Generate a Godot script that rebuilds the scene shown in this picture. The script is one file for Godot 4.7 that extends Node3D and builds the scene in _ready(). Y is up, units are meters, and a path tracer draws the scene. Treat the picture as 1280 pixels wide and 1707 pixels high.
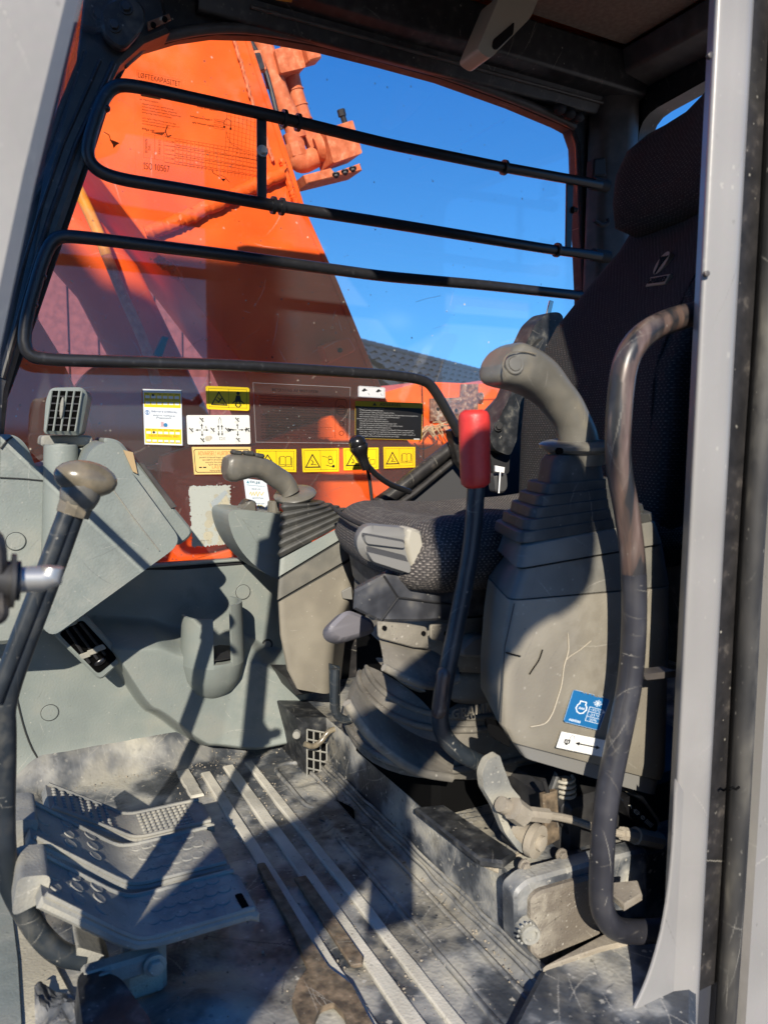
extends Node3D

var M := {}
var G := {}


# ---------------------------------------------------------------- mesh builder
class MB:
	var p := PackedVector3Array()
	var t := PackedVector2Array()

	func tri(a: Vector3, b: Vector3, c: Vector3) -> void:
		p.append(a); p.append(b); p.append(c)
		t.append(Vector2.ZERO); t.append(Vector2.ZERO); t.append(Vector2.ZERO)

	func tri_uv(a: Vector3, b: Vector3, c: Vector3, ua: Vector2, ub: Vector2, uc: Vector2) -> void:
		p.append(a); p.append(b); p.append(c)
		t.append(ua); t.append(ub); t.append(uc)

	func quad(a: Vector3, b: Vector3, c: Vector3, d: Vector3) -> void:
		tri(a, b, c); tri(a, c, d)

	func flip(from: int) -> void:
		for i in range(from, p.size(), 3):
			var q := p[i + 1]; p[i + 1] = p[i + 2]; p[i + 2] = q
			var u := t[i + 1]; t[i + 1] = t[i + 2]; t[i + 2] = u

	# turns a closed piece so that its faces look outwards (clockwise seen from outside)
	func close(from: int) -> void:
		var mid := Vector3.ZERO
		for i in range(from, p.size()): mid += p[i]
		mid /= maxf(1.0, p.size() - from)
		var vol := 0.0
		for i in range(from, p.size(), 3):
			vol += (p[i] - mid).dot((p[i + 1] - mid).cross(p[i + 2] - mid))
		if vol > 0.0: flip(from)

	# turns an open sheet towards a direction
	func face(from: int, dir: Vector3) -> void:
		var s := 0.0
		for i in range(from, p.size(), 3):
			s += (p[i + 1] - p[i]).cross(p[i + 2] - p[i]).dot(dir)
		if s > 0.0: flip(from)

	func mesh(crease := 38.0) -> ArrayMesh:
		var n := p.size()
		var fn := PackedVector3Array(); fn.resize(n / 3)
		var at := {}
		var keys: Array[Vector3i] = []
		keys.resize(n)
		for f in n / 3:
			fn[f] = -(p[f * 3 + 1] - p[f * 3]).cross(p[f * 3 + 2] - p[f * 3])
			for k in 3:
				var i := f * 3 + k
				var q := Vector3i((p[i] * 20000.0).round())
				keys[i] = q
				if at.has(q): at[q].append(f)
				else: at[q] = [f]
		var un := PackedVector3Array(); un.resize(n / 3)
		for f in n / 3: un[f] = fn[f].normalized()
		var nn := PackedVector3Array(); nn.resize(n)
		var lim := cos(deg_to_rad(crease))
		for f in n / 3:
			for k in 3:
				var i := f * 3 + k
				var s := Vector3.ZERO
				for g in at[keys[i]]:
					if un[f].dot(un[g]) > lim: s += fn[g]
				nn[i] = s.normalized() if s.length_squared() > 1e-20 else un[f]
		var arr := []
		arr.resize(Mesh.ARRAY_MAX)
		arr[Mesh.ARRAY_VERTEX] = p
		arr[Mesh.ARRAY_NORMAL] = nn
		arr[Mesh.ARRAY_TEX_UV] = t
		var m := ArrayMesh.new()
		m.add_surface_from_arrays(Mesh.PRIMITIVE_TRIANGLES, arr)
		return m

	# ---- shapes
	func tube(pts: Array, r, n := 12, caps := true) -> MB:
		var from := p.size()
		var m := pts.size()
		var rings: Array[PackedVector3Array] = []
		var t0: Vector3 = (pts[1] - pts[0]).normalized()
		var u := t0.cross(Vector3.UP if absf(t0.y) < 0.9 else Vector3.RIGHT).normalized()
		for i in m:
			var d: Vector3 = (pts[mini(i + 1, m - 1)] - pts[maxi(i - 1, 0)]).normalized()
			u = (u - d * u.dot(d)).normalized()
			var w := d.cross(u)
			var ri: float = r[mini(i, r.size() - 1)] if r is Array else r
			var ring := PackedVector3Array()
			for k in n:
				var a := TAU * k / n
				ring.append(pts[i] + (u * cos(a) + w * sin(a)) * ri)
			rings.append(ring)
		_loft(rings, caps, caps)
		close(from)
		return self

	func _loft(rings: Array[PackedVector3Array], cap0: bool, cap1: bool) -> void:
		var n := rings[0].size()
		for i in rings.size() - 1:
			for k in n:
				var l := (k + 1) % n
				quad(rings[i][k], rings[i][l], rings[i + 1][l], rings[i + 1][k])
		if cap0: _fan(rings[0], true)
		if cap1: _fan(rings[-1], false)

	func _fan(ring: PackedVector3Array, back: bool) -> void:
		var c := Vector3.ZERO
		for q in ring: c += q
		c /= ring.size()
		for k in ring.size():
			var l := (k + 1) % ring.size()
			if back: tri(c, ring[l], ring[k])
			else: tri(c, ring[k], ring[l])

	func loft(rings: Array[PackedVector3Array], caps := true) -> MB:
		var from := p.size()
		_loft(rings, caps, caps)
		close(from)
		return self

	# a planar outline pushed along dir, its rims chamfered by b
	func slab(outline_: Array, dir: Vector3, b := 0.0) -> MB:
		var from := p.size()
		var outline := []
		for q in outline_:
			if outline.is_empty() or outline[-1].distance_to(q) > 0.0002: outline.append(q)
		if outline[-1].distance_to(outline[0]) <= 0.0002: outline.pop_back()
		var n := outline.size()
		var nrm := Vector3.ZERO
		for i in n: nrm += (outline[i] - outline[0]).cross(outline[(i + 1) % n] - outline[0])
		nrm = nrm.normalized()
		var inset := PackedVector3Array()
		for i in n:
			var e0: Vector3 = (outline[i] - outline[(i + n - 1) % n]).normalized()
			var e1: Vector3 = (outline[(i + 1) % n] - outline[i]).normalized()
			var n0 := nrm.cross(e0); var n1 := nrm.cross(e1)
			var mid := (n0 + n1).normalized()
			inset.append(outline[i] + mid * minf(b / maxf(0.35, mid.dot(n0)), b * 2.0))
		var len := dir.length()
		var d := dir / len
		var flat := PackedVector2Array()
		var ux: Vector3 = (outline[1] - outline[0]).normalized()
		var uy := nrm.cross(ux)
		for q in inset: flat.append(Vector2(ux.dot(q), uy.dot(q)))
		var idx := Geometry2D.triangulate_polygon(flat)
		if idx.is_empty():
			# the chamfer folded over itself: take the chamfer off the caps
			b = 0.0
			flat.clear()
			for q in outline: flat.append(Vector2(ux.dot(q), uy.dot(q)))
			idx = Geometry2D.triangulate_polygon(flat)
			if idx.is_empty(): print("untriangulated outline of ", n, " at ", outline[0])
		var levels: Array[PackedVector3Array] = []
		var raw := PackedVector3Array(outline)
		if b > 0.0:
			levels = [inset, _moved(raw, d * b), _moved(raw, d * (len - b)), _moved(inset, dir)]
		else:
			levels = [raw, _moved(raw, dir)]
		var s := p.size()
		for i in levels.size() - 1:
			for k in n:
				var l := (k + 1) % n
				quad(levels[i][k], levels[i][l], levels[i + 1][l], levels[i + 1][k])
		var lo := levels[0]; var hi := levels[-1]
		var ccw := Geometry2D.is_polygon_clockwise(flat)
		for i in range(0, idx.size(), 3):
			var a := idx[i]; var bb := idx[i + 1]; var c := idx[i + 2]
			var area := (flat[bb] - flat[a]).cross(flat[c] - flat[a])
			if area < 0.0:
				var q := bb; bb = c; c = q
			tri(lo[a], lo[c], lo[bb]); tri(hi[a], hi[bb], hi[c])
		# sides are wound for an outline that runs anticlockwise about nrm; so are the caps
		close(from)
		return self

	func _moved(a: PackedVector3Array, d: Vector3) -> PackedVector3Array:
		var o := PackedVector3Array()
		for q in a: o.append(q + d)
		return o

	func box(c: Vector3, size: Vector3, b := 0.002, basis := Basis()) -> MB:
		var h := size / 2.0
		var o := []
		var e := minf(b, minf(h.x, h.y) * 0.9)
		for q in [[-1, -1, 0, 1], [-1, -1, 1, 0], [1, -1, -1, 0], [1, -1, 0, 1], [1, 1, 0, -1], [1, 1, -1, 0], [-1, 1, 1, 0], [-1, 1, 0, -1]]:
			o.append(c + basis * Vector3(q[0] * h.x + q[2] * e, q[1] * h.y + q[3] * e, -h.z))
		return slab(o, basis * Vector3(0, 0, size.z), minf(b, h.z * 0.9))

	func lathe(o: Vector3, axis: Vector3, prof: Array, n := 20) -> MB:
		var from := p.size()
		var d := axis.normalized()
		var u := d.cross(Vector3.UP if absf(d.y) < 0.9 else Vector3.RIGHT).normalized()
		var w := d.cross(u)
		var rings: Array[PackedVector3Array] = []
		for q in prof:
			var ring := PackedVector3Array()
			for k in n:
				var a := TAU * k / n
				ring.append(o + d * q[1] + (u * cos(a) + w * sin(a)) * maxf(q[0], 0.0001))
			rings.append(ring)
		_loft(rings, true, true)
		close(from)
		return self

	func ball(c: Vector3, r: Vector3, basis := Basis(), n := 14) -> MB:
		var from := p.size()
		var rings: Array[PackedVector3Array] = []
		for i in range(0, n / 2 + 1):
			var b := PI * i / (n / 2)
			var ring := PackedVector3Array()
			for k in n:
				var a := TAU * k / n
				ring.append(c + basis * (Vector3(sin(b) * cos(a), cos(b), sin(b) * sin(a)) * r + Vector3(0, 0, 0)))
			rings.append(ring)
		_loft(rings, false, false)
		close(from)
		return self

	func grid(nx: int, ny: int, fn: Callable, dir: Vector3) -> MB:
		var from := p.size()
		var rows: Array[PackedVector3Array] = []
		for j in ny + 1:
			var row := PackedVector3Array()
			for i in nx + 1: row.append(fn.call(float(i) / nx, float(j) / ny))
			rows.append(row)
		for j in ny:
			for i in nx:
				quad(rows[j][i], rows[j][i + 1], rows[j + 1][i + 1], rows[j + 1][i])
		face(from, dir)
		return self


# ---------------------------------------------------------------- path helpers
func smooth(pts: Array, k := 6) -> Array:
	var out := []
	var n := pts.size()
	for i in n - 1:
		var a: Vector3 = pts[maxi(i - 1, 0)]; var b: Vector3 = pts[i]
		var c: Vector3 = pts[i + 1]; var d: Vector3 = pts[mini(i + 2, n - 1)]
		for j in k: out.append(b.cubic_interpolate(c, a, d, float(j) / k))
	out.append(pts[-1])
	return out


# bends of a path rounded, straight in between
func bend(pts: Array, r: float, k := 5) -> Array:
	var out := [pts[0]]
	for i in range(1, pts.size() - 1):
		var a: Vector3 = pts[i - 1]; var b: Vector3 = pts[i]; var c: Vector3 = pts[i + 1]
		var la := minf(r, a.distance_to(b) * 0.48); var lc := minf(r, c.distance_to(b) * 0.48)
		var s := b + (a - b).normalized() * la; var e := b + (c - b).normalized() * lc
		for j in k + 1:
			var t := float(j) / k
			out.append(s.lerp(b, t).lerp(b.lerp(e, t), t))
	out.append(pts[-1])
	return out


# corners of a closed outline rounded
func rounded(pts: Array, r: float, k := 4) -> Array:
	var out := []
	var n := pts.size()
	for i in n:
		var a: Vector3 = pts[(i + n - 1) % n]; var b: Vector3 = pts[i]; var c: Vector3 = pts[(i + 1) % n]
		var la := minf(r, a.distance_to(b) * 0.48); var lc := minf(r, c.distance_to(b) * 0.48)
		var s := b + (a - b).normalized() * la; var e := b + (c - b).normalized() * lc
		for j in k + 1:
			var t := float(j) / k
			out.append(s.lerp(b, t).lerp(b.lerp(e, t), t))
	return out


# a rounded rectangle lying flat at height y: x0..x1, z0..z1
func ring(y: float, x0: float, x1: float, z0: float, z1: float, r: float, k := 5) -> PackedVector3Array:
	return PackedVector3Array(rounded([Vector3(x0, y, z0), Vector3(x1, y, z0), Vector3(x1, y, z1), Vector3(x0, y, z1)], r, k))


# a flat outline of four corners, rounded, of a fixed count so that rings can be joined
func ring4(a: Vector3, b: Vector3, c: Vector3, d: Vector3, r: float, k := 5) -> PackedVector3Array:
	return PackedVector3Array(rounded([a, b, c, d], r, k))


# ---------------------------------------------------------------- nodes
func numbered(parent: Node, called: String) -> String:
	var key := str(parent.get_instance_id()) + called
	var k: int = G.get(key, 0)
	G[key] = k + 1
	return called if k == 0 else "%s_%03d" % [called, k]


func obj(called: String, b, m: Material, parent: Node = self, crease := 38.0) -> MeshInstance3D:
	var o := MeshInstance3D.new()
	o.name = numbered(parent, called)
	o.mesh = b.mesh(crease) if b is MB else b
	o.material_override = m
	parent.add_child(o, true)
	return o


func tag(o: Node, label: String, category: String, group := "") -> Node:
	o.set_meta("label", label)
	o.set_meta("category", category)
	if group: o.set_meta("group", group)
	return o


func struct(called: String, b, m: Material, crease := 38.0) -> MeshInstance3D:
	var o := obj(called, b, m, self, crease)
	o.set_meta("kind", "structure")
	return o


func thing(called: String, label: String, category: String, group := "") -> Node3D:
	var o := Node3D.new()
	o.name = numbered(self, called)
	add_child(o, true)
	tag(o, label, category, group)
	return o


# ---------------------------------------------------------------- materials
func lin(r: float, g: float, b: float) -> Color:
	return Color(r, g, b).linear_to_srgb()


func noise_tex(seed_: int, freq: float, oct: int, stops: Array, size := 512, type := FastNoiseLite.TYPE_SIMPLEX_SMOOTH) -> NoiseTexture2D:
	var n := FastNoiseLite.new()
	n.seed = seed_; n.frequency = freq; n.noise_type = type
	n.fractal_octaves = oct
	var t := NoiseTexture2D.new()
	t.width = size; t.height = size; t.seamless = true; t.noise = n
	var g := Gradient.new()
	g.offsets = PackedFloat32Array(stops.map(func(s): return s[0]))
	g.colors = PackedColorArray(stops.map(func(s): return s[1]))
	t.color_ramp = g
	return t


func noise_bump(seed_: int, freq: float, oct: int, size := 512) -> NoiseTexture2D:
	var n := FastNoiseLite.new()
	n.seed = seed_; n.frequency = freq; n.fractal_octaves = oct
	var t := NoiseTexture2D.new()
	t.width = size; t.height = size; t.seamless = true; t.noise = n
	return t


func plain(name_: String, c: Color, rough := 0.6, metal := 0.0) -> StandardMaterial3D:
	var m := StandardMaterial3D.new()
	m.resource_name = name_
	m.albedo_color = c; m.roughness = rough; m.metallic = metal
	M[name_] = m
	return m


# a base colour broken up by noise: stops are [noise level, linear colour]
func worn(name_: String, seed_: int, freq: float, stops: Array, rough: float, scale := 1.0, bump := 0.0, metal := 0.0, bump_freq := 0.05, oct := 5) -> StandardMaterial3D:
	var m := plain(name_, Color.WHITE, rough, metal)
	m.albedo_texture = noise_tex(seed_, freq, oct, stops)
	m.uv1_triplanar = true
	m.uv1_world_triplanar = true
	m.uv1_scale = Vector3.ONE * scale
	if bump > 0.0:
		m.heightmap_enabled = true
		m.heightmap_scale = bump
		m.heightmap_texture = noise_bump(seed_ + 7, bump_freq, 4)
	return m


# a second layer laid over a material: specks, scratches and smudges of dust, each with its own cover
func dirt(m: StandardMaterial3D, kind: String, scale: float, stretch := 1.0) -> void:
	m.detail_enabled = true
	m.detail_blend_mode = BaseMaterial3D.BLEND_MODE_MIX
	m.detail_uv_layer = BaseMaterial3D.DETAIL_UV_2
	m.uv2_triplanar = true
	m.uv2_world_triplanar = true
	m.uv2_scale = Vector3(scale, scale / stretch, scale)
	if not G.has("grime_" + kind): G["grime_" + kind] = grime(kind)
	m.detail_albedo = G["grime_" + kind]


func grime(kind: String) -> ImageTexture:
	var n := 1024
	var im := Image.create(n, n, false, Image.FORMAT_RGBA8)
	var r := RandomNumberGenerator.new(); r.seed = hash(kind)
	# smudges, light specks, dark specks, scratches: how many and how strong
	var set_: Array = {"plastic": [44, 0.22, 1500, 0.4, 900, 0.35, 190, 0.42], "dusty": [120, 0.5, 9000, 0.6, 9000, 0.6, 300, 0.45], "floor": [170, 0.62, 6500, 0.75, 4000, 0.6, 900, 0.6], "metal": [26, 0.3, 900, 0.8, 300, 0.4, 320, 0.55], "paint": [22, 0.16, 700, 0.6, 1500, 0.7, 140, 0.5]}[kind]
	var dust := lin(0.42, 0.385, 0.30) if kind != "plastic" else lin(0.40, 0.38, 0.32)
	im.fill(Color(dust, 0.0))
	for i in set_[0]:
		var s := int(r.randf_range(30, 190))
		var a: float = set_[1] * r.randf_range(0.3, 1.0)
		var st := smudge(s, int(s * r.randf_range(0.5, 1.6)), dust if r.randf() < 0.75 else lin(0.02, 0.02, 0.022), a, r)
		var at := Vector2i(r.randi() % n, r.randi() % n)
		for o in [Vector2i.ZERO, Vector2i(-n, 0), Vector2i(0, -n), Vector2i(-n, -n)]: im.blend_rect(st, Rect2i(Vector2i.ZERO, st.get_size()), at + o)
	for pass_ in 2:
		var c := lin(0.55, 0.52, 0.44) if pass_ == 0 else lin(0.02, 0.02, 0.02)
		for i in set_[2 + pass_ * 2]:
			var x := r.randi() % n; var y := r.randi() % n
			var a: float = set_[3 + pass_ * 2] * r.randf_range(0.2, 1.0)
			var s := 1 if r.randf() < 0.62 else 2 + r.randi() % (2 if kind != "floor" else 4)
			for dx in s: for dy in s:
				if s > 2 and Vector2(dx - (s - 1) * 0.5, dy - (s - 1) * 0.5).length() > s * 0.5 * r.randf_range(0.65, 1.05): continue
				im.set_pixel((x + dx) % n, (y + dy) % n, Color(c, a))
	for i in set_[6]:
		var p := Vector2(r.randf() * n, r.randf() * n); var d := Vector2.from_angle(r.randf_range(0, TAU))
		var c := lin(0.55, 0.52, 0.45) if r.randf() < 0.72 else lin(0.02, 0.02, 0.02)
		var l := int(r.randf_range(10, 90)); var bendy := r.randf_range(-0.012, 0.012)
		for k in l:
			d = d.rotated(bendy); p += d
			var a: float = set_[7] * sin(PI * (k + 0.5) / l) * r.randf_range(0.6, 1.0)
			im.set_pixel(posmod(int(p.x), n), posmod(int(p.y), n), Color(c, a))
	return ImageTexture.create_from_image(im)


func smudge(w: int, h: int, c: Color, a: float, r: RandomNumberGenerator) -> Image:
	var im := Image.create(w, h, false, Image.FORMAT_RGBA8)
	var n := FastNoiseLite.new(); n.seed = r.randi(); n.frequency = 0.035; n.fractal_octaves = 3
	for y in h:
		for x in w:
			var d := Vector2((x + 0.5) / w - 0.5, (y + 0.5) / h - 0.5).length() * 2.0
			var k := clampf((1.0 - d) * 1.4, 0.0, 1.0) * clampf(0.5 + n.get_noise_2d(x, y) * 1.6, 0.0, 1.0)
			im.set_pixel(x, y, Color(c, a * k))
	return im


func cloth_tex(base: Color, dot: Color, dim: Color) -> ImageTexture:
	var im := Image.create(256, 256, false, Image.FORMAT_RGB8)
	im.fill(base)
	var r := RandomNumberGenerator.new(); r.seed = 5
	for j in 32:
		for i in 16:
			var x := i * 16 + (j % 2) * 8; var y := j * 8
			var w := 5 + r.randi() % 3
			var cc := base.lerp(dot, 0.55 + 0.45 * r.randf())
			for a in w: for b in 3:
				im.set_pixel((x + a) % 256, (y + b) % 256, cc)
			for a in 4: for b in 2:
				im.set_pixel((x + 9 + a) % 256, (y + 4 + b) % 256, dim)
	return ImageTexture.create_from_image(im)


# ---------------------------------------------------------------- flat print
class Canvas:
	var im: Image
	var w: int
	var h: int
	const S := 2

	func _init(w_: int, h_: int, back: Color) -> void:
		w = w_ * S; h = h_ * S
		im = Image.create(w, h, false, Image.FORMAT_RGBA8)
		im.fill(back)

	func rect(x: float, y: float, rw: float, rh: float, c: Color) -> void:
		im.fill_rect(Rect2i(int(x * S), int(y * S), maxi(1, int(rw * S)), maxi(1, int(rh * S))), c)

	func poly(pts: Array, c: Color) -> void:
		var y0 := h; var y1 := 0
		for q in pts:
			y0 = mini(y0, int(floor(q.y * S))); y1 = maxi(y1, int(ceil(q.y * S)))
		for y in range(maxi(0, y0), mini(h, y1 + 1)):
			var xs := []
			var fy := (y + 0.5) / S
			for i in pts.size():
				var a: Vector2 = pts[i]; var b: Vector2 = pts[(i + 1) % pts.size()]
				if (a.y <= fy) != (b.y <= fy):
					xs.append((a.x + (fy - a.y) / (b.y - a.y) * (b.x - a.x)) * S)
			xs.sort()
			for i in range(0, xs.size() - 1, 2):
				var l := int(round(xs[i])); var r := int(round(xs[i + 1]))
				if r > l: im.fill_rect(Rect2i(l, y, r - l, 1), c)

	func line(a: Vector2, b: Vector2, t: float, c: Color) -> void:
		var d := (b - a).normalized() * t * 0.5
		var n := Vector2(-d.y, d.x)
		poly([a - d + n, b + d + n, b + d - n, a - d - n], c)

	func path(pts: Array, t: float, c: Color, closed := false) -> void:
		for i in pts.size() - (0 if closed else 1): line(pts[i], pts[(i + 1) % pts.size()], t, c)

	func disc(o: Vector2, r: float, c: Color) -> void:
		var a := []
		for k in 20: a.append(o + Vector2.from_angle(TAU * k / 20) * r)
		poly(a, c)

	func hoop(o: Vector2, r: float, t: float, c: Color) -> void:
		var a := []
		for k in 24: a.append(o + Vector2.from_angle(TAU * k / 24) * r)
		path(a, t, c, true)

	func frame(x: float, y: float, rw: float, rh: float, t: float, c: Color) -> void:
		rect(x, y, rw, t, c); rect(x, y + rh - t, rw, t, c); rect(x, y, t, rh, c); rect(x + rw - t, y, t, rh, c)

	# lettering: the outlines of a TextMesh, filled; fitted to a width and a height
	func text(s: String, x: float, y: float, tw: float, th: float, c: Color, bold := false, turn := 0) -> void:
		var tm := TextMesh.new()
		var f := SystemFont.new(); f.font_names = PackedStringArray(["Droid Sans"])
		if bold: f.font_weight = 700
		tm.font = f; tm.text = s; tm.font_size = 64; tm.depth = 0.0; tm.pixel_size = 0.01
		var arr := tm.get_mesh_arrays()
		if arr.is_empty() or arr[Mesh.ARRAY_VERTEX] == null: return
		var vs: PackedVector3Array = arr[Mesh.ARRAY_VERTEX]
		var ix: PackedInt32Array = arr[Mesh.ARRAY_INDEX] if arr[Mesh.ARRAY_INDEX] != null else PackedInt32Array(range(vs.size()))
		if vs.is_empty(): return
		var lo := Vector2(1e9, 1e9); var hi := -lo
		for q in vs:
			lo = lo.min(Vector2(q.x, q.y)); hi = hi.max(Vector2(q.x, q.y))
		var k := Vector2(tw, th) / (hi - lo)
		for i in range(0, ix.size(), 3):
			var tr := []
			for j in 3:
				var q := vs[ix[i + j]]
				var e := Vector2((q.x - lo.x) * k.x, (hi.y - q.y) * k.y)
				if turn: e = Vector2(e.y, tw - e.x)
				tr.append(Vector2(x, y) + e)
			poly(tr, c)

	# print too small to read: words of dashes
	func scrawl(x: float, y: float, tw: float, th: float, c: Color, r: RandomNumberGenerator) -> void:
		var at := x
		while at < x + tw:
			var n := r.randf_range(2.0, 7.0) * th * 0.8
			n = minf(n, x + tw - at)
			var k := at
			while k < at + n:
				rect(k, y + (0.0 if r.randf() < 0.3 else th * 0.25), th * 0.34, th * (0.75 if r.randf() < 0.7 else 1.0), c)
				k += th * 0.58
			at += n + th * 0.6

	func speckle(n: int, c: Color, r: RandomNumberGenerator, most := 2.0) -> void:
		for i in n: disc(Vector2(r.randf() * w / S, r.randf() * h / S), r.randf_range(0.3, most), c)

	func round_off(r: float) -> void:
		for y in int(r * S): for x in int(r * S):
			if Vector2(r * S - x, r * S - y).length() > r * S:
				for q in [Vector2i(x, y), Vector2i(w - 1 - x, y), Vector2i(x, h - 1 - y), Vector2i(w - 1 - x, h - 1 - y)]:
					im.set_pixelv(q, Color(0, 0, 0, 0))

	func done() -> ImageTexture:
		return ImageTexture.create_from_image(im)


func print_mat(name_: String, c: Canvas, mode := 1, rough := 0.45) -> StandardMaterial3D:
	var m := plain(name_, Color.WHITE, rough)
	m.albedo_texture = c.done()
	m.texture_repeat = false
	if mode == 1:
		m.transparency = BaseMaterial3D.TRANSPARENCY_ALPHA_SCISSOR
		m.alpha_scissor_threshold = 0.5
	elif mode == 2:
		m.transparency = BaseMaterial3D.TRANSPARENCY_ALPHA
	return m


# a thin printed sheet: corners top left, top right, bottom right, bottom left
func sheet(q: Array) -> MB:
	var b := MB.new()
	var n := 3
	for j in n: for i in n:
		var f := func(u: float, v: float) -> Vector3: return q[0].lerp(q[1], u).lerp(q[3].lerp(q[2], u), v)
		var u0 := float(i) / n; var u1 := float(i + 1) / n; var v0 := float(j) / n; var v1 := float(j + 1) / n
		b.tri_uv(f.call(u0, v0), f.call(u1, v0), f.call(u1, v1), Vector2(u0, v0), Vector2(u1, v0), Vector2(u1, v1))
		b.tri_uv(f.call(u0, v0), f.call(u1, v1), f.call(u0, v1), Vector2(u0, v0), Vector2(u1, v1), Vector2(u0, v1))
	return b


func sticker(called: String, q: Array, m: Material, label: String, group := "") -> MeshInstance3D:
	var o := obj(called, sheet(q), m)
	tag(o, label, "sticker", group)
	return o


func bolt(o: Vector3, axis: Vector3, r: float, hgt: float, m: Material, parent: Node, called := "bolt") -> MeshInstance3D:
	var b := MB.new()
	b.lathe(o, axis, [[r * 1.45, 0.0], [r * 1.45, hgt * 0.3], [r * 1.4, hgt * 0.35]], 18)
	b.lathe(o + axis.normalized() * hgt * 0.3, axis, [[r, 0.0], [r, hgt * 0.6], [r * 0.85, hgt * 0.72]], 6)
	return obj(called, b, m, parent, 25.0)


# ---------------------------------------------------------------- the scene
func _ready() -> void:
	var cam := Camera3D.new()
	cam.name = "camera"
	cam.fov = 67.81
	cam.near = 0.02
	cam.far = 400.0
	var lens := CameraAttributesPhysical.new()
	lens.frustum_focal_length = 17.8559
	lens.frustum_near = 0.02
	lens.frustum_far = 400.0
	lens.frustum_focus_distance = 1.45
	lens.exposure_aperture = 4.6
	cam.attributes = lens
	add_child(cam)
	cam.transform = Transform3D(Basis(Vector3(0.8864, 0.0083, 0.4628), Vector3(0.0408, 0.9945, -0.0961), Vector3(-0.4611, 0.1041, 0.8812)), Vector3(0, 0.68, 1.58))

	var we := WorldEnvironment.new()
	we.name = "world_environment"
	var env := Environment.new()
	env.background_mode = Environment.BG_SKY
	var sky := Sky.new()
	var ps := ProceduralSkyMaterial.new()
	ps.sky_top_color = lin(0.006, 0.10, 0.41)
	ps.sky_horizon_color = lin(0.15, 0.50, 0.95)
	ps.sky_curve = 0.16
	ps.ground_bottom_color = lin(0.10, 0.09, 0.075)
	ps.ground_horizon_color = lin(0.18, 0.17, 0.15)
	ps.sun_angle_max = 12.0
	ps.sky_cover = cloud_cover()
	ps.sky_cover_modulate = Color(1, 1, 1, 1)
	sky.sky_material = ps
	env.sky = sky
	env.tonemap_mode = Environment.TONE_MAPPER_LINEAR
	env.tonemap_exposure = 1.58
	env.sdfgi_enabled = true
	env.ssao_enabled = true
	env.ssil_enabled = true
	we.environment = env
	add_child(we)

	var sun := DirectionalLight3D.new()
	sun.name = "sun"
	sun.light_energy = 1.5
	sun.light_color = Color(1.0, 0.965, 0.91)
	sun.light_angular_distance = 0.5
	sun.shadow_enabled = true
	add_child(sun)
	sun.look_at_from_position(Vector3.ZERO, Vector3(0.92, -1.0, -1.65))

	materials()
	outside()
	shell()
	photographer()
	front_pillar_details()
	window_and_guard()
	stickers()
	side_trim()
	dash()
	cab_floor()
	floor_tools()
	pedals()
	travel_lever()
	far_console()
	seat()
	seat_base()
	near_console()
	lock_lever()
	hand_rail()
	door_post()
	small_things()


func cloud_cover() -> ImageTexture:
	var im := Image.create(512, 256, false, Image.FORMAT_RGBA8)
	var n := FastNoiseLite.new(); n.seed = 4; n.frequency = 0.022; n.fractal_octaves = 5
	for y in 256:
		for x in 512:
			var up := 90.0 - (y + 0.5) / 256.0 * 180.0
			var a := 0.0
			if up > 0.5 and up < 16.0:
				a = clampf(n.get_noise_2d(x, y * 2.4) * 2.0 - 0.75, 0.0, 0.45) * smoothstep(14.0, 6.0, up)
			im.set_pixel(x, y, Color(0.85, 0.88, 0.9, a))
	return ImageTexture.create_from_image(im)


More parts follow.
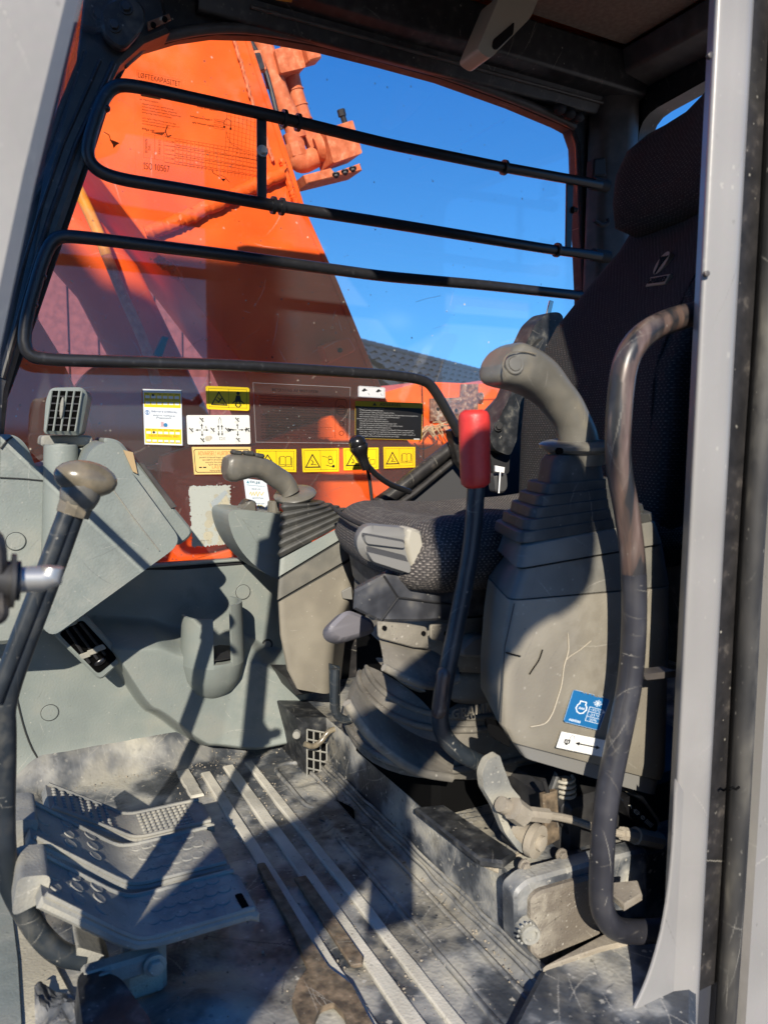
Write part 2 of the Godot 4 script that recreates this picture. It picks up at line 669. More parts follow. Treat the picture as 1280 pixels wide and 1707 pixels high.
func materials() -> void:
	var white := Color.WHITE
	var m: StandardMaterial3D
	m = worn("grey_trim", 11, 0.012, [[0.2, lin(0.188, 0.214, 0.196)], [0.45, lin(0.206, 0.231, 0.210)], [0.62, lin(0.217, 0.240, 0.217)], [0.85, lin(0.243, 0.256, 0.225)]], 0.6, 1.3, 0.05, 0.0, 0.35, 3)
	dirt(m, "plastic", 0.85)
	m = worn("console_plastic", 21, 0.012, [[0.2, lin(0.185, 0.167, 0.132)], [0.5, lin(0.205, 0.185, 0.144)], [0.8, lin(0.240, 0.217, 0.169)]], 0.6, 1.5, 0.04, 0.0, 0.4, 3)
	dirt(m, "plastic", 0.95)
	m = worn("console_cap", 23, 0.015, [[0.2, lin(0.118, 0.115, 0.099)], [0.5, lin(0.139, 0.133, 0.112)], [0.85, lin(0.178, 0.166, 0.136)]], 0.6, 1.6, 0.03, 0.0, 0.4, 3)
	dirt(m, "plastic", 0.95)
	m = worn("bellows_rubber", 31, 0.02, [[0.3, lin(0.038, 0.038, 0.035)], [0.6, lin(0.052, 0.052, 0.047)], [0.9, lin(0.085, 0.082, 0.07)]], 0.6, 2.0, 0.03, 0.0, 0.3, 3)
	dirt(m, "plastic", 1.12)
	m = worn("black_rubber", 33, 0.02, [[0.3, lin(0.012, 0.013, 0.015)], [0.6, lin(0.03, 0.032, 0.034)], [0.9, lin(0.12, 0.115, 0.10)]], 0.5, 3.0, 0.03)
	dirt(m, "plastic", 0.99)
	m = worn("seat_rubber", 35, 0.007, [[0.2, lin(0.07, 0.064, 0.053)], [0.5, lin(0.13, 0.118, 0.095)], [0.8, lin(0.21, 0.19, 0.15)]], 0.85, 1.8, 0.05, 0.0, 0.3, 4)
	dirt(m, "dusty", 0.90)
	m = worn("seat_rubber_black", 37, 0.015, [[0.25, lin(0.025, 0.026, 0.03)], [0.6, lin(0.055, 0.057, 0.063)], [0.85, lin(0.12, 0.115, 0.105)]], 0.55, 2.5, 0.03, 0.0, 0.05, 3)
	dirt(m, "plastic", 0.99)
	m = worn("grip_plastic", 41, 0.012, [[0.25, lin(0.105, 0.099, 0.082)], [0.6, lin(0.135, 0.127, 0.105)], [0.9, lin(0.175, 0.158, 0.122)]], 0.36, 3.0, 0.02, 0.0, 0.3, 3)
	dirt(m, "plastic", 1.35)
	m = worn("grip_polished", 42, 0.015, [[0.25, lin(0.12, 0.10, 0.07)], [0.55, lin(0.17, 0.145, 0.10)], [0.85, lin(0.22, 0.18, 0.12)]], 0.22, 5.0)
	m = worn("floor_rubber", 51, 0.010, [[0.2, lin(0.026, 0.031, 0.039)], [0.43, lin(0.060, 0.067, 0.076)], [0.50, lin(0.15, 0.155, 0.157)], [0.60, lin(0.265, 0.263, 0.245)], [0.80, lin(0.43, 0.41, 0.34)]], 0.5, 1.3, 0.08, 0.0, 0.2, 5)
	dirt(m, "floor", 0.68)
	m = worn("rib_dust", 53, 0.008, [[0.2, lin(0.32, 0.305, 0.255)], [0.5, lin(0.48, 0.455, 0.375)], [0.8, lin(0.58, 0.545, 0.45)]], 0.9, 1.5, 0.06, 0.0, 0.3, 4)
	dirt(m, "dusty", 0.77)
	m = worn("sill_dust", 55, 0.008, [[0.2, lin(0.348, 0.318, 0.240)], [0.5, lin(0.432, 0.396, 0.294)], [0.85, lin(0.504, 0.462, 0.348)]], 0.9, 1.5, 0.06, 0.0, 0.3, 4)
	dirt(m, "dusty", 0.77)
	m = worn("dusty_cast", 57, 0.008, [[0.15, lin(0.16, 0.163, 0.153)], [0.45, lin(0.24, 0.237, 0.21)], [0.65, lin(0.31, 0.297, 0.245)], [0.85, lin(0.39, 0.365, 0.29)]], 0.85, 2.0, 0.06, 0.0, 0.25, 4)
	dirt(m, "dusty", 0.95)
	m = worn("dust_tan", 59, 0.01, [[0.2, lin(0.20, 0.17, 0.13)], [0.5, lin(0.27, 0.235, 0.18)], [0.85, lin(0.34, 0.295, 0.23)]], 0.95, 2.0, 0.06, 0.0, 0.4, 4)
	dirt(m, "dusty", 1.17)
	m = worn("brown_steel", 61, 0.02, [[0.2, lin(0.06, 0.046, 0.032)], [0.5, lin(0.12, 0.09, 0.058)], [0.85, lin(0.21, 0.155, 0.10)]], 0.65, 4.0, 0.05)
	dirt(m, "metal", 1.12)
	m = worn("black_steel", 63, 0.02, [[0.2, lin(0.013, 0.013, 0.014)], [0.75, lin(0.016, 0.016, 0.018)], [0.92, lin(0.039, 0.039, 0.040)]], 0.38, 5.0)
	m = worn("lever_steel", 65, 0.012, [[0.2, lin(0.012, 0.017, 0.022)], [0.7, lin(0.024, 0.031, 0.038)], [0.9, lin(0.05, 0.055, 0.058)]], 0.38, 2.0, 0.0, 0.0, 0.05, 3)
	dirt(m, "metal", 1.08)
	m = worn("rail_steel", 67, 0.010, [[0.2, lin(0.014, 0.016, 0.02)], [0.44, lin(0.028, 0.027, 0.028)], [0.5, lin(0.10, 0.065, 0.05)], [0.72, lin(0.165, 0.11, 0.088)], [0.9, lin(0.25, 0.19, 0.155)]], 0.36, 1.0, 0.0, 0.0, 0.05, 4)
	m.uv1_scale = Vector3(6.0, 1.1, 6.0)
	dirt(m, "metal", 1.08, 2.0)
	m.metallic = 0.25
	m = worn("rail_paint", 68, 0.012, [[0.2, lin(0.018, 0.018, 0.022)], [0.7, lin(0.034, 0.034, 0.04)], [0.92, lin(0.06, 0.058, 0.06)]], 0.40, 2.0, 0.0, 0.0, 0.05, 3)
	dirt(m, "metal", 1.08)
	m = worn("orange_paint", 71, 0.01, [[0.2, lin(0.66, 0.084, 0.009)], [0.6, lin(0.76, 0.108, 0.013)], [0.9, lin(0.80, 0.132, 0.022)]], 0.42, 0.8, 0.03, 0.0, 0.1, 3)
	dirt(m, "paint", 0.44)
	m = worn("orange_faded", 73, 0.02, [[0.2, lin(0.48, 0.12, 0.045)], [0.6, lin(0.62, 0.17, 0.07)], [0.85, lin(0.66, 0.25, 0.12)]], 0.55, 3.0, 0.03)
	dirt(m, "paint", 0.73)
	m = worn("yellow_paint", 74, 0.02, [[0.2, lin(0.62, 0.2, 0.02)], [0.7, lin(0.72, 0.28, 0.03)]], 0.4, 3.0)
	m = worn("rusty_plate", 75, 0.02, [[0.2, lin(0.07, 0.028, 0.015)], [0.5, lin(0.15, 0.06, 0.03)], [0.7, lin(0.25, 0.12, 0.06)], [0.9, lin(0.42, 0.40, 0.30)]], 0.8, 3.0, 0.04)
	dirt(m, "dusty", 0.68)
	m = worn("red_boards", 76, 0.02, [[0.2, lin(0.14, 0.03, 0.028)], [0.8, lin(0.21, 0.05, 0.045)]], 0.7, 1.0)
	m = worn("dark_steel", 77, 0.02, [[0.2, lin(0.012, 0.012, 0.013)], [0.8, lin(0.035, 0.034, 0.033)]], 0.5, 2.0)
	m = worn("frame_dark", 78, 0.02, [[0.2, lin(0.014, 0.0135, 0.014)], [0.75, lin(0.028, 0.026, 0.026)], [0.92, lin(0.07, 0.062, 0.055)]], 0.42, 2.5)
	dirt(m, "paint", 0.73)
	m = worn("frame_brown", 79, 0.02, [[0.2, lin(0.05, 0.044, 0.04)], [0.8, lin(0.085, 0.075, 0.068)]], 0.45, 2.0)
	m = worn("post_grey", 81, 0.006, [[0.2, lin(0.215, 0.207, 0.194)], [0.8, lin(0.268, 0.258, 0.243)]], 0.35, 1.0, 0.015, 0.0, 0.2, 3)
	dirt(m, "plastic", 0.72, 1.5)
	m = worn("post_blue", 83, 0.006, [[0.2, lin(0.026, 0.028, 0.037)], [0.8, lin(0.042, 0.045, 0.057)]], 0.5, 1.0, 0.0, 0.0, 0.05, 3)
	m = worn("seal_rubber", 85, 0.010, [[0.25, lin(0.012, 0.012, 0.012)], [0.6, lin(0.035, 0.033, 0.03)], [0.9, lin(0.13, 0.12, 0.095)]], 0.7, 2.0, 0.03, 0.0, 0.05, 4)
	m.uv1_scale = Vector3(3.0, 1.0, 3.0)
	dirt(m, "plastic", 1.2, 2.0)
	m = worn("roof_tile", 87, 0.02, [[0.2, lin(0.012, 0.019, 0.026)], [0.8, lin(0.023, 0.033, 0.042)]], 0.6, 0.6)
	m = worn("ground_gravel", 88, 0.03, [[0.2, lin(0.28, 0.245, 0.195)], [0.5, lin(0.36, 0.32, 0.26)], [0.85, lin(0.44, 0.395, 0.325)]], 0.95, 0.5, 0.6, 0.0, 0.2)
	m = worn("red_grip", 91, 0.03, [[0.2, lin(0.540, 0.031, 0.027)], [0.8, lin(0.600, 0.042, 0.034)]], 0.42, 6.0, 0.05, 0.0, 0.35)
	m = worn("headlining", 92, 0.03, [[0.2, lin(0.16, 0.11, 0.08)], [0.8, lin(0.21, 0.15, 0.11)]], 0.9, 4.0)
	m = worn("sandy_cover", 93, 0.010, [[0.2, lin(0.125, 0.105, 0.082)], [0.5, lin(0.165, 0.142, 0.112)], [0.85, lin(0.21, 0.18, 0.145)]], 0.95, 1.6, 0.16, 0.0, 0.45, 5)
	dirt(m, "dusty", 1.2)
	plain("cream", lin(0.5, 0.42, 0.30), 0.5)
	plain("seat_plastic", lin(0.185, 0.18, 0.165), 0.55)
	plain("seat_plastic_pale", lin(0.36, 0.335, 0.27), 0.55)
	plain("paddle_grey", lin(0.14, 0.135, 0.15), 0.55)
	plain("black_gloss", lin(0.01, 0.01, 0.011), 0.25)
	plain("black_matt", lin(0.012, 0.012, 0.013), 0.75)
	plain("void_black", lin(0.006, 0.006, 0.006), 0.9)
	plain("chrome", lin(0.55, 0.53, 0.48), 0.25, 0.9)
	plain("zinc", lin(0.42, 0.42, 0.40), 0.38, 0.7)
	plain("cable_white", lin(0.7, 0.7, 0.7), 0.5)
	plain("louvre_black", lin(0.01, 0.01, 0.01), 0.5)
	plain("trim_black_panel", lin(0.05, 0.05, 0.052), 0.6)
	plain("emblem_tan", lin(0.26, 0.21, 0.14), 0.7)
	plain("straw", lin(0.42, 0.30, 0.16), 0.9)
	plain("tan_scratch", lin(0.42, 0.37, 0.28), 0.8)
	plain("groove", lin(0.03, 0.032, 0.03), 0.8)
	M.orange_paint.metallic_specular = 0.25
	M.orange_faded.metallic_specular = 0.3
	M.void_black.metallic_specular = 0.0
	M.louvre_black.metallic_specular = 0.0
	M.louvre_black.albedo_color = lin(0.004, 0.004, 0.004)
	var gl := plain("glass", Color(0.93, 0.95, 0.96, 0.018), 0.02)
	gl.transparency = BaseMaterial3D.TRANSPARENCY_ALPHA
	gl.metallic_specular = 0.45
	var tint := plain("tinted_glass", Color(0.35, 0.42, 0.5, 0.35), 0.03)
	tint.transparency = BaseMaterial3D.TRANSPARENCY_ALPHA
	var cs := plain("seat_cloth", white, 0.95)
	cs.albedo_texture = cloth_tex(lin(0.034, 0.030, 0.029), lin(0.40, 0.355, 0.30), lin(0.085, 0.074, 0.068))
	cs.uv1_triplanar = true; cs.uv1_world_triplanar = true; cs.uv1_scale = Vector3.ONE * 9.0
	dirt(cs, "plastic", 1.08)
	cs.heightmap_enabled = true; cs.heightmap_scale = 0.1; cs.heightmap_texture = cs.albedo_texture
	var cb := plain("seat_cloth_dark", white, 0.95)
	cb.albedo_texture = cloth_tex(lin(0.009, 0.0085, 0.009), lin(0.10, 0.09, 0.088), lin(0.022, 0.02, 0.021))
	cb.uv1_triplanar = true; cb.uv1_world_triplanar = true; cb.uv1_scale = Vector3.ONE * 7.0
	cb.heightmap_enabled = true; cb.heightmap_scale = 0.12; cb.heightmap_texture = cb.albedo_texture


# ---------------------------------------------------------------- outside the cab
func outside() -> void:
	shed()
	var b := MB.new()
	b.grid(24, 24, func(u, v): return Vector3(-150 + 300 * u, -1.25, -150 + 300 * v), Vector3.UP)
	struct("ground", b, M.ground_gravel)

	# the boom that rises beside the cab
	var boom := thing("excavator_boom", "orange steel boom rising beside the cab window with weld beads along its edge", "excavator boom")
	var plate := [Vector3(0.6163, 2.208, -0.8), Vector3(0.6892, 2.081, -0.8), Vector3(0.7533, 1.877, -0.8), Vector3(0.8808, 1.544, -0.8), Vector3(0.9371, 1.387, -0.8), Vector3(1.049, 1.175, -0.8), Vector3(1.19, 0.8823, -0.8), Vector3(1.31, 0.6394, -0.8), Vector3(1.485, 0.2739, -0.8), Vector3(0.8635, 0.3113, -0.8), Vector3(0.8046, 0.7358, -0.8), Vector3(0.7231, 0.9073, -0.8), Vector3(0.5435, 1.13, -0.8), Vector3(0.4409, 1.251, -0.8), Vector3(0.277, 1.45, -0.8), Vector3(0.2221, 1.533, -0.8), Vector3(0.3176, 2.117, -0.8)]
	b = MB.new(); b.slab(plate, Vector3(0, 0, -0.36), 0.004)
	obj("side_plate", b, M.orange_paint, boom)
	# upper flange: a lip that stands proud of the plate
	var edge := [Vector3(0.6291, 2.209, -0.795), Vector3(0.7024, 2.082, -0.795), Vector3(0.7668, 1.878, -0.795), Vector3(0.895, 1.545, -0.795), Vector3(0.9517, 1.387, -0.795), Vector3(1.064, 1.176, -0.795), Vector3(1.206, 0.8826, -0.795), Vector3(1.337, 0.6139, -0.795), Vector3(1.508, 0.2732, -0.795)]
	var inner := [Vector3(0.6132, 2.204, -0.795), Vector3(0.686, 2.078, -0.795), Vector3(0.7498, 1.874, -0.795), Vector3(0.8749, 1.542, -0.795), Vector3(0.9331, 1.385, -0.795), Vector3(1.043, 1.173, -0.795), Vector3(1.182, 0.8816, -0.795), Vector3(1.308, 0.614, -0.795), Vector3(1.476, 0.2751, -0.795)]
	var lip := edge.duplicate()
	for i in inner.size(): lip.append(inner[inner.size() - 1 - i])
	b = MB.new(); b.slab(lip, Vector3(0, 0, -0.40), 0.003)
	obj("top_flange", b, M.orange_paint, boom)
	var weld := [Vector3(0.7093, 1.879, -0.79), Vector3(0.738, 1.792, -0.79), Vector3(0.7672, 1.702, -0.79), Vector3(0.8085, 1.601, -0.79), Vector3(0.8373, 1.523, -0.79)]
	b = MB.new(); b.tube(wobble(smooth(weld, 16), 0.0022, 3), 0.0055, 6)
	obj("weld_bead", b, M.orange_faded, boom)
	weld = [Vector3(0.867, 1.528, -0.79), Vector3(0.8988, 1.447, -0.79), Vector3(0.9189, 1.395, -0.79)]
	b = MB.new(); b.tube(wobble(smooth(weld, 16), 0.003, 8), 0.011, 7)
	obj("weld_bead", b, M.orange_paint, boom)
	weld = [Vector3(0.4443, 1.252, -0.79), Vector3(0.5446, 1.303, -0.79), Vector3(0.6543, 1.367, -0.79), Vector3(0.7683, 1.433, -0.79), Vector3(0.8748, 1.493, -0.79)]
	b = MB.new(); b.tube(wobble(smooth(weld, 14), 0.004, 5), 0.021, 10)
	obj("weld_bead", b, M.orange_paint, boom)
	weld = [Vector3(0.4754, 1.184, -0.79), Vector3(0.4978, 1.173, -0.79), Vector3(0.5187, 1.161, -0.79), Vector3(0.5342, 1.138, -0.79)]
	b = MB.new(); b.tube(wobble(smooth(weld, 8), 0.004, 6), 0.015, 8)
	obj("weld_bead", b, M.orange_paint, boom)
	# lug with a hole low on the plate
	b = MB.new(); b.slab(rounded([Vector3(0.9807, 0.9615, -0.74), Vector3(1.079, 0.9907, -0.74), Vector3(1.106, 0.9494, -0.74), Vector3(1.006, 0.9015, -0.74)], 0.012), Vector3(0, 0, -0.05), 0.003)
	var lug := obj("lug", b, M.orange_paint, boom)
	b = MB.new(); b.lathe(Vector3(1.045, 0.9458, -0.737), Vector3(0, 0, -1), [[0.0075, -0.002], [0.0075, 0.006]], 16)
	obj("hole", b, M.void_black, lug)

	# boom cylinder and the pale bits behind the glass
	var cyl := thing("boom_cylinder", "thick orange lift cylinder behind the lower left of the cab window", "hydraulic cylinder")
	b = MB.new(); b.tube([Vector3(0.1698, 1.382, -1.05), Vector3(0.3717, 1.151, -1.05), Vector3(0.5719, 0.7358, -1.05), Vector3(0.7104, 0.3829, -1.05)], 0.108, 20)
	obj("barrel", b, M.orange_paint, cyl)
	b = MB.new(); b.lathe(Vector3(0.4095, 0.7311, -0.95), Vector3(0, 0, 1), [[0.02, -0.06], [0.17, -0.06], [0.175, -0.05], [0.175, 0.03], [0.165, 0.04], [0.07, 0.042]], 36)
	obj("foot_boss", b, M.orange_paint, cyl)
	b = MB.new(); b.lathe(Vector3(0.4802, 0.4274, -0.9), Vector3(0, 0, 1), [[0.02, -0.06], [0.14, -0.06], [0.145, -0.05], [0.145, 0.03], [0.135, 0.04], [0.06, 0.042]], 36)
	obj("pin_boss", b, M.orange_paint, cyl)

	var pipe := thing("hydraulic_pipe", "slim yellow-orange hydraulic pipe slanting behind the left end of the guard bars", "hydraulic pipe")
	b = MB.new(); b.tube(smooth([Vector3(0.2366, 1.442, -0.86), Vector3(0.285, 1.341, -0.86), Vector3(0.3236, 1.253, -0.86), Vector3(0.3437, 1.195, -0.86)], 4), 0.017, 12)
	obj("upper_length", b, M.yellow_paint, pipe)
	b = MB.new(); b.tube(smooth([Vector3(0.3437, 1.195, -0.86), Vector3(0.3867, 1.086, -0.86), Vector3(0.4445, 0.9483, -0.86), Vector3(0.4812, 0.8229, -0.86)], 4), 0.016, 12)
	obj("lower_length", b, M.orange_faded, pipe)
	var link := thing("steel_link", "short black steel stop on the boom seen above the lower guard bar", "steel stop")
	b = MB.new(); b.slab([Vector3(0.4594, 0.9058, -0.775), Vector3(0.485, 0.96, -0.775), Vector3(0.5025, 0.9576, -0.775), Vector3(0.48, 0.8928, -0.775)], Vector3(0, 0, -0.03), 0.003)
	obj("stop_plate", b, M.black_gloss, link)

	# swing frame beneath the boom
	var fr := thing("machine_frame", "orange side frame of the machine below the window stickers", "machine frame")
	b = MB.new(); b.slab([Vector3(0.4627, 0.6052, -0.72), Vector3(0.5697, 0.6405, -0.72), Vector3(0.7378, 0.6368, -0.72), Vector3(1.023, 0.7384, -0.72), Vector3(1.266, 0.6817, -0.72), Vector3(1.431, 0.5135, -0.72), Vector3(1.504, 0.0509, -0.72), Vector3(0.418, 0.1588, -0.72)], Vector3(0, 0, -0.045), 0.004)
	obj("side_plate", b, M.orange_paint, fr)
	b = MB.new(); b.slab([Vector3(0.4475, 0.2721, -0.68), Vector3(0.7608, 0.3429, -0.68), Vector3(1.006, 0.3878, -0.68), Vector3(1.323, 0.3938, -0.68), Vector3(1.478, 0.0618, -0.68), Vector3(0.4108, 0.1679, -0.68)], Vector3(0, 0, -0.03), 0.004)
	obj("lower_plate", b, M.orange_paint, fr)
	b = MB.new(); b.slab([Vector3(-0.0288, 1.144, -0.85), Vector3(0.1235, 1.045, -0.85), Vector3(0.2051, 0.8985, -0.85), Vector3(0.2813, 0.7093, -0.85), Vector3(0.3444, 0.5291, -0.85), Vector3(0.1272, 0.4988, -0.85), Vector3(-0.052, 0.6046, -0.85)], Vector3(0, 0, -0.05), 0.004)
	obj("front_plate", b, M.orange_paint, fr)
	b = MB.new(); b.slab([Vector3(-0.3, 0.30, -0.06), Vector3(1.5, 0.30, -0.06), Vector3(1.5, 0.30, -0.66), Vector3(-0.3, 0.30, -0.66)], Vector3(0, -0.02, 0), 0.003)
	obj("deck_plate", b, M.orange_paint, fr)

	# hoses and valve block on top of the boom
	var hose := thing("boom_hose", "orange-sprayed hydraulic pipe with flaking paint on top of the boom", "hydraulic hose", "hoses along the boom top")
	b = MB.new(); b.tube(smooth([Vector3(0.8062, 2.15, -0.98), Vector3(0.8513, 1.995, -0.98), Vector3(0.8859, 1.928, -0.98), Vector3(0.9251, 1.823, -0.98), Vector3(0.9675, 1.734, -0.98), Vector3(0.9956, 1.677, -0.98)], 5), [0.032], 14)
	obj("pipe", b, M.orange_faded, hose)
	b = MB.new(); b.tube([Vector3(0.9419, 1.776, -0.98), Vector3(0.9718, 1.725, -0.98)], 0.038, 14)
	obj("ferrule", b, M.orange_faded, hose)
	b = MB.new(); b.tube([Vector3(0.8433, 2.016, -0.98), Vector3(0.8552, 1.978, -0.98)], 0.041, 14)
	obj("ferrule", b, M.orange_faded, hose)
	b = MB.new(); b.tube([Vector3(0.9716, 1.692, -0.98), Vector3(0.9889, 1.648, -0.98)], 0.032, 12); b.tube([Vector3(0.9802, 1.658, -0.98), Vector3(0.9932, 1.617, -0.98)], 0.037, 8); b.tube(bend([Vector3(0.9888, 1.63, -0.98), Vector3(1.002, 1.593, -0.98), Vector3(1.058, 1.628, -0.98)], 0.03), 0.035, 12)
	obj("elbow", b, M.orange_faded, hose)
	hose = thing("boom_hose", "orange spiral-wrapped hose beside the flaking pipe on the boom", "hydraulic hose", "hoses along the boom top")
	var hp := smooth([Vector3(0.9596, 2.106, -1), Vector3(0.9634, 2.011, -1), Vector3(0.9759, 1.918, -1), Vector3(0.9973, 1.835, -1), Vector3(1.024, 1.761, -1), Vector3(1.05, 1.697, -1)], 8)
	b = MB.new(); b.tube(hp, 0.026, 14)
	obj("hose", b, M.orange_faded, hose)
	for i in range(8, hp.size() - 3, 5):
		b = MB.new(); b.tube([hp[i], hp[i].lerp(hp[i + 1], 0.35)], 0.029, 14)
		obj("wrap_edge", b, M.orange_faded, hose)
	b = MB.new(); b.tube([Vector3(1.041, 1.715, -1), Vector3(1.068, 1.67, -1)], 0.030, 6)
	obj("coupling", b, M.orange_faded, hose)
	hose = thing("boom_hose", "thin dark hose squeezed against the boom edge beside the pipes", "hydraulic hose", "hoses along the boom top")
	b = MB.new(); b.tube(smooth([Vector3(0.7946, 1.96, -0.93), Vector3(0.8261, 1.913, -0.93), Vector3(0.8581, 1.865, -0.93), Vector3(0.8821, 1.795, -0.93), Vector3(0.9024, 1.724, -0.93), Vector3(0.9189, 1.679, -0.93)], 4), 0.0085, 8)
	obj("hose", b, M.dark_steel, hose)

	var vb := thing("valve_block", "orange valve block with a hose elbow on a bracket at the boom top", "valve block")
	b = MB.new(); b.slab(rounded([Vector3(1.051, 1.687, -0.88), Vector3(1.155, 1.735, -0.88), Vector3(1.192, 1.634, -0.88), Vector3(1.084, 1.583, -0.88)], 0.006), Vector3(0, 0, -0.11), 0.008)
	obj("housing", b, M.orange_faded, vb)
	b = MB.new(); b.lathe(Vector3(1.09, 1.658, -0.95), Vector3(1.002, 1.627, -0.98) - Vector3(1.09, 1.658, -0.95), [[0.038, -0.04], [0.052, -0.04], [0.052, 0.02], [0.038, 0.04]], 18)
	obj("cap", b, M.orange_faded, vb)
	b = MB.new(); b.tube([Vector3(1.155, 1.725, -0.93), Vector3(1.135, 1.776, -0.93)], 0.010, 8); b.tube([Vector3(1.139, 1.761, -0.93), Vector3(1.133, 1.782, -0.93)], 0.014, 6)
	obj("fitting", b, M.black_matt, vb)
	b = MB.new(); b.slab([Vector3(0.9754, 1.527, -0.88), Vector3(1.075, 1.566, -0.88), Vector3(1.088, 1.554, -0.88), Vector3(1.183, 1.599, -0.88), Vector3(1.192, 1.577, -0.88), Vector3(0.9881, 1.502, -0.88)], Vector3(0, 0, -0.12), 0.003)
	obj("bracket", b, M.orange_faded, vb)
	for q in [Vector3(1.084, 1.542, -0.86), Vector3(1.117, 1.557, -0.86), Vector3(1.146, 1.571, -0.86)]:
		bolt(q, Vector3(0, -1, 0.3), 0.009, 0.012, M.dark_steel, vb)

	var cl := thing("pipe_clamp", "orange pipe clamp block with a bolt high on the boom", "pipe clamp")
	b = MB.new(); b.slab(rounded([Vector3(0.8954, 1.925, -0.93), Vector3(0.9836, 1.964, -0.93), Vector3(1.005, 1.893, -0.93), Vector3(0.9157, 1.855, -0.93)], 0.006), Vector3(0, 0, -0.14), 0.005)
	obj("block", b, M.orange_faded, cl)
	b = MB.new(); b.slab(rounded([Vector3(0.9887, 1.948, -0.9), Vector3(1.04, 1.968, -0.9), Vector3(1.051, 1.921, -0.9), Vector3(1.006, 1.9, -0.9)], 0.006), Vector3(0, 0, -0.06), 0.005)
	obj("clamp_head", b, M.orange_faded, cl)
	b = MB.new(); b.slab(rounded([Vector3(0.7951, 1.869, -0.86), Vector3(0.8266, 1.88, -0.86), Vector3(0.846, 1.823, -0.86), Vector3(0.8141, 1.806, -0.86)], 0.006), Vector3(0, 0, -0.02), 0.003)
	obj("loop_plate", b, M.orange_faded, cl)
	b = MB.new(); b.slab(rounded([Vector3(0.796, 1.855, -0.845), Vector3(0.8175, 1.863, -0.845), Vector3(0.8329, 1.82, -0.845), Vector3(0.8112, 1.806, -0.845)], 0.006), Vector3(0, 0, -0.01), 0.0)
	obj("loop_opening", b, M.dark_steel, cl)

	# engine deck behind the seat
	var deck := thing("engine_deck", "orange engine cover behind the cab with a rusty plate on its side", "engine cover")
	b = MB.new(); b.slab([Vector3(1.623, 0.8334, -1.85), Vector3(2.019, 0.9418, -1.85), Vector3(2.369, 0.9423, -1.85), Vector3(3.267, 0.9748, -1.85), Vector3(3.333, -0.3294, -1.85), Vector3(1.528, -0.1566, -1.85)], Vector3(0, 0, -0.8), 0.008)
	obj("cover", b, M.orange_paint, deck)
	b = MB.new(); b.slab([Vector3(2.362, 0.9415, -1.84), Vector3(3.252, 1.078, -1.84), Vector3(3.26, 0.9216, -1.84), Vector3(2.365, 0.8526, -1.84)], Vector3(0, 0, -0.7), 0.008)
	obj("hood", b, M.orange_paint, deck)
	b = MB.new(); b.slab([Vector3(2.048, 0.856, -1.825), Vector3(2.232, 0.8674, -1.825), Vector3(2.238, 0.9362, -1.825), Vector3(2.344, 0.9401, -1.825), Vector3(2.345, 0.7499, -1.825), Vector3(2.05, 0.7394, -1.825)], Vector3(0, 0, -0.02), 0.003)
	var rp := obj("rusty_plate", b, M.rusty_plate, deck)
	for q in [Vector3(2.092, 0.8017, -1.824), Vector3(2.203, 0.7978, -1.824)]:
		b = MB.new(); b.lathe(q, Vector3(0, 0, 1), [[0.010, -0.004], [0.010, 0.001]], 10); obj("hole", b, M.void_black, rp)
	b = MB.new(); b.slab([Vector3(1.963, 0.7076, -1.822), Vector3(2.203, 0.7289, -1.822), Vector3(2.211, 0.6976, -1.822), Vector3(1.964, 0.6771, -1.822)], Vector3(0, 0, -0.02), 0.002)
	obj("ledge", b, M.orange_faded, deck)
	b = MB.new(); b.lathe(Vector3(2.35, 0.8769, -1.82), Vector3(0, 0, 1), [[0.02, 0], [0.02, 0.01], [0.011, 0.011], [0.011, 0.003]], 14)
	obj("latch", b, M.rusty_plate, deck)
	b = MB.new(); b.tube([Vector3(1.992, 0.9211, -1.822), Vector3(2.002, 0.7448, -1.822), Vector3(2.01, 0.4672, -1.822), Vector3(2.012, 0.3424, -1.822)], 0.003, 6)
	obj("seam", b, M.void_black, deck)
	var st := thing("straw_tuft", "tuft of dry straw caught on the orange engine cover ledge", "straw")
	var r := RandomNumberGenerator.new(); r.seed = 9
	for i in 22:
		var o: Vector3 = Vector3(1.993, 0.7079, -1.8).lerp(Vector3(2.123, 0.7216, -1.8), r.randf())
		b = MB.new()
		var d := Vector3(r.randf_range(-0.08, 0.08), r.randf_range(-0.085, 0.02), r.randf_range(-0.01, 0.02))
		b.tube(smooth([o, o + d * 0.5 + Vector3(0, 0.008, 0), o + d], 3), 0.0028, 5)
		obj("stalk", b, M.straw, st)
	var wv := thing("hanging_cord", "thin dark frayed cord hanging in loops below the straw tuft", "cord")
	b = MB.new()
	b.tube(smooth([Vector3(1.938, 0.6284, -1.8), Vector3(1.973, 0.5979, -1.8), Vector3(2.027, 0.607, -1.8), Vector3(2.073, 0.6378, -1.8), Vector3(2.079, 0.6841, -1.8)], 5), 0.003, 5)
	b.tube(smooth([Vector3(1.952, 0.6162, -1.8), Vector3(1.967, 0.5612, -1.8), Vector3(1.953, 0.5307, -1.8)], 5), 0.003, 5)
	obj("strand", b, M.brown_steel, wv)

	# neighbouring house with a tiled roof
	var house := thing("house", "neighbouring house with a dark blue-grey tiled roof beyond the machine", "house")
	var r0 := Vector3(6.519, 2.6, -13.08); var r1 := Vector3(20.47, 2.6, -23.71)
	var along := (r1 - r0).normalized(); var down := Vector3(along.z, 0, -along.x)
	if down.z < 0: down = -down
	down = (down + Vector3(0, -0.62, 0)).normalized()
	var far_down := Vector3(-down.x, down.y, -down.z)
	var len := r0.distance_to(r1)
	b = MB.new()
	b.slab([r0 + Vector3(0, -0.06, 0), r1 + Vector3(0, -0.06, 0), r1 + down * 4.2 + Vector3(0, -0.06, 0), r0 + down * 4.2 + Vector3(0, -0.06, 0)], Vector3(0, -0.15, 0))
